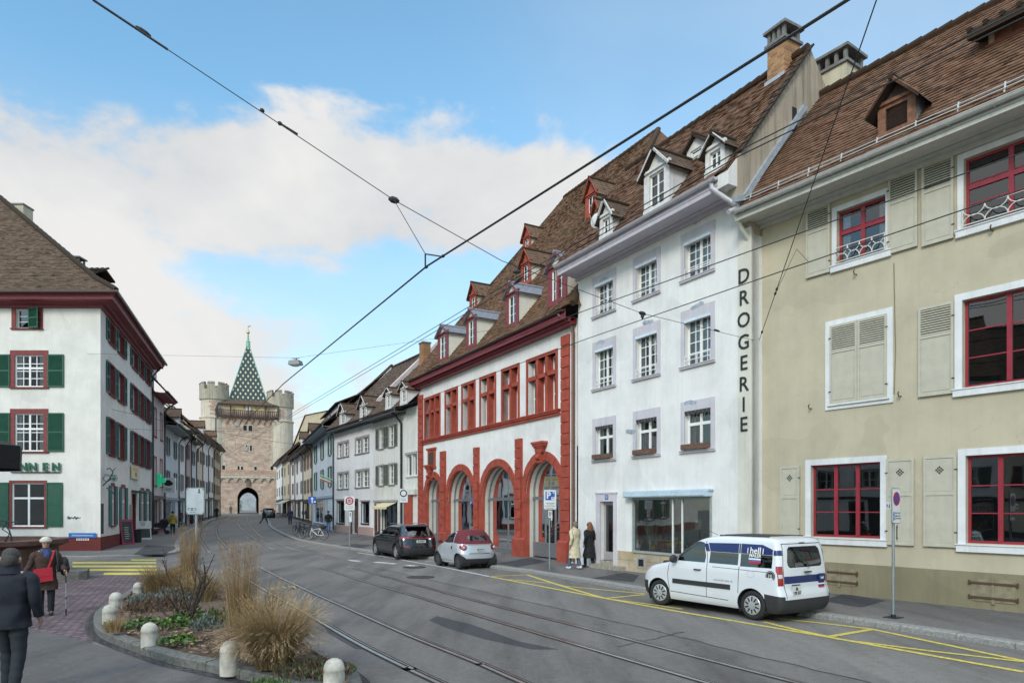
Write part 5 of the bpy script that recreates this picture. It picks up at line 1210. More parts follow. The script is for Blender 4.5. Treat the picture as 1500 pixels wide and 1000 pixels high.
tag(b.build('flag', [W_FRAME, plain('flag_green', (.12, .3, .14), .8), plain('flag_white', (.7, .68, .6), .8), plain('flag_red', (.5, .16, .12), .8)], R5.root))
R6a = row_house(RL(445), RL(458.5), 8.9, P_C, S_BR, 'cream house with dark brown and grey shutters beyond the blue house', 2, 3, 3.1, .9, .9, .95, 5, T_DK, M_SHF, None, 1)
R6b = row_house(RL(433), RL(445), 9.0, P_W, S_GR, 'white house with slate grey shutters and dark eaves', 2, 2, 3.1, .9, .9, .95, 5, T_DK, M_SHF, None, 1)
R7 = row_house(RL(426), RL(433), 9.0, P_W, S_WR, 'narrow white house with wine red shutters and red shop front', 2, 1, 3.1, 1., .6, .95, 5, T_MID, M_SHR, None, 0)
R8 = row_house(RL(415), RL(426), 9.8, P_C, S_OL, 'yellowish house with olive shutters and a pale awning', 2, 2, 3.2, 1., .7, .95, 5, T_MID, M_SHF, None, 0, awn=plain('pale_awning', (.55, .52, .46), .8))
R9 = row_house(RL(405), RL(415), 10.2, P_W, S_GR, 'white house with grey shutters next to the gate tower', 2, 3, 3.2, .9, .7, .95, 5, T_MID, M_SHF, None, 0)
# tall sand-coloured gable rising behind the right-hand row
a, c = pd(424, 645, 128), pd(486, 645, 112); RG = House('house', (a.x, a.y), (c.x, c.y), 'tall sand coloured gable end behind the right hand row', depth=12, base=.9)
zt = 17.6; b = MB(); b.poly([(0, 0, 0), (RG.L, 0, 0), (RG.L, 0, zt), (RG.L*.42, 0, zt+.4), (0, 0, zt-6.5)]); b.poly([(0, 10, 0), (RG.L, 10, 0), (RG.L, 10, zt), (RG.L*.42, 10, zt+.4), (0, 10, zt-6.5)]); b.quad((RG.L, 0, 0), (RG.L, 10, 0), (RG.L, 10, zt), (RG.L, 0, zt)); b.quad((0, 0, 0), (0, 10, 0), (0, 10, zt-6.5), (0, 0, zt-6.5)); b.build('wall', plaster('sand_gable', (.55, .46, .32), amount=.3), RG.root)
b = MB(); b.quad((-.2, -.25, zt-6.5), (RG.L*.42, -.25, zt+.45), (RG.L*.42, 10.2, zt+.45), (-.2, 10.2, zt-6.5), 0, [(0, 0), (8, 0), (8, 8), (0, 8)]); b.quad((RG.L*.42, -.25, zt+.45), (RG.L+.2, -.25, zt+.05), (RG.L+.2, 10.2, zt+.05), (RG.L*.42, 10.2, zt+.45), 0, [(0, 0), (8, 0), (8, 8), (0, 8)]); b.build('roof', T_MID, RG.root)
# signs hung on the left-hand row: pharmacy cross, shop sign
p = pd(232.8, 703, 54.6); b = MB(); r_ = .52
b.box(-r_, r_, -.1, .1, -r_/3, r_/3); b.box(-r_/3, r_/3, -.101, .101, -r_, -r_/3); b.box(-r_/3, r_/3, -.101, .101, r_/3, r_)
m = plain('green_cross_light', (.02, .42, .22), .4); m.node_tree.nodes['Principled BSDF'].inputs['Emission Color'].default_value = (.02, .5, .25, 1); m.node_tree.nodes['Principled BSDF'].inputs['Emission Strength'].default_value = .35
o = b.build('pharmacy_cross', m, loc=p, rz=-.1); tag(o, 'green lit pharmacy cross sticking out from the red trimmed house', 'pharmacy sign')
b = MB(); b.bar((0, 0, 0), (-.9, .3, 0), .05, .05); b.build('bracket', DSTEEL, o)
p = pd(248, 710, 57.6); b = MB(); b.box(-.58, .58, -.08, .08, -.65, .6); b.ell((0, -.085, .12), .42, .01, .2, 14, 6, 1); b.ell((-.05, -.085, .28), .3, .01, .14, 14, 6, 1); b.box(-.3, .3, -.085, -.08, -.36, -.28, 2); b.box(-.22, .22, -.085, -.08, -.48, -.42, 2)
o = b.build('hanging_sign', [W_FRAME, M_LETTER, plain('grey_print', (.3, .3, .3), .6)], loc=p, rz=-.15); tag(o, 'white hanging shop sign with a dark cloud-like emblem', 'shop sign')
b = MB(); b.bar((-.5, 0, .62), (-1.1, .2, .62), .04, .04); b.build('bracket', DSTEEL, o)

# ---------------------------------------------------------------- gate tower
TY = 145.; TX = (363.5-750)/1000*TY; TA = math.atan2(-TX, TY)      # faces down the street
TR = empty('gate_tower', (TX, TY, 1.27), TA, 'medieval stone gate tower with patterned green spire and two round battlemented towers', 'gate tower')
def tz(y): return EYE+(HY-y)/F*TY-1.27
M_TST = masonry('gate_masonry', (.58, .44, .35), (.42, .3, .235), (.5, .42, .33), 1.3, .45, .04, mp=(PI/2, 0, 0), bump=.5, var=.35)
M_TPL = plaster('ochre_tower_render', (.6, .53, .43), dirt=(.22, .19, .15), amount=.6)
M_TPG = plaster('grey_battlement_stone', (.42, .38, .3), dirt=(.14, .125, .105), amount=.9)
M_TTR = plain('pink_sandstone_trim', (.42, .28, .22), .85, var=.25, scale=2)
W2 = 5.45; zA = tz(592); D = 9.5; y0 = .0
aw, sp_ = 2.1, tz(730)
def arch_pts(w, s, k=14):
    """pointed arch"""
    pts = []; Rr = w*1.18; c = Rr-w
    for j in range(k+1):
        a = PI-(PI-math.acos(c/Rr))*j/k; pts.append((c+Rr*math.cos(a), s+Rr*math.sin(a)))
    return pts+[(-x, z) for x, z in reversed(pts[:-1])]
b = MB(); AP = arch_pts(aw, sp_); ztop = max(z for x, z in AP)
zc = tz(697); lw = 5.65; yl = -.5
def front(b, w, y, z0, z1, m): b.quad((-w, y, z0), (w, y, z0), (w, y, z1), (-w, y, z1), m)
b.quad((-lw, yl, 0), (-aw, yl, 0), (-aw, yl, zc), (-lw, yl, zc)); b.quad((aw, yl, 0), (lw, yl, 0), (lw, yl, zc), (aw, yl, zc))
for p, q in zip(AP, AP[1:]):
    b.quad((p[0], yl, p[1]), (q[0], yl, q[1]), (q[0], yl, zc), (p[0], yl, zc)); b.quad((p[0], yl, p[1]), (q[0], yl, q[1]), (q[0], D, q[1]), (p[0], D, p[1]), 1); k2 = lambda u: (u[0]*.86, D-.4, u[1]*.8 if u[1] <= sp_+.01 else sp_*.8+(u[1]-sp_)*.86); b.quad((p[0], D-.4, p[1]), (q[0], D-.4, q[1]), k2(q), k2(p), 1); b.quad((p[0], D, p[1]), (q[0], D, q[1]), (q[0], D, zc), (p[0], D, zc))
for x in (-aw, aw): b.quad((x, D-.4, 0), (x*.86, D-.4, 0), (x*.86, D-.4, sp_*.8), (x, D-.4, sp_), 1); b.quad((x, yl, 0), (x, D, 0), (x, D, sp_), (x, yl, sp_), 1)
b.quad((-lw, D, 0), (-aw, D, 0), (-aw, D, zc), (-lw, D, zc)); b.quad((aw, D, 0), (lw, D, 0), (lw, D, zc), (aw, D, zc))
for x in (-lw, lw): b.quad((x, yl, 0), (x, D, 0), (x, D, zc), (x, yl, zc))
front(b, W2, 0, zc, zA, 0); b.quad((W2, D, zc), (-W2, D, zc), (-W2, D, zA), (W2, D, zA))
for x in (-W2, W2): b.quad((x, 0, zc), (x, D, zc), (x, D, zA), (x, 0, zA), 2)
b.box(-lw, lw, yl, D, zc, zc+.02, 0)
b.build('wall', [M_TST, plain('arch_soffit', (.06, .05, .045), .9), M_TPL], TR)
b = MB()
for sg in (-1, 1): # quoins of dressed stone
    z = zc+.3; k = 0
    while z < zA-2.6: ww_ = 1.0 if k % 2 else .65; b.box(sg*W2-(sg*ww_ if sg > 0 else 0), sg*W2+(ww_ if sg < 0 else 0), -.05, .02, z, z+.62); z += .66; k += 1
b.build('quoins', M_TPL, TR)
# corbelled friezes
def frieze(z, h, w, y, n, name):
    b = MB(); b.box(-w, w, y-.35, y, z+h*.55, z+h); b.box(-w-.1, w+.1, y-.45, y, z+h, z+h+.15)
    for k in range(n+1): x = -w+2*w*k/n; b.box(x-.16, x+.16, y-.3, y, z-.2, z+h*.45)
    for k in range(n):
        x0 = -w+2*w*k/n; r_ = w/n
        for j in range(8): a0, a1 = PI*j/8, PI*(j+1)/8; xm = x0+r_; b.obox((xm-r_*.86*math.cos((a0+a1)/2), y-.16, z+h*.1+h*.5*math.sin((a0+a1)/2)), (.2, 0, .08*math.cos(a0)), (0, .16, 0), (0, 0, .14))
    b.build(name, M_TPL if n < 8 else M_TTR, TR)
frieze(tz(704.5), tz(696)-tz(704.5), lw, yl, 7, 'arcaded_frieze'); frieze(tz(619), tz(609)-tz(619), W2, 0, 9, 'arcaded_frieze')
b = MB(); b.box(-lw-.1, lw+.1, yl-.25, yl+.6, tz(696), tz(688.5)); b.build('parapet', M_TTR, TR)
def tw(x0, x1, y0_, y1, yy=0, name='window', m=DARK):
    k = TY/1000*.933; a, c = (x0-363.5)*k, (x1-363.5)*k; b = MB(); b.box(a-.14, c+.14, yy-.06, yy-.003, tz(y1)-.14, tz(y0_)+.14); b.box(a, c, yy-.07, yy-.055, tz(y1), tz(y0_), 1); b.build(name, [M_TPL, m], TR)
for q in ((356.5, 361.5, 623, 630.5), (364, 369.5, 623, 631), (360, 362.3, 652, 659), (366, 369, 652, 660), (353, 356, 683, 688), (372.5, 376, 683, 688), (326, 330, 682, 688), (396.5, 401.5, 682, 687.5), (348, 351, 682.5, 688)): tw(*q)
for x, y0_, y1 in ((328, 628, 635), (328, 649, 656), (396, 628, 635), (396, 650, 657)): tw(x-2.5, x+2, y0_, y1, m=M_TTR)
b = MB()
for x, y, w, h, m in ((341, 622, 9, 6, 0), (354, 657.5, 6.5, 6.5, 0)): # coats of arms
    k = TY/1000*.933; X = (x-363.5+6)*k; b.prism([(X-w*k/2, -.05, tz(y)+.4), (X-w*k/2, -.05, tz(y-h/2)), (X+w*k/2, -.05, tz(y-h/2)), (X+w*k/2, -.05, tz(y)+.4), (X+w*k*.3, -.05, tz(y+h*.4)), (X-w*k*.3, -.05, tz(y+h*.4))], (0, -.12, 0))
b.build('stone_tablet', plain('grey_relief', (.36, .35, .33), .8, var=.3, scale=4), TR)
# timber gallery under the roof
b = MB(); zg0, zg1 = tz(610.5), tz(601.5); gw = W2+.55
b.box(-gw, gw, -.75, .2, zg0-.25, zg0); b.box(-gw, gw, -.78, -.68, zg1-.12, zg1)
for k in range(33): x = -gw+2*gw*k/32; b.box(x-.07, x+.07, -.76, -.7, zg0, zg1-.1)
for x in (-gw, -3.4, 0, 3.4, gw): b.box(x-.14, x+.14, -.8, -.6, zg0-.6, tz(594.5))
for sg in (-1, 1): b.box(sg*gw-.05, sg*gw+.05, -.7, D, zg0, zg1)
b.build('gallery', plain('dark_gallery_timber', (.045, .032, .03), .8, var=.3), TR)
b = MB(); b.box(-4.0, 4.0, -.04, -.005, tz(604), tz(592)); 
for x in (-3.6, -.85, 1.5, 3.6): b.box(x, x+.12, -.07, -.04, tz(599), tz(592.5), 1)
b.box(-.35, .55, -.08, -.04, tz(601), tz(595), 2); b.build('gallery_wall', [plain('ochre_gallery_wall', (.5, .38, .22), .8), DARK, W_FRAME], TR)
# skirt roof and glazed-tile spire
ze, zs, zt_ = tz(592), tz(584.6), tz(499); ew, sw_ = 5.95, 3.82; cy = W2-.2
def ring(w, z): return [(-w, cy-w, z), (w, cy-w, z), (w, cy+w, z), (-w, cy+w, z)]
b = MB(); A, Bq = ring(ew, ze), ring(sw_, zs); A0 = ring(ew, ze-.25)
for k in range(4):
    j = (k+1) % 4; b.quad(A[k], A[j], Bq[j], Bq[k], 0, [(0, 0), (11, 0), (9.5, 2.2), (1.5, 2.2)]); b.quad(A0[k], A0[j], A[j], A[k], 0, [(0, 0), (11, 0), (11, .2), (0, .2)])
b.quad(*reversed(A0), 0, [(0, 0)]*4); b.build('skirt_roof', T_DK, TR)
m, nt, bs_ = _nodes('patterned_glazed_tiles'); bs_.inputs['Roughness'].default_value = .42
uvn = N(nt, 'ShaderNodeUVMap'); mp = N(nt, 'ShaderNodeMapping'); mp.inputs['Scale'].default_value = (.98, .62, 1); mp.inputs['Location'].default_value = (.0, .12, 0); L(nt, uvn, 'UV', mp, 'Vector')
sx = N(nt, 'ShaderNodeSeparateXYZ'); L(nt, mp, 'Vector', sx, 'Vector')
def mth(op, a, b_=None):
    n = N(nt, 'ShaderNodeMath', operation=op)
    for i, v in enumerate((a, b_)):
        if v is None: continue
        if isinstance(v, (int, float)): n.inputs[i].default_value = v
        else: nt.links.new(v, n.inputs[i])
    return n.outputs[0]
s1 = mth('ADD', sx.outputs[0], sx.outputs[1]); s2 = mth('SUBTRACT', sx.outputs[0], sx.outputs[1])
f1 = mth('ABSOLUTE', mth('SUBTRACT', mth('FRACT', mth('ADD', s1, 100.)), .5)); f2 = mth('ABSOLUTE', mth('SUBTRACT', mth('FRACT', mth('ADD', s2, 100.)), .5))
mx_ = mth('MAXIMUM', f1, f2); rr = mth('SQRT', mth('ADD', mth('MULTIPLY', f1, f1), mth('MULTIPLY', f2, f2)))
pal = ramp(nt, N(nt, 'ShaderNodeValue'), 0, [(0, (0, 0, 0)), (1, (1, 1, 1))])
dot = N(nt, 'ShaderNodeValToRGB'); e = dot.color_ramp.elements; e[0].position = .0; e[0].color = (.5, .44, .14, 1); e[1].position = .1; e[1].color = (.68, .66, .52, 1)
for p_, c_ in ((.18, (.56, .57, .4, 1)), (.215, (.11, .17, .1, 1)), (.36, (.045, .055, .05, 1))): q = e.new(p_); q.color = c_
nt.links.new(rr, dot.inputs[0])
edge = N(nt, 'ShaderNodeValToRGB'); e = edge.color_ramp.elements; e[0].position = .43; e[0].color = (0, 0, 0, 1); e[1].position = .46; e[1].color = (1, 1, 1, 1); nt.links.new(mx_, edge.inputs[0])
mm = mix(nt, (edge, 'Color'), (dot, 'Color'), (.03, .03, .035)); L(nt, mm, 2, bs_, 'Base Color'); M_SPIRE = m
b = MB(); A, Bq = ring(sw_, zs), ring(.28, zt_); sl = zt_-zs
for k in range(4): j = (k+1) % 4; b.quad(A[k], A[j], Bq[j], Bq[k], 0, [(-sw_, 0), (sw_, 0), (.28, sl), (-.28, sl)])
b.build('spire', M_SPIRE, TR)
M_COP = plain('verdigris_copper', (.2, .42, .33), .6, var=.15)
b = MB()
for k in range(4): b.tube([ring(ew, ze)[k], ring(sw_, zs)[k], ring(.28, zt_)[k]], .09, 6)
b.lathe([(.45, zt_-.3), (.5, zt_-.1), (.42, zt_+.9), (.5, zt_+1.0), (.24, zt_+1.2), (.13, zt_+3.2), (.05, tz(472))], 8, (0, cy, 0)); b.build('spire_edging', M_COP, TR)
b = MB(); b.ell((0, cy, tz(478)), .36, .36, .36, 12, 8); b.tube([(0, cy, tz(476)), (0, cy, tz(467))], .04, 5); b.bar((-.1, cy, tz(470)), (.55, cy, tz(467.5)), .04, .25); b.build('finial', plain('gilded_ball', (.55, .4, .14), .35, .8), TR)
# round battlemented towers
def round_tower(x, r, top, ringy):
    X = x; yy = 2.2; tr = MB(); z_c = tz(top+24); zt2 = tz(top)
    tr.lathe([(r, -1), (r, tz(ringy)), (r+.16, tz(ringy)+.1), (r+.16, tz(ringy)+.35), (r*.93, tz(ringy)+.5), (r*.93, z_c-.3), (r+.08, z_c), (r+.08, zt2-1.55), (r-.5, zt2-1.55), (r-.5, z_c)], 40, (X, yy, 0), caps=False)
    o = tr.build('round_tower', M_TPL, TR); 
    for p in o.data.polygons: p.use_smooth = False
    m = MB(); n = 8
    for k in range(n):
        a0 = 2*PI*(k+.12)/n+.25; a1 = 2*PI*(k+.80)/n+.25; steps = 6
        for j in range(steps):
            p0, p1 = a0+(a1-a0)*j/steps, a0+(a1-a0)*(j+1)/steps
            for rr_, fl in ((r+.09, 0), (r-.5, 1)): m.quad(*[(X+rr_*math.cos(a), yy+rr_*math.sin(a), z) for a, z in ((p0, zt2-1.6), (p1, zt2-1.6), (p1, zt2-.3), (p0, zt2-.3))])
            P_ = lambda rr_, a, z: (X+rr_*math.cos(a), yy+rr_*math.sin(a), z)
            m.quad(P_(r+.2, p0, zt2-.35), P_(r+.2, p1, zt2-.35), P_(r-.2, p1, zt2+.05), P_(r-.2, p0, zt2+.05), 1); m.quad(P_(r-.55, p0, zt2-.3), P_(r-.55, p1, zt2-.3), P_(r-.2, p1, zt2+.05), P_(r-.2, p0, zt2+.05), 1); m.quad(P_(r+.2, p0, zt2-.35), P_(r+.2, p1, zt2-.35), P_(r-.55, p1, zt2-.33), P_(r-.55, p0, zt2-.33), 1)
        for a in (a0, a1): m.poly([(X+rr_*math.cos(a), yy+rr_*math.sin(a), z) for rr_, z in ((r+.09, zt2-1.6), (r+.09, zt2-.3), (r-.5, zt2-.3), (r-.5, zt2-1.6))])
    m.lathe([(r+.12, z_c-.1), (r+.12, zt2-1.58)], 40, (X, yy, 0), 0, caps=False)
    m.build('battlements', [M_TPG, plain('weathered_cap_stone', (.2, .18, .15), .9, var=.3)], o)
    q = MB()   # patch of exposed red stone
    for k in range(16):
        a = -1.55+.25*(k % 2)*0+R.uniform(-.28, .28); z = R.uniform(tz(ringy)+.9, z_c-.6)
        q.obox((X+(r*.93+.01)*math.cos(a), yy+(r*.93+.01)*math.sin(a), z), (R.uniform(.2, .45)*-math.sin(a), .3*math.cos(a), 0), (0, .03, 0), (0, 0, .16))
    q.build('exposed_stone', M_TTR, o)
k_ = TY/1000*.933
round_tower((314-363.5)*k_, 2.8, 562, 614.5); round_tower((412-363.5)*k_, 2.72, 568.5, 616)
b = MB(); b.tube([(-6.3, -.6, tz(615)), (-6.3, -.6, tz(600)), (-5.7, -.7, tz(595))], .1, 6); b.tube([(-6.3, -.6, tz(615)), (-6.3, -.6, 0)], .09, 6); b.build('downpipe', DSTEEL, TR)
# ---------------------------------------------------------------- motor cars (local: +x forward, +y left, z up, origin between the axles)
def catmull(P, t):
    n = len(P)-1; i = min(int(t), n-1); f = t-i; a, b_, c, d = P[max(i-1, 0)], P[i], P[i+1], P[min(i+2, n)]
    out = []
    for k in range(len(b_)):
        m0 = (c[k]-a[k])/2; m1 = (d[k]-b_[k])/2; dl = c[k]-b_[k]
        if dl == 0: m0 = m1 = 0
        else:
            m0 = 0 if m0/dl < 0 else min(m0/dl, 3)*dl; m1 = 0 if m1/dl < 0 else min(m1/dl, 3)*dl
        out.append((2*f**3-3*f*f+1)*b_[k]+(f**3-2*f*f+f)*m0+(-2*f**3+3*f*f)*c[k]+(f**3-f*f)*m1)
    return out
class Car:
    def __init__(s, name, label, levels, wheels, wr, cf=.7, cr=.35, nf=2.6, nr=4.5, tr=.78, sub=5, ww=.2, cf2=.3, group=None, ground=.16):
        s.root = empty(name, label=label, cat='car', group=group); s.wheels = wheels; s.wr = wr; s.tr = tr; s.ww = ww
        bm = bmesh.new(); s.bm = bm; s.lay = bm.faces.layers.int.new('reg'); rings = []; nl = (len(levels)-1)*sub
        for k in range(nl+1):
            z, xf, xr, W = catmull(levels, k/sub); L_ = xf-xr; a = min(cf+(cf2-cf)*max(0, min(1, (z-.98)/.3)), L_*.45); r = min(cr, L_*.45); pts = []
            def half():
                o = []
                for j in range(13): th = PI/2*j/12; o.append((xf-a*(1-math.cos(th)**(2/nf)), W*math.sin(th)**(2/nf)))
                for j in range(1, 24): o.append((xf-a+(xr+r-xf+a)*j/24, W))
                for j in range(13): th = PI/2*(1-j/12); o.append((xr+r*(1-math.cos(th)**(2/nr)), W*math.sin(th)**(2/nr)))
                return o
            h = half(); full = h+[(x, -y) for x, y in reversed(h[1:-1])]
            rings.append([bm.verts.new((x, y, z)) for x, y in full])
        n = len(rings[0])
        for a, b_ in zip(rings, rings[1:]):
            for j in range(n): bm.faces.new((a[j], a[(j+1) % n], b_[(j+1) % n], b_[j]))
        bm.faces.new(rings[-1]); bm.faces.new(list(reversed(rings[0])))
        bm.normal_update()
    def cut(s, poly, axis, sel, code, m=.12):
        """incise a convex outline (side view 'y': x,z; end view 'x': y,z; plan 'z': x,y) and give the faces inside a region code"""
        bm = s.bm; ix = {'y': (0, 2), 'x': (1, 2), 'z': (0, 1)}[axis]
        lo = [min(p[k] for p in poly)-m for k in (0, 1)]; hi = [max(p[k] for p in poly)+m for k in (0, 1)]
        def inb(f): c = f.calc_center_median(); return lo[0] < c[ix[0]] < hi[0] and lo[1] < c[ix[1]] < hi[1] and sel(f, c)
        n = len(poly); ar = sum(poly[i][0]*poly[(i+1) % n][1]-poly[(i+1) % n][0]*poly[i][1] for i in range(n))
        P = poly if ar > 0 else list(reversed(poly))
        for i in range(n):
            a, b_ = P[i], P[(i+1) % n]; co = [0., 0., 0.]; no = [0., 0., 0.]; co[ix[0]], co[ix[1]] = a; no[ix[0]], no[ix[1]] = b_[1]-a[1], -(b_[0]-a[0])
            fs = [f for f in bm.faces if inb(f)]; ge = list({e for f in fs for e in f.edges}); gv = list({v for f in fs for v in f.verts})
            bmesh.ops.bisect_plane(bm, geom=fs+ge+gv, plane_co=co, plane_no=no, dist=1e-5)
        for f in bm.faces:
            if not inb(f): continue
            c = f.calc_center_median(); p = (c[ix[0]], c[ix[1]])
            if all((P[(i+1) % n][0]-P[i][0])*(p[1]-P[i][1])-(P[(i+1) % n][1]-P[i][1])*(p[0]-P[i][0]) >= -1e-6 for i in range(n)): f[s.lay] = code
    def side(s, poly, code, both=True, m=.12):
        for sg in ((1, -1) if both else (1,)):
            s.cut(poly, 'y', lambda f, c, sg=sg: c.y*sg > .3 and abs(f.normal.y) > .25, code+(0 if sg > 0 else 500), m)
    def rear(s, poly, code, m=.12): s.cut(poly, 'x', lambda f, c: f.normal.x < -.25, code, m)
    def frnt(s, poly, code, m=.12): s.cut(poly, 'x', lambda f, c: f.normal.x > .2, code, m)
    def gap(s, pts, code=90, w=.008, where='side'):
        for a, b_ in zip(pts, pts[1:]):
            d = V((b_[0]-a[0], b_[1]-a[1])); d.normalize(); n = V((-d.y, d.x))*w
            poly = [(a[0]+n.x, a[1]+n.y), (b_[0]+n.x, b_[1]+n.y), (b_[0]-n.x, b_[1]-n.y), (a[0]-n.x, a[1]-n.y)]
            (s.side(poly, code, m=.1) if where == 'side' else s.rear(poly, code, m=.1))
    def arches(s, R_):
        for wx in s.wheels:
            pts = [(wx+R_*math.cos(2*PI*j/28), s.wr+R_*math.sin(2*PI*j/28)) for j in range(28)]
            for sg in (1, -1): s.cut(pts, 'y', lambda f, c, sg=sg: c.y*sg > .42, 99, .15)
        bmesh.ops.delete(s.bm, geom=[f for f in s.bm.faces if f[s.lay] == 99], context='FACES')
        for wx in s.wheels:
            for sg in (1, -1):
                b = MB(); rows = [[(wx+R_*1.01*math.cos(a), sg*y, s.wr+R_*1.01*math.sin(a)) for a in [-.5+(PI+1.)*j/16 for j in range(17)]] for y in (s.tr+.1, .4)]
                b.grid(rows); b.poly([(wx+R_*math.cos(2*PI*j/16), sg*.42, s.wr+R_*math.sin(2*PI*j/16)) for j in range(16)]); b.build('wheel_housing', BLACKR, s.root)
    def finish(s, groups):
        """groups: name -> (codes, material, parent name or None); code 0 is the painted shell"""
        bm = s.bm; made = {}
        G = []
        for q in groups:   # both sides of a pair become parts of their own
            lo = tuple(c for c in q[1] if c < 500); hi = tuple(c for c in q[1] if c >= 500)
            if hi and 'window' in q[0] or q[0] in ('blue_stripe',): G += [(q[0], hi)+q[2:], (q[0], lo)+q[2:]]
            elif q[0] in ('tail_light', 'headlight', 'reversing_light'): G += [(q[0], q[1]+(-1,))+q[2:], (q[0], q[1]+(-2,))+q[2:]]
            else: G.append(q)
        for name, codes, mat_, par, lab in G:
            fs = [f for f in bm.faces if f[s.lay] in codes and not (-1 in codes and f.calc_center_median().y < 0) and not (-2 in codes and f.calc_center_median().y >= 0)]
            if not fs: continue
            vm = {}; b = MB()
            for f in fs:
                for v in f.verts:
                    if v not in vm: vm[v] = len(b.v); b.v.append(tuple(v.co))
                b.f.append([vm[v] for v in f.verts]); b.m.append(0); b.uv.append(None)
            o = b.build(name, mat_, made.get(par, s.root), smooth=True); made[name] = o
            if lab: o['label'] = lab
        bm.free(); s.made = made
    def put(s, ptr, ptf, turn=0.):
        """stand the car on two surveyed contact points of its left wheels (rear, front)"""
        d = (ptf-ptr); a = math.atan2(d.y, d.x); m = (ptr+ptf)/2; lx = (s.wheels[0]+s.wheels[1])/2
        off = Matrix.Rotation(a, 3, 'Z') @ V((lx, s.tr+s.ww*.5, 0)); p = m-off; s.root.location = (p.x, p.y, (ptr.z+ptf.z)/2+.004); s.root.rotation_euler = (0, -math.asin((ptf.z-ptr.z)/d.length) if d.length else 0, a)
    def wheel(s, rimfn, rimm, steer=0.):
        for wx in s.wheels:
            for sg in (1, -1):
                r, w = s.wr, s.ww/2; e = empty('wheel', (wx, sg*s.tr, r), (steer if wx > 0 else 0)+(0 if sg > 0 else PI), parent=s.root)
                b = MB(); b.lathe([(r*.62, -w), (r*.93, -w), (r*.985, -w*.75), (r, -w*.4), (r, w*.4), (r*.985, w*.75), (r*.93, w), (r*.64, w), (r*.62, w*.6)], 36, axis='y', caps=False)
                b.build('tyre', BLACKR, e, smooth=True)
                m = MB(); rimfn(m, r*.65, w); m.build('rim', [rimm, DARK], e)
def rim_spokes(n, wid, dish=.03, pair=0.):
    def fn(m, R_, w):
        m.lathe([(R_, w*.2), (R_*1.0, w*.98), (R_*.93, w*.98), (R_*.9, w*.5)], 36, axis='y', caps=False); m.lathe([(.001, w*.1), (R_*.98, w*.1)], 24, axis='y', m=1, caps=False)
        m.lathe([(.001, w*.95), (R_*.2, w*.95), (R_*.24, w*.7)], 20, axis='y', caps=False)
        for k in range(n):
            for q in ((-pair, pair) if pair else (0,)):
                a = 2*PI*k/n; c, s_ = math.cos(a), math.sin(a); px_, pz = -s_, c
                p0 = V((c*R_*.18+px_*q*.5, w*.8, s_*R_*.18+pz*q*.5)); p1 = V((c*R_*.95+px_*q, w*.9, s_*R_*.95+pz*q)); m.bar(p0, p1, wid*R_, .02, up=(0, 1, 0))
    return fn
def carpaint(name, c, metal=0., rough=.25, coat=1.): return plain(name, c, rough, metal, var=.02, scale=2, coat=coat, spec=.5)
TRIM = plain('black_plastic_trim', (.028, .029, .031), .62, var=.15, scale=20); REDL = plain('red_lamp_glass', (.28, .01, .012), .12, var=.1, coat=.6); CLRL = plain('clear_lamp_glass', (.55, .57, .6), .1, .3, coat=.6); WPLATE = plain('white_number_plate', (.6, .6, .58), .45)
M_PLTX = plain('plate_ink', (.02, .02, .02), .6)
def plate(car, x, y, z, txt, w=.3, h=.14, tilt=0., two=None, par=None):
    b = MB(); b.box(x-.012, x, y-w/2, y+w/2, z-h/2, z+h/2); M = Matrix.Translation((x-.016, y, z)) @ Matrix.Rotation(-PI/2, 4, 'Z')
    if two: b.add(text_mb(txt, h*.42, .002, .003, mi=1), M @ Matrix.Translation((0, 0, h*.2))); b.add(text_mb(two, h*.42, .002, .003, mi=1), M @ Matrix.Translation((0, 0, -h*.23)))
    else: b.add(text_mb(txt, h*.72, .002, .003, mi=1), M)
    return b.build('number_plate', [WPLATE, M_PLTX], par or car.root)

# --- white painter's van
van = Car('van', 'white painter\'s van with blue stripe parked half on the yellow lines', [(.2, 2.12, -2.06, .84), (.3, 2.2, -2.13, .88), (.45, 2.235, -2.15, .9), (.6, 2.235, -2.14, .905), (.72, 2.21, -2.1, .905), (.85, 2.13, -2.09, .905), (.95, 1.98, -2.085, .903), (1.03, 1.72, -2.08, .898), (1.09, 1.42, -2.075, .89), (1.15, 1.14, -2.07, .88), (1.32, .88, -2.05, .855), (1.5, .6, -2.02, .84), (1.64, .36, -1.98, .815), (1.72, .14, -1.94, .785), (1.775, -.15, -1.84, .71), (1.8, -.5, -1.6, .5), (1.806, -.85, -1.3, .2)], (-1.365, 1.365), .32, cf=.75, cr=.2, nf=2.5, nr=4.5, sub=4, tr=.765, ww=.2)
van.root['category'] = 'van'
van.arches(.372)
van.side([(2.3, .2), (2.3, .6), (1.76, .6), (1.72, .2)], 1); van.frnt([(-.95, .2), (.95, .2), (.95, .6), (-.95, .6)], 1)
van.side([(-1.71, .2), (-2.25, .2), (-2.25, .56), (-1.69, .6)], 12); van.rear([(-.95, .2), (.95, .2), (.95, .5), (-.95, .5)], 12)
van.side([(1.02, 1.17), (.82, 1.36), (.79, 1.17)], 2); van.side([(.76, 1.16), (.79, 1.385), (.58, 1.52), (.36, 1.61), (.1, 1.645), (-.03, 1.62), (-.1, 1.3), (-.08, 1.16)], 3)
van.side([(-.2, 1.16), (-.22, 1.42), (-1.0, 1.42), (-1.0, 1.16)], 4, m=.06); van.side([(-.22, 1.425), (-.15, 1.62), (-1.0, 1.64), (-1.0, 1.425)], 14, m=.06)
van.side([(-1.06, 1.14), (-1.06, 1.42), (-1.86, 1.42), (-1.86, 1.15)], 5, m=.06); van.side([(-1.06, 1.425), (-1.06, 1.64), (-1.6, 1.635), (-1.86, 1.54), (-1.86, 1.425)], 15, m=.06)
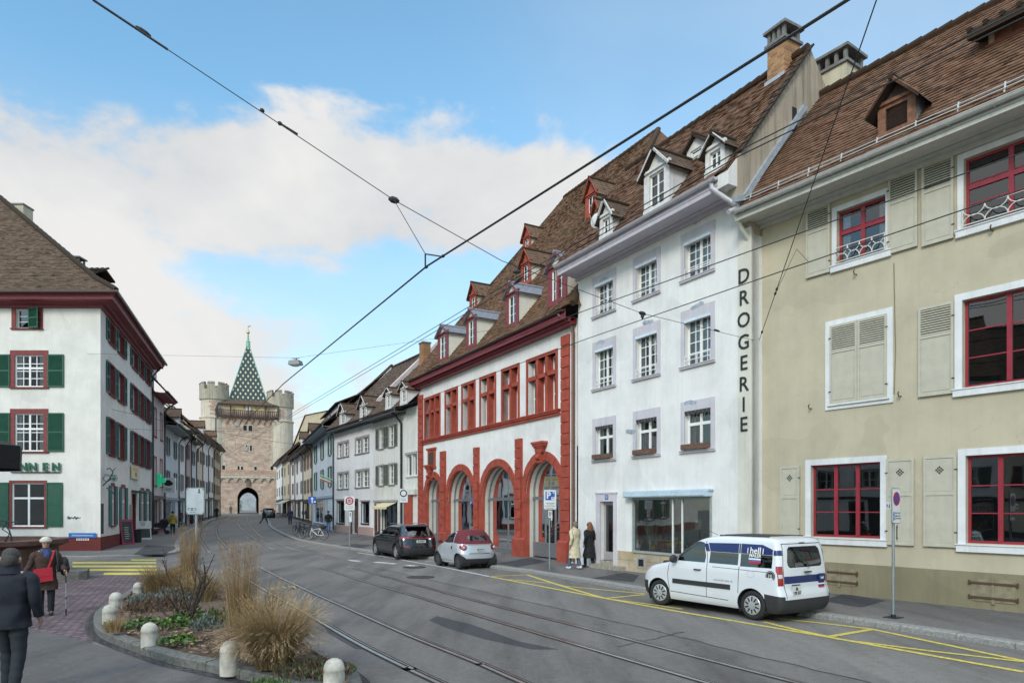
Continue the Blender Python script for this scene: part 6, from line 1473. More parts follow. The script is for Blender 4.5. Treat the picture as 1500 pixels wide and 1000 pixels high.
van.side([(-.1, 1.425), (-.02, 1.6), (-.14, 1.6), (-.21, 1.425)], 16, m=.05); van.side([(-1.01, 1.425), (-1.01, 1.64), (-1.05, 1.64), (-1.05, 1.425)], 17, m=.05); van.side([(-1.88, 1.42), (-1.88, 1.53), (-2.06, 1.53), (-2.06, 1.42)], 18, m=.05)
van.rear([(-.6, 1.2), (-.62, 1.28), (-.56, 1.55), (-.48, 1.6), (.48, 1.6), (.56, 1.55), (.62, 1.28), (.6, 1.2), (.55, 1.16), (-.55, 1.16)], 6)
van.rear([(-.74, .83), (.74, .83), (.74, .985), (-.74, .985)], 19, m=.05)
for sg in (1, -1): van.cut([(sg*.765, .79), (sg*.885, .79), (sg*.885, 1.2), (sg*.765, 1.2)], 'x', lambda f, c: f.normal.x < -.3, 7, .04)
for sg in (1, -1): van.rear([(sg*.785, .95), (sg*.87, .95), (sg*.87, 1.03), (sg*.785, 1.03)], 11, m=.05)
van.frnt([(-.72, 1.2), (.72, 1.2), (.68, 1.66), (-.68, 1.66)], 8); van.cut([(2.2, .78), (1.72, .98), (1.7, .9), (2.12, .68)], 'y', lambda f, c: abs(c.y) > .5 and f.normal.x > .02, 9, .06)
van.gap([(-.14, .36), (-.15, 1.1), (-.14, 1.3), (-.08, 1.66)]); van.gap([(1.0, .42), (1.06, .8), (1.0, 1.13)]); van.gap([(-1.02, .55), (-1.04, 1.13)]); van.gap([(.98, .4), (-.75, .36)]); van.gap([(-.3, 1.08), (-1.75, 1.06)], w=.006)
van.gap([(-.73, .52), (-.75, .83), (-.75, 1.2), (-.68, 1.66)], where='rear'); van.gap([(.73, .52), (.75, .83), (.75, 1.2), (.68, 1.66)], where='rear'); van.gap([(-.7, 1.66), (.7, 1.66)], where='rear')
M_VANW = carpaint('white_car_paint', (.66, .68, .71), rough=.3); M_BLUE = carpaint('royal_blue_film', (.013, .026, .12), rough=.3, coat=.3)
van.finish([('body', (0, 500), M_VANW, None, None), ('front_bumper', (1, 501), TRIM, None, None), ('rear_bumper', (12, 512), TRIM, None, None), ('front_window', (3, 503, 2, 502), CARGLASS, None, None), ('side_window', (4, 504), CARGLASS, None, None), ('quarter_window', (5, 505), CARGLASS, None, None), ('window_film', (14, 514, 15, 515), M_BLUE, None, None), ('blue_stripe', (16, 516), M_BLUE, None, None), ('blue_stripe', (18, 518), M_BLUE, None, None), ('tailgate_stripe', (19,), M_BLUE, None, None), ('window_post', (17, 517), TRIM, None, None), ('rear_window', (6,), CARGLASS, None, None), ('tail_light', (7,), REDL, None, None), ('reversing_light', (11,), CLRL, None, None), ('windscreen', (8,), CARGLASS, None, None), ('headlight', (9,), CLRL, None, None), ('panel_gap', (90, 590), M_PLTX, None, None)])
for sg in (1, -1):
    b = MB(); n = 12; b.grid([[(.88-1.68*j/n, sg*(.905+d), z) for j in range(n+1)] for d, z in ((-.01, .6), (.022, .61), (.024, .71), (-.01, .72))]); b.box(.87, .885, sg*.89, sg*.927, .605, .715); b.box(-.815, -.8, sg*.89, sg*.927, .605, .715); b.build('rubbing_strip', TRIM, van.root)
    for x in (.12, -.3): 
        if x > 0: b = MB(); b.tube([(x-.1, sg*.9, .99), (x-.08, sg*.935, .985), (x+.08, sg*.935, .985), (x+.1, sg*.9, .99)], .016, 6); b.build('door_handle', TRIM, van.root)
    b = MB(); b.ell((.78, sg*1.0, 1.2), .07, .12, .1, 12, 8); b.bar((.82, sg*.86, 1.15), (.8, sg*.98, 1.17), .06, .05); b.build('wing_mirror', TRIM, van.root)
    b = MB(); b.bar((-.3, sg*.6, 1.792), (-1.6, sg*.6, 1.797), .05, .03); b.build('roof_bar', TRIM, van.root)
b = MB(); b.box(-2.15, -2.1, -.1, .1, 1.045, 1.075); b.build('tailgate_handle', TRIM, van.root)
b = MB(); b.box(-1.98, -1.955, -.09, .09, 1.66, 1.685); b.build('brake_lamp', TRIM, van.root)
b = MB(); b.tube([(-2.1, -.05, 1.2), (-2.115, .1, 1.32), (-2.1, .3, 1.38)], .012, 6); b.ell((-2.095, -.05, 1.2), .03, .05, .04, 8, 6); b.build('wiper', TRIM, van.root)
b = MB(); b.box(-1.5, -.35, -.5, .5, 1.79, 1.813); b.build('roof_panel', TRIM, van.root)
b = MB(); b.tube([(.1, .2, 1.78), (.5, .22, 1.92)], .006, 5); b.build('aerial', TRIM, van.root)
plate(van, -2.135, .42, .68, 'BL', .28, .2, two='178 257')
b = MB(); b.box(-2.145, -2.12, .3, .56, .79, .81); b.build('plate_lamp', TRIM, van.root)
# lettering and emblems on the near (left) side and tail
def onside(b, tb, x, y, z, rz=PI): b.add(tb, Matrix.Translation((x, y, z)) @ Matrix.Rotation(rz, 4, 'Z') @ Matrix.Rotation(-.17, 4, 'X'))
b = MB(); onside(b, text_mb('hell', .2, .002, .003, mi=0), -1.45, .866, 1.5); onside(b, text_mb('MALER', .098, .002, .003, mi=0), -1.45, .88, 1.395)
for k, m in enumerate((0, 1, 2)): b.obox((-1.45, .893, 1.325-.035*k), (.15, 0, 0), (0, .003, 0), (0, 0, .017), m)
for x in (-1.26, -1.645): b.obox((x, .872, 1.5), (.008, 0, 0), (0, .003, 0), (0, -.01, .06), 0)
b.obox((-1.45, .897, 1.225), (.12, 0, 0), (0, .003, 0), (0, 0, .006), 2); b.build('lettering', [W_FRAME, plain('logo_blue', (.03, .16, .5), .5), plain('logo_red', (.5, .03, .03), .5)], van.root)
b = MB(); b.lathe([(.001, .0), (.115, .0), (.115, .006), (.001, .006)], 24, (-1.84, .897, .985), axis='y'); b.lathe([(.09, .0075), (.1, .0075)], 24, (-1.84, .897, .985), 1, axis='y', caps=False); b.add(text_mb('FB', .1, .002, .003, mi=1), Matrix.Translation((-1.84, .9065, .985)) @ Matrix.Rotation(PI, 4, 'Z')); b.build('round_sticker', [M_PLTX, plain('sticker_grey', (.45, .47, .48), .5)], van.root)
b = MB(); b.add(text_mb('www.hell-maler.ch', .07, 0, .003), Matrix.Translation((-.62, .912, .795)) @ Matrix.Rotation(PI, 4, 'Z')); b.build('web_address', plain('grey_lettering', (.3, .33, .36), .5), van.root)
b = MB(); M = Matrix.Translation((-2.128, -.52, .91)) @ Matrix.Rotation(-PI/2, 4, 'Z'); b.box(-2.118, -2.1, -.62, -.42, .8, 1.0, 1); b.add(text_mb('hell', .075, .001, .003), M)
for k, m in enumerate((2, 1, 3)): b.box(-2.12, -2.1, -.62, -.42, .765-.03*k, .795-.03*k, (0, 1, 3)[k])
b.build('tail_logo', [W_FRAME, M_BLUE, plain('logo_blue', (.03, .16, .5)), plain('logo_red', (.5, .03, .03))], van.root)
b = MB(); b.add(text_mb('hell-maler.ch', .055, 0, .003), Matrix.Translation((-2.125, -.42, .6)) @ Matrix.Rotation(-PI/2, 4, 'Z')); b.build('web_address', plain('grey_lettering', (.3, .33, .36)), van.root)
b = MB(); b.tube([(-1.35+.1*math.cos(a), .9055, 1.0+.075*math.sin(a)) for a in [PI/4*j for j in range(9)]], .003, 4); b.build('filler_cap', plain('gap_grey', (.4, .41, .43), .5), van.root)
SEAT = plain('dark_seat_fabric', (.03, .032, .036), .9)
b = MB()
for x in (.15, -.85):
    for y in (-.38, .38): b.box(x-.25, x+.25, y-.25, y+.25, .55, .75); b.obox((x-.28, y, .98), (.06, 0, .02), (0, .24, 0), (-.06, 0, .28)); b.obox((x-.37, y, 1.32), (.04, 0, 0), (0, .12, 0), (0, 0, .09))
b.build('seat', SEAT, van.root)
b = MB(); b.box(.95, 1.3, -.8, .8, .9, 1.12); b.lathe([(.17, -.012), (.19, 0), (.17, .012)], 20, (.62, .38, 1.12), axis='x'); b.build('dashboard', SEAT, van.root)
def hubcap(m, R_, w):
    m.lathe([(R_*1.02, w*.95), (R_*.95, w*1.08), (R_*.4, w*1.18), (.001, w*1.2)], 40, axis='y', caps=False)
    for k in range(10):
        a = 2*PI*(k+.5)/10; c, s_ = math.cos(a), math.sin(a); m.obox((c*R_*.66, w*1.115, s_*R_*.66), (c*R_*.22, -.008, s_*R_*.22), (-s_*R_*.075, 0, c*R_*.075), (0, .006, 0), 1)
        a = 2*PI*k/10; c, s_ = math.cos(a), math.sin(a); m.bar((c*R_*.3, w*1.2, s_*R_*.3), (c*R_*.92, w*1.08, s_*R_*.92), .01, .006, 0, up=(0, 1, 0))
    m.lathe([(R_*.2, w*1.19), (R_*.2, w*1.25), (.001, w*1.25)], 16, axis='y', caps=False)
van.wheel(hubcap, plain('silver_hubcap', (.5, .51, .52), .35, .5, var=.1), .12)
van.put(gp(1106, 908.5), gp(963, 885.5))

# --- silver two-seater cabriolet
sm = Car('car', 'small silver cabriolet with dark red fabric roof parked by the arcade', [(.2, 1.2, -1.24, .72), (.3, 1.28, -1.3, .78), (.45, 1.33, -1.33, .815), (.6, 1.34, -1.33, .83), (.72, 1.32, -1.3, .832), (.84, 1.2, -1.27, .825), (.93, 1.02, -1.255, .81), (1., .82, -1.235, .79), (1.06, .66, -1.2, .765), (1.2, .46, -1.12, .72), (1.34, .24, -1.02, .665), (1.45, .02, -.93, .6), (1.52, -.2, -.8, .48), (1.548, -.38, -.66, .25)], (-.93, .94), .3, cf=.55, cr=.42, nf=2.4, nr=2.7, sub=4, tr=.7, ww=.19)
sm.arches(.345)
sm.side([(-.05, 1.02), (-.45, 1.04), (-.44, 1.44), (-.2, 1.46), (.1, 1.4), (.36, 1.24), (.52, 1.04)], 2); sm.cut([(-.5, 1.03), (-1.3, 1.0), (-1.2, 1.5), (-.6, 1.6), (.0, 1.6), (-.02, 1.44), (-.5, 1.44)][:0] or [(-.5, 1.04), (-1.3, .98), (-1.3, 1.7), (-.5, 1.7)], 'y', lambda f, c: True, 3, .06)
sm.cut([(-.5, 1.47), (-.5, 1.7), (.1, 1.7), (.1, 1.47)], 'y', lambda f, c: c.z > 1.45, 3, .06)
sm.cut([(-.46, 1.12), (.46, 1.12), (.4, 1.32), (-.4, 1.32)], 'x', lambda f, c: f.normal.x < -.2 and c.z > .9, 4, .05)
for sg in (1, -1):
    pts = [(sg*.66+.13*math.cos(2*PI*j/14), .86+.125*math.sin(2*PI*j/14)) for j in range(14)]; sm.rear(pts, 5, .05)
sm.rear([(-.75, .2), (.75, .2), (.75, .42), (-.75, .42)], 12); sm.side([(-1.4, .2), (-1.4, .4), (-1.24, .4), (-1.2, .2)], 12); sm.frnt([(-.6, .25), (.6, .25), (.55, .45), (-.55, .45)], 1)
sm.frnt([(-.58, 1.06), (.58, 1.06), (.5, 1.42), (-.5, 1.42)], 8); sm.cut([(1.25, .8), (.95, .95), (.9, .84), (1.2, .68)], 'y', lambda f, c: abs(c.y) > .4 and f.normal.x > .02, 9, .05)
sm.gap([(.6, .35), (.66, .7), (.58, 1.0)]); sm.gap([(-.48, .62), (-.5, 1.02)]); sm.gap([(.6, .33), (-.45, .3)]); sm.gap([(-.55, .52), (-.6, .72), (.6, .72)][:2], where='rear'); sm.gap([(-.5, .62), (.5, .62)], where='rear'); sm.gap([(-.5, .96), (.5, .96)], where='rear')
M_SILV = carpaint('silver_car_paint', (.55, .58, .62), .4, .32); M_MAR = plain('maroon_hood_fabric', (.13, .018, .028), .85, var=.15)
sm.finish([('body', (0, 500), M_SILV, None, None), ('front_bumper', (1, 501), TRIM, None, None), ('rear_bumper', (12, 512), TRIM, None, None), ('side_window', (2, 502), CARGLASS, None, None), ('fabric_roof', (3, 503), M_MAR, None, None), ('rear_window', (4,), CARGLASS, 'fabric_roof', None), ('tail_light', (5,), REDL, None, None), ('windscreen', (8,), CARGLASS, None, None), ('headlight', (9,), CLRL, None, None), ('panel_gap', (90, 590), M_PLTX, None, None)])
for sg in (1, -1):
    b = MB(); b.ell((.5, sg*.9, 1.06), .06, .1, .075, 12, 8); b.bar((.52, sg*.75, 1.02), (.5, sg*.88, 1.04), .05, .04); b.build('wing_mirror', TRIM, sm.root)
    b = MB(); b.ell((-.42, sg*.815, .82), .07, .02, .09, 12, 8); b.build('side_intake', TRIM, sm.root)
    b = MB(); b.ell((-1.235, sg*.68, .86), .03, .06, .06, 10, 6); b.build('lamp_core', CLRL, sm.made['tail_light'])
plate(sm, -1.36, 0, .78, 'BS 8716', .34, .13); b = MB(); b.tube([(-1.325, -.45, .64), (-1.345, 0, .63), (-1.325, .45, .64)], .012, 6); b.build('chrome_strip', STEEL, sm.root)
b = MB()
for y in (-.33, .33): b.box(-.45, .05, y-.22, y+.22, .5, .68); b.obox((-.45, y, .95), (.06, 0, .02), (0, .2, 0), (-.06, 0, .3))
b.build('seat', SEAT, sm.root)
sm.wheel(rim_spokes(5, .2, pair=.05), plain('dark_alloy', (.16, .165, .17), .35, .7)); sm.put(gp(672, 833.6), gp(640, 828.2))

# --- dark estate-style SUV
SUV_L = [(.22, 2.2, -2.15, .84), (.32, 2.27, -2.22, .89), (.5, 2.3, -2.26, .925), (.66, 2.3, -2.25, .935), (.8, 2.27, -2.22, .935), (.9, 2.18, -2.2, .93), (1., 1.9, -2.17, .92), (1.06, 1.5, -2.14, .905), (1.12, 1.1, -2.1, .885), (1.28, .78, -1.98, .83), (1.44, .42, -1.84, .765), (1.54, .1, -1.76, .71), (1.6, -.3, -1.68, .6), (1.62, -.7, -1.4, .3)]
def suv_parts(c):
    c.arches(.42)
    c.side([(1.1, 1.13), (.6, 1.38), (.2, 1.5), (-.2, 1.53), (-.25, 1.12)], 2); c.side([(-.32, 1.12), (-.28, 1.53), (-1.1, 1.5), (-1.2, 1.13)], 3); c.side([(-1.28, 1.14), (-1.18, 1.49), (-1.5, 1.42), (-1.75, 1.18)], 3)
    c.rear([(-.72, 1.14), (.72, 1.14), (.62, 1.5), (-.62, 1.5)], 4); c.rear([(-.93, .99), (.93, .99), (.93, 1.03), (-.93, 1.03)], 5, .05); c.cut([(-2.3, .96), (-1.75, 1.02), (-1.75, 1.07), (-2.3, 1.08)], 'y', lambda f, k: abs(k.y) > .55, 5, .05)
    c.rear([(-.8, .25), (.8, .25), (.8, .56), (-.8, .56)], 1); c.side([(1.0, .2), (-1.0, .2), (-1.0, .36), (1.0, .36)], 1); c.rear([(-.85, .62), (-.55, .62), (-.55, .66), (-.85, .66)], 5, .04); c.rear([(.85, .62), (.55, .62), (.55, .66), (.85, .66)], 5, .04)
    c.frnt([(-.7, 1.14), (.7, 1.14), (.6, 1.5), (-.6, 1.5)], 8); c.frnt([(-.8, .4), (.8, .4), (.7, .8), (-.7, .8)], 1); c.cut([(2.25, .85), (1.85, .95), (1.85, .88), (2.25, .75)], 'y', lambda f, k: abs(k.y) > .5 and f.normal.x > .02, 9, .05)
    c.gap([(-.28, .38), (-.28, 1.1)]); c.gap([(1.0, .42), (1.1, 1.05)]); c.gap([(-1.15, .75), (-1.2, 1.1)])
    M = carpaint('midnight_car_paint', (.012, .016, .022), .2, .2)
    c.finish([('body', (0, 500), M, None, None), ('lower_trim', (1, 501), TRIM, None, None), ('front_window', (2, 502), CARGLASS, None, None), ('rear_side_window', (3, 503), CARGLASS, None, None), ('rear_window', (4,), CARGLASS, None, None), ('tail_light', (5,), REDL, None, None), ('windscreen', (8,), CARGLASS, None, None), ('headlight', (9,), CLRL, None, None), ('panel_gap', (90, 590), M_PLTX, None, None)])
    for sg in (1, -1):
        b = MB(); b.ell((.85, sg*1.03, 1.16), .07, .12, .09, 12, 8); b.bar((.88, sg*.88, 1.12), (.86, sg*1.0, 1.13), .05, .04); b.build('wing_mirror', TRIM, c.root)
        b = MB(); b.tube([(.2, sg*.6, 1.6), (.05, sg*.62, 1.655), (-1.4, sg*.6, 1.66), (-1.55, sg*.58, 1.6)], .018, 6); b.build('roof_rail', STEEL, c.root)
        b = MB(); b.tube([(.95, sg*.9, 1.125), (0, sg*.89, 1.12), (-1.2, sg*.885, 1.13)], .01, 5); b.build('window_trim', STEEL, c.root)
        for x in (.0, -.95): b = MB(); b.bar((x, sg*.935, .98), (x-.2, sg*.935, .98), .03, .03); b.build('door_handle', TRIM, c.root)
    b = MB(); b.prism([(-1.68, -.6, 1.58), (-1.95, -.5, 1.54), (-1.95, .5, 1.54), (-1.68, .6, 1.58)], (0, 0, .03)); b.build('roof_spoiler', TRIM, c.root)
    plate(c, -2.25, 0, .86, 'BS 87064', .46, .12)
    c.wheel(rim_spokes(5, .2), plain('bright_alloy', (.55, .56, .58), .3, .6))
suv = Car('car', 'dark sports utility car with silver roof rails parked beside the arcade', SUV_L, (-1.38, 1.38), .36, cf=.8, cr=.5, nf=2.6, nr=2.8, sub=3, tr=.8, ww=.22); suv_parts(suv); suv.put(gp(579.8, 819), gp(549.5, 813))
far = Car('car', 'distant dark car seen from behind near the gate tower', SUV_L, (-1.38, 1.38), .36, cf=.8, cr=.5, nf=2.6, nr=2.8, sub=3, tr=.8, ww=.22); suv_parts(far)
p = gp(384.5, 759.4); far.put(p+V((0, 0, 0)), p+V((-1.0, 2.57, .03)))
# ---------------------------------------------------------------- people (local: facing +x, left +y)
SKIN = plain('skin', (.42, .25, .19), .55, var=.06)
def skin_mesh(nodes, edges, radii, mat_, name, parent, sub=1):
    me = bpy.data.meshes.new(name); me.from_pydata(nodes, edges, []); o = bpy.data.objects.new(name, me); COL.objects.link(o)
    o.modifiers.new('s', 'SKIN'); sv = me.skin_vertices[0].data
    for k, r in enumerate(radii): sv[k].radius = (r, r) if not isinstance(r, tuple) else r
    sv[0].use_root = True
    o.modifiers.new('d', 'SUBSURF').levels = sub; o.modifiers['d'].render_levels = sub
    m2 = bpy.data.meshes.new_from_object(o.evaluated_get(bpy.context.evaluated_depsgraph_get())); bpy.data.objects.remove(o); bpy.data.meshes.remove(me)
    m2.materials.clear(); m2.materials.append(mat_)
    for p in m2.polygons: p.use_smooth = True
    m2.name = name; o = bpy.data.objects.new(name, m2); COL.objects.link(o); o.parent = parent; return o
def loft(b, rings, n=20, wr=.0, m=0, seed=0., cap=True, sq=2.3):
    """stack of rounded ovals (centre, half-depth x, half-width y); wr = cloth creasing"""
    rows = []
    for k, (c, rx, ry) in enumerate(rings):
        row = []
        for j in range(n):
            a = 2*PI*j/n; ca, sa = math.cos(a), math.sin(a); x = abs(ca)**(2/sq)*(1 if ca > 0 else -1); y = abs(sa)**(2/sq)*(1 if sa > 0 else -1)
            w_ = 1+wr*noise.noise(V((x*2.2+seed, y*2.2, c[2]*7.)))+wr*.6*noise.noise(V((x*5+seed, y*5, c[2]*17.)))
            row.append((c[0]+rx*x*w_, c[1]+ry*y*w_, c[2]+.25*wr*rx*noise.noise(V((x*4, y*4+seed, c[2]*9)))))
        rows.append(row)
    b.grid(rows, m, True)
    if cap: b.cap(rows[0], m); b.cap(rows[-1], m, True)
def dense(rings, step=.03):
    out = []
    for (c0, x0, y0), (c1, x1, y1) in zip(rings, rings[1:]):
        n = max(1, int((V(c1)-V(c0)).length/step))
        for k in range(n): t = k/n; s_ = t*t*(3-2*t)*.5+t*.5; out.append((tuple(V(c0).lerp(V(c1), t)), x0+(x1-x0)*s_, y0+(y1-y0)*s_))
    return out+[rings[-1]]
def limb(b, pts, rs, wr=.12, rib=0., n=14, m=0, seed=0.):
    """sleeve or trouser leg following joints"""
    P = []; rr = []
    for k in range(len(pts)-1):
        q = max(2, int((V(pts[k+1])-V(pts[k])).length/.028))
        for j in range(q): t = j/q; P.append(V(pts[k]).lerp(V(pts[k+1]), t)); rr.append(rs[k]+(rs[k+1]-rs[k])*t)
    P.append(V(pts[-1])); rr.append(rs[-1])
    for it in range(3): P = [P[0]]+[(P[i-1]+P[i]*2+P[i+1])/4 for i in range(1, len(P)-1)]+[P[-1]]
    rr = [r*(1+(wr*noise.noise(V((k*.45+seed, seed, 0))))+(rib*abs(math.sin(k*.9)) if rib else 0)) for k, r in enumerate(rr)]
    b.tube(P, rr, n, m)
def person(label, loc, rz, h=1.72, top=(.03, .03, .035), legs=(.03, .032, .04), hair=(.06, .045, .035), hem=.75, stride=.0, arms=None, shoe=(.03, .03, .03), hat=None, group=None, flare=1.1, rib=0., wide=1., skirt=None, hairlen=.0, fingers=False, bulk=1., bag=None, lean=0., hood=False, skinleg=None):
    s = h/1.75; e = empty('person', loc, rz, label, 'person', group); e.scale = (s, s, s); sd_ = sum(ord(c) for c in label)*.37
    arms = arms or {}
    AL = arms.get('L', ((-.03-stride*.3, .27, 1.15), (.08-stride*.4, .27, .9))); AR_ = arms.get('R', ((-.03+stride*.3, -.27, 1.15), (.08+stride*.4, -.27, .9)))
    kn = {1: (.06+stride*.35, .1, .5), -1: (.03-stride*.2, -.1, .51)}; an = {1: (stride*.62, .1, .09), -1: (-stride*.62, -.1, .09+abs(stride)*.08)}
    nd = [(0, 0, .95), (lean*.3, 0, 1.15), (lean*.7, 0, 1.36), (lean, 0, 1.5), (lean+.02, 0, 1.56), (lean+.03, 0, 1.62), (lean+.02, 0, 1.69), (lean+.01, 0, 1.735)]; rd = [(.13, .15), (.11, .14), (.12, .17), .06, .058, (.085, .075), (.1, .082), (.05, .045)]; ed = [(k, k+1) for k in range(7)]
    def add(p, r, pr): nd.append(tuple(p)); rd.append(r); ed.append((pr, len(nd)-1)); return len(nd)-1
    for sg, (el_, wr_) in ((1, AL), (-1, AR_)):
        i = add((lean*.8, sg*.18, 1.43), .062, 2); i = add(el_, .045, i); i = add(wr_, .03, i)
        d = (V(wr_)-V(el_)).normalized(); sdv = V((1, 0, 0)); sdv = (sdv-d*sdv.dot(d)).normalized(); pn = d.cross(sdv)
        i = add(V(wr_)+d*.06, (.022, .036), i)
        for q in ((-.026, .07), (-.009, .082), (.009, .078), (.025, .062)):
            if not fingers and q[0] != -.009: continue
            j = add(V(wr_)+d*.1+sdv*q[0], .0095 if fingers else .026, i); add(V(wr_)+d*(.1+q[1]*.5)+sdv*q[0]*1.1+pn*.012*sg, .0085 if fingers else .016, j)
            if fingers: add(V(wr_)+d*(.1+q[1])+sdv*q[0]*1.1+pn*.035*sg, .0075, len(nd)-1)
        if fingers: j = add(V(wr_)+d*.045+sdv*.04, .011, i); add(V(wr_)+d*.085+sdv*.055+pn*.012*sg, .009, j)
        i = add((0, sg*.09, .9), .085, 0); i = add(kn[sg], .058, i); i = add(an[sg], .04, i); add(V(an[sg])+V((.12, 0, -.05)), .035, i)
    skin_mesh(nd, ed, rd, SKIN, 'body', e)
    T = plain('cloth_%d_%d_%d' % tuple(int(c*999) for c in top), top, .85, var=.2, scale=7, bump=.3, bscale=25); B_ = plain('cloth_%d_%d_%d' % tuple(int(c*999) for c in legs), legs, .85, var=.2, scale=7, bump=.3, bscale=25)
    b = MB(); k = bulk
    rg = dense([((0, 0, hem), .15*flare*k, .185*flare*k), ((0, 0, .95), .145*k, .18*k), ((lean*.3, 0, 1.12), .135*k, .17*k*wide), ((lean*.6, 0, 1.3), .15*k, .205*k*wide), ((lean*.8, 0, 1.42), .125*k, .2*k*wide), ((lean*.9, 0, 1.48), .09, .13), ((lean, 0, 1.53), .066, .075)])
    if rib: rg = [(c, x*(1+rib*abs(math.sin(c[2]*34))), y*(1+rib*abs(math.sin(c[2]*34)))) for c, x, y in rg]
    loft(b, rg, 28, .13, seed=sd_)
    for sg, (el_, wr_) in ((1, AL), (-1, AR_)): limb(b, [(lean*.8, sg*.13*wide, 1.44), (lean*.8, sg*.2*wide*k, 1.4), el_, V(el_).lerp(V(wr_), .92)], [.06, .074*k, .06*k, .048*k], .14, rib*.8, seed=sd_+sg)
    if hood: b.ell((lean-.1, 0, 1.5), .1, .15, .1, 14, 8, jit=.2)
    else: b.tube([(lean-.0, 0, 1.5), (lean+.005, 0, 1.565)], [.085, .076], 14)
    b.build('coat', T, e, smooth=True)
    b = MB()
    for sg in (1, -1): limb(b, [(0, sg*.085, .93), kn[sg], V(an[sg])+V((0, 0, .0))], [.1*k, .075, .062], .13, seed=sd_+3*sg)
    b.build('trousers', B_, e, smooth=True)
    b = MB()
    for sg in (1, -1):
        a = V(an[sg]); b.ell(a+V((.055, 0, -.045)), .14, .05, .045, 12, 6); b.ell(a+V((-.02, 0, -.02)), .06, .045, .06, 10, 6)
    b.build('shoes', plain('shoe_%d' % int(shoe[0]*999), shoe, .6), e, smooth=True)
    if hair:
        b = MB(); b.ell((lean-.0, 0, 1.675), .115, .1, .1, 16, 8, jit=.25)
        b.ell((lean-.045, 0, 1.63), .085, .093, .09, 16, 8, jit=.3)
        if hairlen: b.ell((lean-.06, 0, 1.6-hairlen*.5), .075, .12, .1+hairlen*.6, 16, 10, jit=.25)
        b.build('hair', plain('hair_%d_%d' % (int(hair[0]*999), int(hair[2]*999)), hair, .75, var=.35, scale=40, bump=.8, bscale=90), e, smooth=True)
    if hat:
        b = MB(); b.ell((lean-.005, 0, 1.73), .118, .106, .085, 16, 8); b.lathe([(.108, -.02), (.12, -.01), (.12, .03), (.112, .04)], 18, (lean-.006, 0, 1.705)); b.build('hat', plain('knit_hat_%d' % int(hat[0]*999), hat, .95, var=.2, scale=50, bump=1., bscale=90), e, smooth=True)
    return e, T
def face_cam(p): return math.atan2(-p.y, -p.x)
WALKD = math.atan2(-.845, .535)      # towards the viewer along the arcade; +pi away
# man seen from behind at the lower left corner
man, T_ = person('man in a dark navy quilted jacket and jeans seen from behind beside the square', V((-6.5, 8.85, 0)), math.radians(100), 1.88, (.008, .0105, .019), (.015, .02, .026), hair=(.05, .045, .042), hem=.82, stride=.22, arms={'L': ((-.02, .28, 1.17), (.14, .27, .95)), 'R': ((-.03, -.275, 1.17), (.1, -.27, .93))}, rib=.03, bulk=1.12, wide=1.04, fingers=True, flare=1.02)
b = MB()
for sg in (1, -1): b.ell((.0, sg*.1, 1.635), .028, .016, .036, 8, 6)
b.build('ears', SKIN, man, smooth=True)
b = MB(); loft(b, dense([((-.005, 0, 1.47), .12, .14), ((.0, 0, 1.54), .098, .1), ((.0, 0, 1.585), .094, .092)], .02), 20, .05); b.build('collar', T_, man, smooth=True)
# elderly woman with red bag and walking pole
wp = gp(67, 901); lady, T_ = person('elderly woman in a brown quilted coat with cream knitted hat, red bag and walking pole', V((wp.x, wp.y, 0)), face_cam(wp)+.05, 1.72, (.05, .027, .02), (.014, .016, .02), hair=None, hem=.6, arms={'L': ((.0, .3, 1.16), (.2, .36, 1.03)), 'R': ((-.02, -.3, 1.15), (.08, -.4, 1.02))}, hat=(.58, .55, .46), rib=.03, bulk=1.08, flare=1.22, fingers=True, shoe=(.012, .012, .013))
b = MB(); b.ell((.125, 0, 1.645), .02, .014, .022, 8, 6); b.build('nose', SKIN, lady, smooth=True)
b = MB(); 
for sg in (1, -1): b.lathe([(.024, -.003), (.029, -.003), (.029, .003), (.024, .003)], 14, (.118, sg*.036, 1.667), axis='x', caps=False)
b.bar((.122, -.012, 1.667), (.122, .012, 1.667), .005, .005); b.build('glasses', DSTEEL, lady)
b = MB()
for sg in (1, -1): b.ell((.108, sg*.036, 1.667), .008, .014, .009, 8, 6)
b.build('eyes', plain('eye', (.05, .04, .04), .2), lady, smooth=True); b = MB(); b.ell((.115, 0, 1.598), .008, .025, .007, 8, 6); b.build('mouth', plain('lips', (.36, .12, .11), .5), lady, smooth=True)
b = MB(); loft(b, dense([((.0, 0, 1.44), .125, .13), ((.0, 0, 1.5), .11, .11), ((.0, 0, 1.535), .085, .085)], .02), 20, .25); b.ell((.13, .02, 1.38), .04, .07, .12, 10, 8, jit=.4); b.build('scarf', plain('blue_scarf', (.04, .06, .17), .9, var=.6, scale=18), lady, smooth=True)
b = MB()
for sg, c in ((1, (.24, .365, .985)), (-1, (.1, -.44, .975))): b.ell(c, .05, .042, .055, 10, 8)
b.build('gloves', plain('dark_glove', (.035, .037, .042), .8), lady, smooth=True)
def inladyloc(p): return lady.matrix_basis @ V(p)
MW = Matrix.Translation(lady.location) @ Matrix.Rotation(lady.rotation_euler.z, 4, 'Z') @ Matrix.Scale(1.72/1.75, 4)
b = MB(); c = V((.235, -.06, .95)); b.obox(c, (.03, 0, 0), (0, .175, .02), (0, -.015, .15)); b.obox(c+V((.034, 0, .06)), (.004, 0, 0), (0, .176, .02), (0, -.008, .09)); b.bar((.2, .03, 1.1), (.175, .1, 1.3), .035, .012, up=(1, 0, 0)); b.bar((.175, .1, 1.3), (.06, .16, 1.5), .035, .012, up=(1, 0, 0))
o = b.build('shoulder_bag', plain('red_nylon', (.42, .012, .03), .55, var=.12)); o.matrix_basis = MW; tag(o, 'red shoulder bag worn across the front of a brown coat', 'bag')
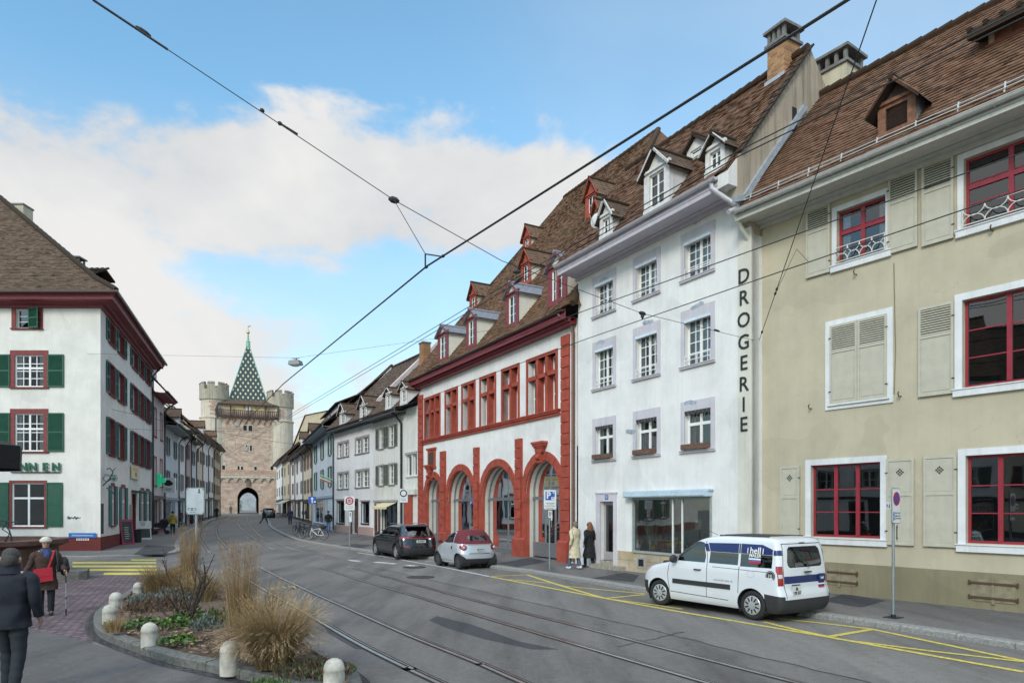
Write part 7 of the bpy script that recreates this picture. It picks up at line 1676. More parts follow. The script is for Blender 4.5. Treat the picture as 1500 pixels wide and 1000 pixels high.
b = MB(); b.tube([(.3, .37, .01), (.235, .37, 1.02)], .009, 8); b.tube([(.29, .37, .15), (.3, .37, .0)], [.02, .012], 8, 1); b.tube([(.255, .37, .75), (.235, .37, 1.02)], .013, 8, 1); b.tube([(.27, .37, .42), (.275, .37, .38)], .015, 8, 1); b.tube([(.2, .35, 1.04), (.27, .39, 1.08), (.3, .41, 1.12)], .013, 6, 1)
o = b.build('walking_pole', [STEEL, BLACKR]); o.matrix_basis = MW; tag(o, 'metal walking pole held in the elderly woman\'s gloved hand', 'walking pole')
b = MB(); b.ell((-.02, .36, 1.12), .13, .11, .22, 14, 10, jit=.25); b.tube([(.1, .24, 1.0), (.15, .22, 1.3), (.06, .2, 1.5)], .028, 6); o = b.build('backpack', plain('black_nylon', (.014, .014, .017), .6), smooth=True); o.matrix_basis = MW; tag(o, 'black backpack slung on the shoulder of the woman in brown', 'bag')
# two women passing the shop door
p = gp(842, 833, .12); person('woman in a long cream trench coat and white trainers passing the parking sign', p, WALKD+PI+.1, 1.78, (.55, .48, .33), (.075, .1, .16), hair=(.16, .13, .1), hem=.42, stride=.3, shoe=(.7, .7, .7), flare=1.3, wide=1.0)
b = MB(); e_ = bpy.data.objects[-1] if False else None
p = gp(858, 830.5, .12); w2, T_ = person('auburn haired woman in a long black coat beside the woman in cream', V((p.x+.15, p.y+.1, p.z)), WALKD+PI+.05, 1.74, (.012, .012, .014), (.012, .012, .013), hair=(.2, .075, .03), hem=.36, stride=.2, flare=1.45, hairlen=.16)
M2 = Matrix.Translation(w2.location) @ Matrix.Rotation(w2.rotation_euler.z, 4, 'Z')
b = MB(); b.ell((-.05, -.3, 1.16), .17, .07, .11, 12, 8, jit=.1); b.tube([(.05, -.28, 1.22), (0, -.2, 1.44), (-.12, -.28, 1.22)], .012, 6); o = b.build('handbag', plain('olive_leather', (.08, .065, .03), .5), smooth=True); o.matrix_basis = M2; tag(o, 'olive handbag under the arm of the woman in black', 'bag')
GP = 'people walking in the far part of the street'
def ped(label, px, py, rz, z=.12, h=1.72, **k):
    e, T = person(label, gp(px, py, z), rz, h, group=GP, **k); return e
UP = math.radians(112); DOWN = UP+PI
yj = ped('person in a mustard yellow puffer jacket seen from behind by the pram', 253, 782, UP, h=1.74, top=(.34, .27, .05), legs=(.02, .021, .025), hem=.83, rib=.05, bulk=1.15, hood=True, hat=(.02, .02, .02), hair=None)
ped('person in a maroon jacket pushing a bicycle along the house fronts', 263.5, 771, UP, top=(.12, .035, .045), legs=(.025, .025, .03), hem=.85, stride=.2)
ped('pedestrian in dark clothes and white shoes partly behind the blank sign back', 280.5, 768.5, DOWN, top=(.03, .03, .035), hem=.5, shoe=(.6, .6, .6), stride=.1)
ped('pedestrian in tan trousers partly behind the blank sign back', 293.5, 768, UP, top=(.15, .13, .1), legs=(.28, .2, .12), hem=.9, stride=.2)
ped('pedestrian in a dark coat in front of the far shop doors', 306.5, 758, UP, top=(.02, .024, .035), stride=.2)
ped('pedestrian in black with a pale hat carrying a white bag', 317.5, 758.5, DOWN, top=(.018, .016, .018), hat=(.5, .5, .5), hair=None, hem=.5, stride=.15)
ped('person in black striding across the tram tracks', 386.5, 766.5, math.radians(5), z=0, top=(.012, .012, .013), legs=(.012, .012, .013), stride=.7, hem=.8)
ped('person in a navy coat walking away beyond the parked bicycles', 425, 768, UP, top=(.025, .035, .07), legs=(.02, .022, .03), hem=.6, stride=.15, h=1.8)
ped('person in a dark jacket at the dim shop front behind the blue sign', 446, 763.5, DOWN, top=(.025, .03, .04), hem=.8)
ped('companion in dark clothes next to the person at the dim shop front', 449.5, 764.5, DOWN+.4, top=(.035, .04, .05), hem=.8)
ped('person in a black hooded jacket and blue jeans by the parked bicycles', 481, 778.5, face_cam(gp(481, 778)), top=(.015, .015, .017), legs=(.13, .22, .38), hem=.85, bulk=1.1, hat=(.015, .015, .017), hair=None)
ped('cyclist standing beside the gate arch', 338, 752.5, UP, z=0, top=(.1, .09, .085), hem=.85)
# ---------------------------------------------------------------- street furniture
def thing(b, name, mats, label, cat, group=None, loc=None, rz=None, smooth=False, kind=None):
    return tag(b.build(name, mats, loc=loc, rz=rz, smooth=smooth), label, cat, group, kind)
def rrect(w, h, r, y, n=5, cx=0., cz=0.):
    P = []
    for sx, sz, a0 in ((1, 1, 0), (-1, 1, PI/2), (-1, -1, PI), (1, -1, 1.5*PI)):
        for j in range(n+1): a = a0+PI/2*j/n; P.append((cx+sx*(w/2-r)+r*math.cos(a), y, cz+sz*(h/2-r)+r*math.sin(a)))
    return P
SGW = plain('sign_white', (.66, .67, .68), .45, var=.08); SGB = plain('sign_blue', (.015, .08, .36), .4, var=.08); SGR = plain('sign_red', (.42, .015, .025), .4, var=.08); SGK = plain('sign_black', (.02, .02, .022), .5); SGF = plain('sign_frame_grey', (.3, .34, .33), .5, .5)
def post_sign(px, py, zoff, rz, w, h, zc, label, r=.03, plate=True, cat='sign', group=None, foot=True):
    p = gp(px, py, zoff); e = empty('sign_post', p, rz, label, cat, group); b = MB(); b.tube([(0, .0, 0), (0, .0, zc+h/2+.02)], r, 12); 
    b.build('post', STEEL, e)
    if foot: q = MB(); q.box(-.16, .16, -.14, .14, 0, .014); q.lathe([(.05, .012), (.045, .07)], 12); q.build('base_plate', DSTEEL, e)
    if plate:
        q = MB(); q.prism(rrect(w, h, .05, -.06, cz=zc), (0, .025, 0), 0); q.prism(rrect(w-.03, h-.03, .045, -.064, cz=zc), (0, .003, 0), 1); q.build('plate', [SGF, SGW], e)
    return e
def disc(b, r, y, cz, m, cx=0., n=32, r0=0.):
    if r0: b.grid([[(cx+q*math.cos(2*PI*j/n), y, cz+q*math.sin(2*PI*j/n)) for j in range(n)] for q in (r0, r)], m, True)
    else: b.poly([(cx+r*math.cos(2*PI*j/n), y, cz+r*math.sin(2*PI*j/n)) for j in range(n)], m)
def txtlines(b, lines, size, x, z, y, m, dz):
    for k, t in enumerate(lines): b.add(text_mb(t, size, .0, .002, mi=m), Matrix.Translation((x, y, z-k*dz)))
# no-parking sign by the olive house
e = post_sign(1308.5, 904, .12, .62, .36, .74, 2.35, 'grey post with round blue and red no parking sign before the olive house')
b = MB(); y = -.068; zc = 2.35
disc(b, .145, y, zc+.15, 0); disc(b, .105, y-.002, zc+.15, 1)
b.obox((0, y-.004, zc+.15), (.075, 0, -.075), (0, .001, 0), (.013, 0, .013), 0)
b.box(-.15, -.09, y-.002, y, zc-.3, zc-.13, 1); b.box(-.135, -.105, y-.004, y-.001, zc-.17, zc-.15, 2); b.box(-.13, -.11, y-.004, y-.001, zc-.28, zc-.19, 2)
txtlines(b, ['Mo-Fr 7-19h', 'ausgenommen', 'Güterumschlag'], .042, .04, zc-.15, y-.002, 3, .055); b.build('sign_face', [SGR, SGB, SGW, SGK], e)
b = MB(); b.prism([(-.2, -.05, 2.28), (-.42, -.05, 2.28), (-.42, -.05, 2.43), (-.2, -.05, 2.43)], (0, .015, 0), 0); b.prism([(-.4, -.053, 2.355), (-.35, -.053, 2.32), (-.35, -.053, 2.39)], (0, .002, 0), 1); b.prism([(-.27, -.053, 2.4), (-.3, -.053, 2.33), (-.27, -.053, 2.3), (-.25, -.053, 2.33)], (0, .002, 0), 1); b.build('side_plate', [SGW, SGK], e)
b = MB(); b.bar((.06, -.045, 1.68), (.06, -.045, 1.9), .02, .01, 0); b.prism([(.025, -.05, 1.9), (.095, -.05, 1.9), (.06, -.05, 1.97)], (0, .004, 0)); b.prism([(.025, -.05, 1.68), (.06, -.05, 1.61), (.095, -.05, 1.68)], (0, .004, 0)); b.build('arrow', SGK, e)
# parking sign by the arcade
e = post_sign(805, 834.5, .12, .25, .5, .74, 2.62, 'grey post with a blue P parking disc sign by the arcade', foot=False)
b = MB(); b.box(-.18, .18, -.068, -.063, 2.6, 2.92, 0); b.add(text_mb('P', .33, .012, .003, mi=1), Matrix.Translation((-.06, -.071, 2.77))); b.box(.05, .17, -.07, -.067, 2.61, 2.72, 1); b.prism([(.08, -.073, 2.7), (.14, -.073, 2.7), (.11, -.073, 2.63)], (0, .002, 0), 2); b.prism([(.09, -.07, 2.9), (.13, -.07, 2.84), (.17, -.07, 2.9)], (0, .002, 0), 1)
txtlines(b, ['Gebührenpflichtig', 'Mo-Sa 8-19h', 'max. 30 Min. Parkuhr'], .048, 0, 2.5, -.068, 2, .06); b.box(-.15, .15, -.068, -.065, 2.3, 2.312, 2); b.build('sign_face', [SGB, SGW, SGK], e)
b = MB(); b.box(-.06, .06, -.05, -.03, 1.95, 2.22); b.box(-.02, .02, -.055, -.05, 2.0, 2.17, 1); b.build('side_plate', [SGW, SGK], e)
# closed-zone signs in the distance
e = post_sign(512, 805, .12, .2, .56, .78, 2.5, 'grey post with a red ringed no vehicles sign before the pink shop plinth', foot=False)
b = MB(); disc(b, .21, -.068, 2.62, 0, r0=.14); b.box(-.15, .15, -.07, -.067, 2.605, 2.635, 0); b.prism([(-.08, -.07, 2.65), (.08, -.07, 2.65), (.05, -.07, 2.71), (-.05, -.07, 2.71)], (0, .002, 0), 1); b.prism([(-.08, -.07, 2.54), (.08, -.07, 2.54), (.08, -.07, 2.58), (-.08, -.07, 2.58)], (0, .002, 0), 1); b.prism([(-.25, -.069, 2.42), (-.16, -.069, 2.5), (-.19, -.069, 2.53)], (0, .002, 0), 0)
txtlines(b, ['6-11h und 19-5h', 'ausgen. Anwohner'], .055, 0, 2.33, -.068, 1, .08); b.build('sign_face', [SGR, SGK], e)
b = MB(); b.box(-.02, .12, -.05, -.03, 1.5, 2.05); b.box(.02, .06, -.055, -.05, 1.8, 2.0, 1); b.build('side_plate', [SGW, SGK], e)
e = post_sign(591, 806, .12, .2, .46, .74, 2.9, 'grey post with a dark ringed end of zone sign behind the dark car', foot=False)
b = MB(); disc(b, .19, -.068, 3.02, 0, r0=.13); txtlines(b, ['Ende Zone', 'Fussgänger'], .06, 0, 2.74, -.068, 0, .08); b.build('sign_face', [SGK], e)
e = post_sign(457.5, 790, .12, .1, .5, .5, 2.65, 'grey post with a blue one way arrow sign among the bicycles', plate=False, foot=False)
b = MB(); b.box(-.25, .25, -.06, -.04, 2.42, 2.92, 0); b.bar((0, -.064, 2.47), (0, -.064, 2.75), .07, .003, 1, up=(0, 1, 0)); b.prism([(-.11, -.066, 2.74), (.11, -.066, 2.74), (0, -.066, 2.89)], (0, .003, 0), 1); b.prism([(.1, -.066, 2.52), (.24, -.066, 2.52), (.24, -.066, 2.6), (.1, -.066, 2.6)], (0, .003, 0), 1); b.build('sign_face', [SGB, SGW], e)
# back of the big sign standing in the planting island
p = gp(286, 843, .15); e = empty('sign_post', p, -.2, 'blank grey back of a large sign on a post in the planting island', 'sign')
s_ = p.y/1000; zc = 2.42+(744-733.5)*s_-.15; hw, hh = 15.6*s_, 20*s_
b = MB(); b.tube([(0, .06, 0), (0, .06, zc+hh*.9)], .045, 12); b.lathe([(.05, -.01), (.05, .01)], 12, (0, .06, 1.0)); b.build('post', STEEL, e)
b = MB(); b.prism(rrect(2*hw, 2*hh, .09, 0, cz=zc), (0, .03, 0), 0); b.prism(rrect(2*hw-.07, 2*hh-.07, .08, -.004, cz=zc), (0, .004, 0), 1)
for sx in (-1, 1):
    for sz in (-1, 1): b.lathe([(.03, -.008), (.02, 0)], 8, (sx*(hw-.06), -.004, zc+sz*(hh-.06)), 0, axis='y')
b.build('plate', [plain('sign_edge', (.2, .26, .27), .5, .4), plain('grey_sign_back', (.42, .47, .5), .5, .2, var=.1, scale=3)], e)
b = MB(); b.box(.1, .2, -.0075, -.004, zc+.27, zc+.3); b.box(.13, .17, -.0075, -.004, zc+.3, zc+.4); disc(b, .03, -.0075, zc+.38, 0, .15)
for x in (-.2, -.04): b.grid([[(x+q*math.cos(PI/2*j+.7)*.1, -.0075, zc-.27+q*.045*math.sin(PI/2*j+.7)) for j in range(4)] for q in (.8, 1.1)], 0, True)
b.tube([(-.2, -.006, zc-.38), (-.1, -.006, zc-.35), (.02, -.006, zc-.39)], .008, 4); b.build('sticker', SGK, e)

# stone bollards round the island
BO = None
M_BOL = plain('weathered_limestone', (.44, .42, .37), .9, var=.3, scale=6, bump=.6, bscale=40)
for k, (px, py, sc, lab) in enumerate(((219.5, 947.5, 1., 'pale stone bollard on the curved kerb between the brown grass tuft and the mulch'), (337, 981, 1.03, 'pale stone bollard in front of the big straw grass clump'), (489.5, 1010, 1., 'pale stone bollard cut by the picture edge beside the tram rails'), (161, 916.5, 1., 'stone bollard directly in front of the yellowish bollard'), (169.5, 896, 1.05, 'yellowish stone bollard just behind another bollard at the island\'s tip'), (202.5, 876, .95, 'small stone bollard farthest back beside the brown bush'))):
    p = gp(px, py-4, .15)
    if BO is None:
        b = MB(); r = .135; b.lathe([(r, -.1), (r, .0), (r*.985, .15), (r*.95, .215), (r*.99, .225), (r*.97, .25), (r*.88, .295), (r*.66, .34), (r*.35, .362), (.002, .367)], 28); BO = o = b.build('bollard', M_BOL, smooth=True)
    else: o = BO.copy(); COL.objects.link(o)
    o.location = p; o.scale = (sc, sc, sc); o.rotation_euler = (R.uniform(-.03, .03), R.uniform(-.03, .03), k*1.3); tag(o, lab, 'bollard', 'stone bollards round the planting island')

# fountain basin with wrought-iron grille, and its stone step
FC = V((-18.75, 23.2)); b = MB(); r1, r0, hz = 3.05, 2.7, 1.36; n = 8
oc = lambda r, z, k: (r*math.cos(2*PI*(k+.5)/n+.1), r*math.sin(2*PI*(k+.5)/n+.1), z)
b.grid([[oc(r, z, k) for k in range(n)] for r, z in ((r1-.15, -.05), (r1-.1, .1), (r1-.2, .2), (r1-.25, hz-.3), (r1-.05, hz-.2), (r1+.06, hz-.17), (r1+.06, hz-.03), (r1-.02, hz), (r0, hz), (r0-.05, hz-.5))], 0, True)
M_BAS = plain('red_brown_stone', (.085, .04, .03), .6, var=.3, scale=3, bump=.3, bscale=20)
e = empty('fountain', (FC.x, FC.y, 0), 0, 'octagonal red-brown stone fountain basin with iron grille beside the square', 'fountain')
b.build('basin', M_BAS, e); b = MB(); b.poly([oc(r0, hz-.13, k) for k in range(n)]); b.build('water', plain('dark_water', (.02, .03, .03), .05, var=.1), e)
b = MB()
for k in range(6):
    c = .55*k-.25; b.tube([(c+.42*math.cos(PI*j/10), -1.6, hz+.62*math.sin(PI*j/10)) for j in range(11)], .022, 6); b.tube([(c+.21, -1.6, hz), (c+.35, -1.6, hz+.25), (c+.12, -1.6, hz+.4), (c+.28, -1.6, hz+.62)], .018, 6)
b.tube([(-.9, -1.6, hz+.66), (2.75, -1.6, hz+.66), (3.15, -1.6, hz+.6)], .02, 6); b.build('iron_grille', DSTEEL, e)
a, c, d_, f = gp(93, 850), gp(128, 847.5), gp(129, 838, 0), gp(90, 838)
b = MB(); b.prism([(-19, 22.7, 0), (-14.6, 23.0, 0), (-14.42, 23.15, 0), (-15.1, 24.4, 0), (-19, 24.6, 0)], (0, 0, .3)); thing(b, 'stone_step', plain('mossy_stone', (.1, .1, .09), .9, var=.35, scale=6, bump=.5), 'low grey stone step block beside the fountain basin', 'stone block')
# black market parasol at the left edge
e = empty('parasol', (-20.35, 24.6, 0), .2, 'large black parasol with deep valance cut by the left edge of the picture', 'parasol'); b = MB(); rr_ = 2.35; n = 8
zt = 4.8
for k in range(n):
    A = lambda r, z, q: (r*math.cos(2*PI*q/n), r*math.sin(2*PI*q/n), z)
    b.quad(A(.1, zt+.55, k), A(.1, zt+.55, k+1), A(rr_, zt-.1, k+1), A(rr_, zt-.1, k)); b.quad(A(rr_, zt-.1, k), A(rr_, zt-.1, k+1), A(rr_-.03, zt-.95, k+1), A(rr_-.03, zt-.95, k)); 
b.build('canopy', plain('black_canvas', (.012, .012, .014), .8, var=.3), e); b = MB(); b.tube([(0, 0, 0), (0, 0, zt+.6)], .05, 10)
for k in range(n): b.bar((0, 0, zt+.45), (rr_*math.cos(2*PI*k/n), rr_*math.sin(2*PI*k/n), zt-.12), .03, .03)
b.box(-.5, .5, -.5, .5, 0, .12); b.build('pole', DSTEEL, e)

# pavement boards, bin, pram in front of the corner house
def aboard(px, py, w, h, rz, lab, c1, disc_=False):
    p = gp(px, py, .12); e = empty('pavement_board', p, rz, lab, 'pavement sign'); b = MB()
    for sg in (1, -1): b.prism([(-w/2, sg*.28, 0), (w/2, sg*.28, 0), (w/2, sg*.03, h), (-w/2, sg*.03, h)], (0, sg*.03, 0), 0)
    b.build('frame', c1, e); b = MB(); b.prism([(-w/2+.07, -.285, .12), (w/2-.07, -.285, .12), (w/2-.07, -.075, h-.12), (-w/2+.07, -.075, h-.12)], (0, -.006, -.001), 0)
    if disc_: disc(b, .16, -.13, h-.2, 1)
    else:
        for k in range(6): z = .35+k*.13; y_ = -.285+.21*(z-.12)/(h-.24)-.012; b.box(-w/4, w/4*(.3+.1*(k % 3)), y_-.002, y_, z, z+.04, 1)
    b.build('board', [plain('chalkboard', (.035, .05, .045), .7, var=.3), plain('chalk', (.5, .48, .45), .8)], e)
aboard(184, 797, .75, 1.5, 1.05, 'leaning pavement board with raspberry pink frame by the corner house', plain('raspberry_frame', (.36, .03, .1), .5))
aboard(208.5, 789.5, 1.0, 1.25, .75, 'dark pavement board with white edge and pink disc by the house door', plain('white_board_frame', (.6, .6, .58), .5), True)
p = gp(199, 794, .12); b = MB(); b.lathe([(.3, 0), (.36, .75), (.38, .78), (.34, .78), (.1, .7)], 14); b.box(-.38, .38, -.12, .12, .7, .8); thing(b, 'litter_bag', plain('black_bin_plastic', (.015, .015, .017), .45), 'black bin between the two pavement boards', 'bin', loc=p)
p = gp(236, 782, .12); e = empty('pram', p, .6, 'black pram with hood up beside the person in yellow', 'pram'); b = MB()
b.prism([(-.45, -.22, .55), (.35, -.22, .5), (.55, -.22, .85), (.2, -.22, 1.05), (-.5, -.22, .8)], (0, .44, 0)); b.ell((.25, 0, .95), .35, .26, .3, 12, 8); b.build('carrycot', plain('black_pram_fabric', (.015, .015, .017), .85), e, smooth=False)
b = MB(); b.tube([(-.85, -.2, 1.05), (-.85, .2, 1.05)], .02, 6)
for y in (-.22, .22): b.tube([(-.85, y, 1.05), (.4, y, .25)], .018, 6); b.tube([(-.4, y, .25), (.35, y, .6)], .018, 6)
b.build('frame', DSTEEL, e)
for x in (-.4, .42):
    for y in (-.25, .25): b = MB(); b.lathe([(.11, -.02), (.16, -.02), (.16, .02), (.11, .02)], 16, (x, y, .16), axis='y'); b.build('wheel', BLACKR, e)
# bicycles
def bike(frame_m, label, loc, rz, basket=False):
    e = empty('bicycle', loc, rz, label, 'bicycle', 'bicycles parked in a row')
    for x in (-.53, .53):
        w = empty('wheel', (x, 0, .34), parent=e); b = MB(); b.tube([(.325*math.cos(2*PI*j/28), 0, .325*math.sin(2*PI*j/28)) for j in range(29)], .019, 6, caps=False); b.build('tyre', BLACKR, w)
        b = MB(); b.tube([(.3*math.cos(2*PI*j/28), 0, .3*math.sin(2*PI*j/28)) for j in range(29)], .009, 5, caps=False)
        for j in range(12): b.bar((0, .02*(-1)**j, 0), (.3*math.cos(2*PI*j/12), 0, .3*math.sin(2*PI*j/12)), .004, .004)
        b.tube([(0, -.05, 0), (0, .05, 0)], .02, 8); b.build('rim', STEEL, w)
        b = MB(); rows = [[(x+.36*math.cos(a), y, .34+.36*math.sin(a)) for a in [(.2 if x < 0 else .6)+2.4*j/12 for j in range(13)]] for y in (-.025, .025)]; b.grid(rows); b.build('mudguard', BLACKR, e)
    b = MB(); P = dict(bb=(-.08, 0, .3), st=(-.22, 0, .78), ht=(.36, 0, .82), hb=(.4, 0, .66), ra=(-.53, 0, .34), fa=(.53, 0, .34))
    for a, c in (('bb', 'st'), ('st', 'hb'), ('bb', 'hb'), ('hb', 'ht'), ('bb', 'ra'), ('st', 'ra'), ('hb', 'fa')): b.tube([P[a], P[c]], .024 if a != 'st' else .02, 8)
    b.build('frame', frame_m, e); b = MB(); b.tube([P['ht'], (.33, 0, .98)], .014, 6); b.tube([(.2, -.3, 1.02), (.33, -.16, 1.0), (.33, .16, 1.0), (.2, .3, 1.02)], .013, 6); b.build('handlebar', DSTEEL, e)
    b = MB(); b.tube([P['st'], (-.25, 0, .93)], .014, 6); b.ell((-.27, 0, .95), .14, .08, .04, 12, 6); b.build('saddle', BLACKR, e); b = MB(); b.lathe([(.09, -.006), (.09, .006)], 18, (-.08, -.05, .3), axis='y'); b.bar((-.08, -.07, .3), (-.02, -.07, .14), .02, .015); b.bar((-.08, .07, .3), (-.14, .07, .46), .02, .015); b.build('crank', DSTEEL, e)
    b = MB(); b.bar((-.72, -.06, .73), (-.3, -.06, .73), .012, .012); b.bar((-.72, .06, .73), (-.3, .06, .73), .012, .012); b.bar((-.7, .06, .73), (-.53, .06, .34), .01, .01); b.bar((-.7, -.06, .73), (-.53, -.06, .34), .01, .01)
    if basket: b.ell((-.52, 0, .88), .2, .17, .14, 12, 8)
    b.build('rack', BLACKR, e); return e
q = lambda x, y: gp(x, y, .12)
w0 = bike(plain('white_bike_paint', (.62, .62, .6), .35), 'white framed bicycle with black basket at the front of the bicycle row', q(464, 790.5), PI-.25, True)
d0 = bike(plain('dark_bike_paint', (.03, .035, .045), .35), 'dark bicycle directly behind the white framed one', q(451, 789), PI-.5)
for x, y, r, lab in ((443, 786, PI-.65, 'dark bicycle in the middle of the bicycle row'), (437.5, 783.5, PI-.75, 'dark bicycle at the far end of the bicycle row')):
    c = copy_tree(d0); c.location = q(x, y); c.rotation_euler.z = r; c['label'] = lab
# planter and round sign at the shops, satellite dish, flagless bits
p = q(501, 776); b = MB(); b.lathe([(.28, 0), (.36, .5), (.3, .5)], 14); e = thing(b, 'planter', plain('dark_pot', (.03, .03, .03), .6), 'potted grassy shrub beside the shop door with pink plinth', 'potted plant', loc=p)
b = MB()
for k in range(160): a = R.uniform(0, 2*PI); t = R.uniform(.1, .55); h_ = R.uniform(.6, 1.3); b.poly([(0.1*math.cos(a), .1*math.sin(a), .5), (.1*math.cos(a+.3), .1*math.sin(a+.3), .5), (t*math.cos(a+.1), t*math.sin(a+.1), .5+h_)])
b.build('foliage', plain('olive_leaves', (.09, .1, .03), .7, var=.4), e)
u, yd, z = B2.roofpx(888, 336, 12.2, .98, 1.3); P0 = B2.p0+B2.d*u+B2.n*(yd-.5)
b = MB(); b.lathe([(.0, .0), (.15, .02), (.26, .08), (.27, .08)], 20, axis='y', caps=False); b.bar((0, .02, 0), (0, .3, -.5), .03, .03); b.bar((0, 0, -.25), (0, -.35, .05), .015, .015); thing(b, 'satellite_dish', plain('dish_grey', (.6, .6, .58), .5), 'small grey satellite dish in front of the white attic dormer', 'satellite dish', loc=(P0.x, P0.y, z+.25), rz=B2.rz+.3)
# hanging street lamp and overhead lines
M_WIRE = plain('black_wire', (.015, .015, .017), .6)
def wire(label, pts, r=.012, sag=0., cat='overhead wire', extra=None, group='overhead tram and lamp wires'):
    b = MB(); P = []
    for a, c in zip(pts, pts[1:]):
        a, c = V(a), V(c)
        for j in range(16): t = j/16; P.append(a.lerp(c, t)-V((0, 0, sag*4*t*(1-t))))
    P.append(V(pts[-1])); b.tube(P, r*.86, 6)
    if extra: extra(b)
    return thing(b, 'overhead_wire', M_WIRE, label, cat, group)
def clamps(b, items):
    for p, d, l, r in items: d = V(d).normalized(); b.tube([V(p)-d*l, V(p)-d*l*.4, V(p)+d*l*.4, V(p)+d*l], [r*.4, r, r, r*.4], 8)
wd = V((-.69, 1, 0)).normalized()
W1a, W1b = pd(1237, 3, 4.6), pd(625, 390, 9.62); far1 = pd(415, 562, 18.2)
D1 = (W1b-W1a).normalized()
wire('thick tram contact wire running from the upper right to the sky above the tower', [W1a-D1*6, W1a, W1b, far1, pd(365, 612, 27), pd(346, 640, 60), pd(344, 655, 138)], .0145, 0)
hook = V((*(B1.p0+B1.d*.12-B1.n*.02).xy, 0)); hz_ = pd(1112, 500, hook.y).z; hook.z = hz_
A0 = pd(136, 0, 9.); cl = pd(577, 293, 11.2); A1 = pd(210, 46, 9.35); A2 = pd(384, 162, 10.2); A3 = pd(410, 181, 10.33)
sp2 = (cl-A0).normalized()
B_mid = pd(735, 382, 12.7); ins = pd(941, 459, 16.)
def ex(b):
    clamps(b, [(A1, sp2, .1, .028), (A2, sp2, .035, .03), (A3, sp2, .035, .03), (cl, (1, .3, -.2), .09, .055), (ins, (1, .4, -.2), .09, .05), (pd(1050, 484, 18.9), (1, .4, -.2), .1, .03)])
    b.tube([A3, pd(436, 197, 10.42)], .017, 6); b.tube([pd(136, 0, 9.), pd(246, 73, 9.5)], .016, 6)
    y1 = pd(623, 372, 9.6); b.tube([cl, y1], .006, 5); b.tube([y1, pd(623, 391, 9.62)], .012, 6); b.tube([y1, pd(649, 376, 9.35)], .01, 6); clamps(b, [(pd(649, 375, 9.35), (1, -.6, .4), .03, .022), (pd(624.5, 391, 9.62), (1, -.6, .4), .03, .022)])
wire('thin cross-span wire with clamps from the upper left to the olive house', [A0-sp2*3, A0, cl, B_mid, ins, hook], .0075, 0, extra=ex)
H2 = pd(1284, 0, 9.); d2 = (H2-hook).normalized()
def ex2(b): clamps(b, [(hook.lerp(H2, .06), d2, .1, .03), (hook.lerp(H2, .27), d2, .09, .03), (hook.lerp(H2, .29), d2, .09, .03)]); b.tube([hook.lerp(H2, .27), pd(1167, 365, 17.6), pd(1184, 383, 17.9)], .006, 5)
wire('thin stay wire rising steeply from the hook on the olive house', [hook, H2, H2+d2*3], .011, 0, extra=ex2)
for k, (dy, lab) in enumerate(((0, 'upper of two parallel feeder wires passing the red dormers'), (8, 'lower of two parallel feeder wires passing the red dormers'))):
    p1, p2, p3 = pd(1440, 42+dy*1.6, 9.6), pd(1080, 222+dy, 12.8), pd(760, 405+dy, 19.6); p4 = pd(440, 598+dy*.5, 45)
    wire(lab, [p1+(p1-p2), p1, p2, p3, p4, pd(330, 668, 120)], .013, 0, extra=(lambda b, p3=p3: clamps(b, [(pd(757, 398, 19.4), (1, .2, .1), .12, .06), (pd(760, 410, 19.6), (1, -.8, .5), .2, .035)])) if k == 0 else None)
wire('contact wire crossing the white house below its top windows', [pd(1700, 150, 9.), pd(1500, 222.5, 10.4), pd(1140, 353, 13.2), pd(848, 458, 19), pd(640, 538, 28), pd(430, 640, 60)], .0125)
wire('contact wire crossing the DROGERIE lettering and the red windows', [pd(1700, 205, 9.), pd(1500, 277, 10.2), pd(1140, 399, 13.), pd(860, 496, 18.6), pd(620, 584, 29), pd(425, 655, 62)], .0115, extra=lambda b: clamps(b, [(pd(941, 462, 16.), (0, 0, 1), .08, .04)]))
La = V((-22.4, 36, 0)); La.z = pd(125, 518, 36).z; Lb = pd(818, 468, 29.0); lm = pd(433, 524, 32.7)
wire('thin span wire carrying the hanging street lamp across the street', [La, lm, pd(643, 495, 30.6), Lb], .0065, .0)
e = empty('hanging_lamp', lm-V((0, 0, .12)), -.2, 'grey hanging street lamp on a span wire above the street', 'street lamp'); b = MB()
b.prism([(-.3, -.2, -.22), (.3, -.2, -.22), (.24, -.2, -.02), (-.24, -.2, -.02)], (0, .4, 0)); b.box(-.06, .06, -.06, .06, -.02, .1); b.bar((-.2, 0, .1), (.2, 0, .1), .03, .03); b.build('housing', plain('lamp_grey', (.25, .27, .28), .5, .3), e); b = MB(); b.ell((0, 0, -.22), .27, .17, .08, 14, 6); b.build('diffuser', plain('frosted_cover', (.5, .52, .52), .3), e)
for k, (a, c) in enumerate(((pd(150, 596, 38), pd(470, 655, 62)), (pd(150, 626, 38), pd(400, 628, 92)), (pd(266, 655, 75), pd(462, 604, 78)), (pd(316, 626, 110), pd(398, 625, 110)), (pd(310, 640, 100), pd(400, 700, 105)))):
    wire(('thin stay wire from the corner house at second floor height', 'thin stay wire from the corner house just above its bar sign windows', 'thin wire crossing in front of the round towers', 'cross-span wire in front of the tower\'s upper windows', 'slanting wire in front of the tower masonry')[k], [a, c], .012 if k < 3 else .02, .25)
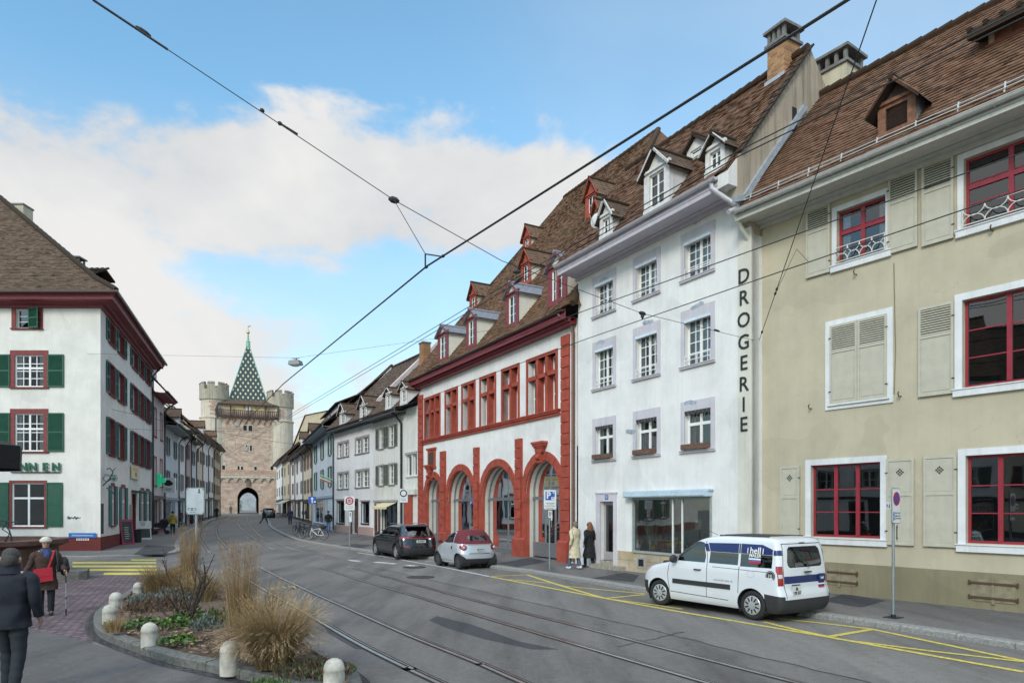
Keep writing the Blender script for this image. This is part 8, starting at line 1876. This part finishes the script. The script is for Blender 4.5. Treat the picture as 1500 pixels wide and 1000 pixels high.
# ---------------------------------------------------------------- planting island: grasses, shrubs, ground cover
def straw(name, c): return plain(name, c, .8, var=.35, scale=5)
ST1 = straw('straw_blade', (.29, .195, .09)); ST2 = straw('pale_straw_blade', (.33, .23, .12)); ST3 = straw('rust_blade', (.22, .13, .06)); STG = straw('olive_blade', (.13, .12, .045))
def grass(label, c, n, h, spread, droop, mats, base=.2, w=.006, upright=0., seed=1, plume=0, loose=1.):
    rnd = random.Random(seed); b = MB()
    for k in range(n):
        a = rnd.uniform(0, 2*PI); r0 = base*math.sqrt(rnd.random()); hh = h*(.42+.63*rnd.random()**.8); out = spread*rnd.uniform(.15, 1.)*(1-upright*.7); dr = droop*rnd.uniform(.3, 1.1)
        ca, sa = math.cos(a), math.sin(a); x0, y0 = r0*math.cos(a+rnd.uniform(-1, 1)), r0*math.sin(a+rnd.uniform(-1, 1)); tw_ = rnd.uniform(0, PI); cx_, sx_ = math.cos(tw_), math.sin(tw_)
        m = rnd.choices(range(len(mats)), [3, 3, 2, 2][:len(mats)])[0]; ns = 6; th0 = spread*rnd.uniform(.0, .55); th1 = th0+droop*rnd.uniform(.25, 1.5); p = V((x0, y0, 0)); P = [p]; l = hh/ns; wob = rnd.uniform(-.25, .25)
        for j in range(ns):
            t = (j+1)/ns; th = th0+(th1-th0)*t**1.6; az_ = a+wob*t; p = p+V((math.cos(az_)*math.sin(th), math.sin(az_)*math.sin(th), math.cos(th)))*l; P.append(p)
        for j in range(ns):
            wa, wb = w*(1-j/ns*.75), w*(1-(j+1)/ns*.75)
            d = V((cx_, sx_, 0)); b.quad(P[j]-d*wa, P[j]+d*wa, P[j+1]+d*wb, P[j+1]-d*wb, m)
        if plume and rnd.random() < plume:
            tip = P[-1]; dd = (P[-1]-P[-2]).normalized()
            for j in range(5): q = tip+dd*(.03*j-.08); s_ = rnd.uniform(-1, 1)*.018; b.poly([q, q+dd*.05+V((s_, s_*.7, 0)), q+dd*.02+V((-s_*.6, s_, 0))], 1 if len(mats) > 1 else 0)
    return thing(b, 'ornamental_grass', mats, label, 'ornamental grass', 'dry ornamental grasses in the planting island', loc=c)
def bp(px, py): p = gp(px, py, .2); p.z = soil_z(p.x, p.y)-.02; return p
grass('large drooping straw coloured grass clump nearest the viewer', bp(402, 975), 4600, 1.04, .5, 1.3, [ST1, ST2, ST3, STG], .19, .0036, seed=3, plume=.3)
grass('tall upright feather grass behind the large drooping clump', bp(352, 930), 460, 1.62, .2, .16, [ST1, ST3, ST2], .17, .0036, seed=4, plume=.5)
grass('pale loose grass between the tall feather grass and the tram rails', bp(378, 922), 800, .95, .8, .9, [ST2, ST1], .22, .0036, seed=14, plume=.6)
grass('tall rust tinged feather grass at the foot of the blank sign', bp(277, 858), 420, 1.7, .18, .14, [ST1, ST3, ST2], .2, .005, seed=5, plume=.5)
grass('low brown grass bush beside the farthest bollard', bp(238, 868), 1700, .85, .7, .8, [ST3, ST1, STG], .3, .005, seed=6)
grass('low pale grass in front of the rust tinged feather grass', bp(292, 880), 1000, .75, .7, .9, [ST2, ST1, STG], .35, .0048, seed=16, plume=.4)
grass('little straw tuft at the foot of the front pair of bollards', bp(168, 925), 380, .34, .6, .9, [ST2, ST1], .12, .0035, seed=7)
# leafless shrub
rnd = random.Random(11); b = MB()
def branch(p, d, l, r, lv):
    pts = [p]; rs = [r]; q = p; dd = d
    for j in range(5): dd = (dd+V((rnd.uniform(-.22, .22), rnd.uniform(-.22, .22), rnd.uniform(-.03, .16)))).normalized(); q = q+dd*l/5; pts.append(q); rs.append(r*(1-.13*(j+1)))
    b.tube(pts, rs, 6)
    if lv:
        for j in range(2 if lv == 1 else 3): k = rnd.randint(1, 4); branch(pts[k], (dd+V((rnd.uniform(-.8, .8), rnd.uniform(-.8, .8), rnd.uniform(0, .5)))).normalized(), l*rnd.uniform(.4, .65), rs[k]*.6, lv-1)
    for j in range(7): k = rnd.randint(1, 4); s_ = pts[k]; v = V((rnd.uniform(-1, 1), rnd.uniform(-1, 1), rnd.uniform(-.2, .6))).normalized()*.05; b.bar(s_, s_+v, .004, .004)
for d, l in (((-.55, .1, .9), 1.35), ((-.15, .2, 1), 1.3), ((.25, .1, 1), 1.5), ((.55, -.1, .85), 1.45), ((.62, .1, .7), 1.2), ((-.8, -.1, .55), 1.0)): branch(V((rnd.uniform(-.12, .12), rnd.uniform(-.1, .1), -.05)), V(d).normalized(), l, .022, 2)
thing(b, 'bare_shrub', plain('dark_bark', (.045, .032, .028), .85, var=.3), 'leafless dark rose shrub with upright thorny canes in the island', 'shrub', loc=bp(268, 912))
def leafy(label, px, py, rx, ry, h, n, mats, size, seed, name='low_shrub', cat='low shrub', needle=False):
    rnd = random.Random(seed); b = MB()
    for k in range(n):
        a = rnd.uniform(0, 2*PI); r = math.sqrt(rnd.random()); z = h*(1-r*r*.8)*rnd.uniform(.15, 1.)*(1+.5*noise.noise(V((r*math.cos(a)*3+seed, r*math.sin(a)*3, seed)))); p = V((rx*r*math.cos(a), ry*r*math.sin(a), z)); s_ = size*rnd.uniform(.6, 1.3)
        n1 = V((rnd.uniform(-1, 1), rnd.uniform(-1, 1), rnd.uniform(.0, 1.)+(.8 if needle else 0))).normalized(); n2 = n1.cross(V((rnd.uniform(-1, 1), rnd.uniform(-1, 1), rnd.uniform(-1, 1)))).normalized()
        wdt = .16 if needle else .5; b.quad(p-n2*s_*wdt*.3, p+n1*s_*.5-n2*s_*wdt, p+n1*s_, p+n1*s_*.5+n2*s_*wdt, rnd.randrange(len(mats)))
    return thing(b, name, mats, label, cat, 'low plants in the planting island', loc=bp(px, py))
LV = [plain('sage_leaf', (.1, .125, .1), .8, var=.25), plain('silver_leaf', (.16, .19, .175), .8, var=.25)]; GR = [plain('fresh_leaf', (.06, .13, .025), .6, var=.3), plain('deep_leaf', (.03, .075, .02), .6, var=.3), plain('lime_leaf', (.12, .19, .03), .6)]; DRY = [plain('dry_leaf', (.14, .085, .05), .85, var=.3), plain('dry_leaf_dark', (.07, .045, .032), .85, var=.3)]
leafy('silvery grey green lavender mound below the feather grass', 258, 882, .7, .5, .38, 1000, LV, .09, 1, needle=True)
leafy('small blue grey lavender mound behind the bollards', 212, 882, .35, .3, .25, 600, LV, .08, 2, needle=True)
leafy('grey lavender tuft among the green leaves', 303, 921, .3, .25, .28, 500, LV, .08, 3, needle=True)
leafy('dark twiggy dead perennials between lavender and bollards', 235, 893, .8, .5, .3, 1400, DRY, .1, 4, needle=True)
leafy('long strip of bright green leaves behind the front bollards', 222, 916, .95, .38, .16, 420, GR, .07, 5, 'ground_plant', 'ground plant')
leafy('green leaf patch at the foot of the bare shrub', 283, 910, .5, .3, .18, 600, GR, .08, 6, 'ground_plant', 'ground plant')
leafy('fresh green grassy patch between bare shrub and straw clump', 318, 912, .5, .4, .26, 360, GR+DRY[:1], .11, 7, 'ground_plant', 'ground plant', True)
leafy('small green leaf patch in the middle of the mulch', 262, 939, .32, .2, .12, 260, GR, .07, 8, 'ground_plant', 'ground plant')
leafy('green weeds near the lowest visible bollard', 392, 1003, .3, .16, .1, 260, GR, .06, 9, 'ground_plant', 'ground plant', True)
leafy('straggly dry ground growth between straw clump and rails', 462, 985, .55, .5, .14, 1300, DRY+[GR[1]], .07, 10, 'ground_plant', 'ground plant', True)
# bark mulch
rnd = random.Random(5); b = MB(); x0, x1 = min(p.x for p in inner), max(p.x for p in inner); y0, y1 = min(p.y for p in inner), max(p.y for p in inner); k = 0
while k < 12000:
    x, y = rnd.uniform(x0, x1), rnd.uniform(y0, y1)
    if y > 19 and rnd.random() < .6: continue
    if not in_bed(x, y): continue
    k += 1; z = soil_z(x, y)+rnd.uniform(-.005, .03); a = rnd.uniform(0, PI); l = rnd.uniform(.012, .045); w = l*rnd.uniform(.15, .45); d = V((math.cos(a), math.sin(a), rnd.uniform(-.35, .35))); e_ = V((-math.sin(a), math.cos(a), rnd.uniform(-.4, .4)))
    p = V((x, y, z)); b.quad(p-d*l-e_*w, p+d*l-e_*w, p+d*l+e_*w, p-d*l+e_*w, rnd.choices((0, 1, 2), (5, 4, 2))[0])
tag(b.build('bark_mulch', [plain('bark_dark', (.085, .055, .036), .9, var=.3), plain('bark_mid', (.19, .12, .075), .9, var=.3), plain('bark_pale', (.33, .23, .15), .9, var=.3)]), 'brown bark mulch and fallen leaves covering the planting island', 'mulch', None, 'stuff')

# ---------------------------------------------------------------- beyond the gate arch and across the square
def bare_tree(label, x, y, h, seed):
    rnd = random.Random(seed); z0 = g(y); e = empty('bare_tree', (x, y, z0), 0, label, 'tree', 'bare trees beyond the gate'); t = MB(); c = MB()
    def br(p, d, l, r, lv, b):
        q = p+d*l; b.tube([p, p.lerp(q, .5)+V((rnd.uniform(-.1, .1)*l*.5, 0, 0)), q], [r, r*.8, r*.6], 5, caps=False)
        if lv:
            for j in range(4): br(p.lerp(q, rnd.uniform(.5, 1)), (d+V((rnd.uniform(-.9, .9), rnd.uniform(-.9, .9), rnd.uniform(-.2, .5)))).normalized(), l*rnd.uniform(.5, .75), r*.5, lv-1, c)
    br(V((0, 0, 0)), V((0, 0, 1)), h*.35, h*.022, 4, t); t.build('trunk', plain('dark_bark', (.045, .032, .028)), e); c.build('crown', plain('twig_grey', (.12, .1, .09), .9), e)
a = V((TX, TY)); dn = V((TX, TY)).normalized()
for k, (o_, d_, h_, lab) in enumerate(((-3., 28, 11, 'bare tree seen through the left half of the gate arch'), (2.2, 40, 12, 'bare tree seen through the right half of the gate arch'))):
    q = a+dn*d_+V((dn.y, -dn.x))*o_; bare_tree(lab, q.x, q.y, h_, 20+k)
q = a+dn*150; e = House('house', V((q.x-30, q.y-10)), V((q.x+30, q.y+12)), 'pale building seen far beyond the gate arch', base=1.5, depth=10); ops = [(2+k*3, 3.1+k*3, 2+j*3.4, 3.7+j*3.4) for k in range(19) for j in range(3)]
e.wall(plain('far_facade', (.34, .36, .38), .9, var=.2, scale=.3), 9, []); b = MB(); b.prism([(-.5, -.5, 11), (e.L+.5, -.5, 11), (e.L+.5, -.5, 11.4), (-.5, -.5, 11.4)], (0, 10, 0)); b.build('roof', T_MID, e.root)
leafy_h = MB(); rnd = random.Random(9); q = a+dn*60+V((dn.y, -dn.x))*-4
for k in range(900): v = V((rnd.uniform(-3.2, 2.2), rnd.uniform(-1, 1), rnd.uniform(0, 3.2))); d = V((rnd.uniform(-1, 1), rnd.uniform(-1, 1), rnd.uniform(-.3, 1))).normalized()*.3; n_ = d.cross(V((rnd.uniform(-1, 1), rnd.uniform(-1, 1), 1))).normalized()*.16; leafy_h.quad(v, v+d*.5+n_, v+d, v+d*.5-n_, rnd.randrange(2))
thing(leafy_h, 'evergreen_bush', GR[:2], 'dark evergreen bush seen through the gate arch', 'bush', loc=(q.x, q.y, g(q.y)))
# houses across the square, seen only mirrored in the window panes
row_house(V((-33, 3)), V((-33.6, 17)), 12.5, P_W, S_G2, 'white house across the square mirrored in the window panes', 3, 4, 3.4, 1.1, .8, 1., 5, T_MID, M_SHF)
row_house(V((-32, -14)), V((-33, 3)), 11.5, P_C, S_BR, 'cream house across the square mirrored in the window panes', 3, 4, 3.4, 1.1, .8, 1., 5, T_DK, M_SHF)
# ---------------------------------------------------------------- sky, sun, camera
SUN_EL, SUN_AZ = math.radians(32), math.radians(205)    # azimuth clockwise from +y: behind the viewer, to the left
w = bpy.data.worlds.new('World'); SC.world = w; w.use_nodes = True; nt = w.node_tree; bg = nt.nodes['Background']
sky = N(nt, 'ShaderNodeTexSky'); sky.sky_type = 'NISHITA'; sky.sun_disc = False; sky.sun_elevation = SUN_EL; sky.sun_rotation = SUN_AZ
sky.altitude = 270; sky.air_density = 1.2; sky.dust_density = .6; sky.ozone_density = 2.2
tc = N(nt, 'ShaderNodeTexCoord'); sp3 = N(nt, 'ShaderNodeSeparateXYZ'); L(nt, tc, 'Generated', sp3, 'Vector')
el = mth('ARCSINE', sp3.outputs[2]); az = N(nt, 'ShaderNodeMath', operation='ARCTAN2'); nt.links.new(sp3.outputs[0], az.inputs[0]); nt.links.new(sp3.outputs[1], az.inputs[1])
mp = N(nt, 'ShaderNodeMapping'); mp.inputs['Scale'].default_value = (1., 1., 1.7); mp.inputs['Location'].default_value = (.35, .1, .42); L(nt, tc, 'Generated', mp, 'Vector')
n1 = N(nt, 'ShaderNodeTexNoise', Scale=3.4, Detail=9., Roughness=.56, Distortion=.15); L(nt, mp, 'Vector', n1, 'Vector')
n2 = N(nt, 'ShaderNodeTexNoise', Scale=1.5, Detail=3., Roughness=.5); L(nt, mp, 'Vector', n2, 'Vector')
def curve(src, stops):
    r = N(nt, 'ShaderNodeValToRGB'); r.color_ramp.interpolation = 'EASE'; e = r.color_ramp.elements
    while len(e) < len(stops): e.new(.5)
    for k, (p, v) in enumerate(stops): e[k].position = p; e[k].color = (v, v, v, 1)
    nt.links.new(src, r.inputs[0]); return r.outputs[0]
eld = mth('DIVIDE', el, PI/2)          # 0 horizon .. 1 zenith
band = curve(eld, [(0, .5), (.09, .58), (.14, .52), (.185, .3), (.215, .56), (.245, .84), (.29, .8), (.325, .42), (.36, .1), (.44, .2), (.54, .75), (1, .95)])
azn = mth('MULTIPLY_ADD', az.outputs[0], .5/PI); azn.node.inputs[2].default_value = .5   # .5 straight ahead
side = curve(azn, [(0, .5), (.25, .35), (.38, .02), (.46, .0), (.5, -.0), (.525, .42), (.56, .5), (.7, .3), (1, .5)])
tot = mth('ADD', band, mth('MULTIPLY', mth('SUBTRACT', n1.outputs[0], .5), 2.5)); tot = mth('ADD', tot, mth('MULTIPLY', mth('SUBTRACT', n2.outputs[0], .5), .8)); tot = mth('SUBTRACT', tot, mth('MULTIPLY', side, .55))
msk = N(nt, 'ShaderNodeValToRGB'); e = msk.color_ramp.elements; e[0].position = .43; e[0].color = (0, 0, 0, 1); e[1].position = .7; e[1].color = (1, 1, 1, 1); msk.color_ramp.interpolation = 'EASE'; nt.links.new(tot, msk.inputs[0])
shade = N(nt, 'ShaderNodeValToRGB'); e = shade.color_ramp.elements; e[0].position = .4; e[0].color = (5.1, 5.4, 5.75, 1); e[1].position = .62; e[1].color = (7.3, 7.25, 7.15, 1); nt.links.new(mth('ADD', mth('MULTIPLY', n2.outputs[0], .45), mth('MULTIPLY', n1.outputs[0], .6)), shade.inputs[0])
hs = N(nt, 'ShaderNodeMix', data_type='RGBA', blend_type='MULTIPLY'); hs.inputs[0].default_value = 1.; nt.links.new(sky.outputs[0], hs.inputs[6]); hs.inputs[7].default_value = (SKYG[0], SKYG[1], SKYG[2], 1)
vA = N(nt, 'ShaderNodeMath', operation='MAXIMUM'); veil = N(nt, 'ShaderNodeMix', data_type='RGBA'); nt.links.new(curve(azn, [(0, .15), (.4, .04), (.48, .06), (.53, .2), (.6, .34), (1, .2)]), vA.inputs[0]); nt.links.new(curve(eld, [(0, .62), (.12, .5), (.25, .25), (.34, .04), (1, 0)]), vA.inputs[1]); nt.links.new(vA.outputs[0], veil.inputs[0]); nt.links.new(hs.outputs[2], veil.inputs[6]); nt.links.new(shade.outputs[0], veil.inputs[7])
fin = N(nt, 'ShaderNodeMix', data_type='RGBA'); nt.links.new(msk.outputs[0], fin.inputs[0]); nt.links.new(veil.outputs[2], fin.inputs[6]); nt.links.new(shade.outputs[0], fin.inputs[7])
up = N(nt, 'ShaderNodeMix', data_type='RGBA', blend_type='MULTIPLY'); up.inputs[0].default_value = 1.; nt.links.new(fin.outputs[2], up.inputs[6]); zb = N(nt, 'ShaderNodeMath', operation='MULTIPLY'); nt.links.new(curve(eld, [(0, .4), (.44, .4), (.62, .9), (1, .9)]), zb.inputs[0]); zb.inputs[1].default_value = 2.5; nt.links.new(zb.outputs[0], up.inputs[7]); nt.links.new(up.outputs[2], bg.inputs['Color']); bg.inputs['Strength'].default_value = .1  # sky brightness raised overhead, out of view, to light facades and road
sl = bpy.data.lights.new('sun', 'SUN'); sl.energy = 1.9; sl.angle = math.radians(18); sl.color = (1, .93, .83)
so = bpy.data.objects.new('sun', sl); COL.objects.link(so)
sd = V((math.sin(SUN_AZ)*math.cos(SUN_EL), math.cos(SUN_AZ)*math.cos(SUN_EL), math.sin(SUN_EL))); so.rotation_euler = (-sd).to_track_quat('-Z', 'Y').to_euler(); so.location = (-20, -30, 40)
cam = bpy.data.cameras.new('camera'); cam.lens = 24; cam.sensor_width = 36; cam.shift_y = (HY-500)/1500; cam.clip_end = 2000; cam.clip_start = .1
co = bpy.data.objects.new('camera', cam); COL.objects.link(co); co.location = (0, 0, EYE); co.rotation_euler = (PI/2, 0, 0); SC.camera = co
SC.view_settings.view_transform = 'Standard'; SC.view_settings.look = 'None'; SC.view_settings.exposure = EXPO; SC.view_settings.gamma = 1
SC.cycles.max_bounces = 6; SC.cycles.transparent_max_bounces = 12; SC.cycles.glossy_bounces = 3; SC.cycles.diffuse_bounces = 3
SC.cycles.use_adaptive_sampling = True; SC.cycles.adaptive_threshold = .02; SC.cycles.sample_clamp_indirect = 5
try: SC.cycles.use_denoising = True; SC.cycles.denoiser = 'OPENIMAGEDENOISE'
except Exception: pass
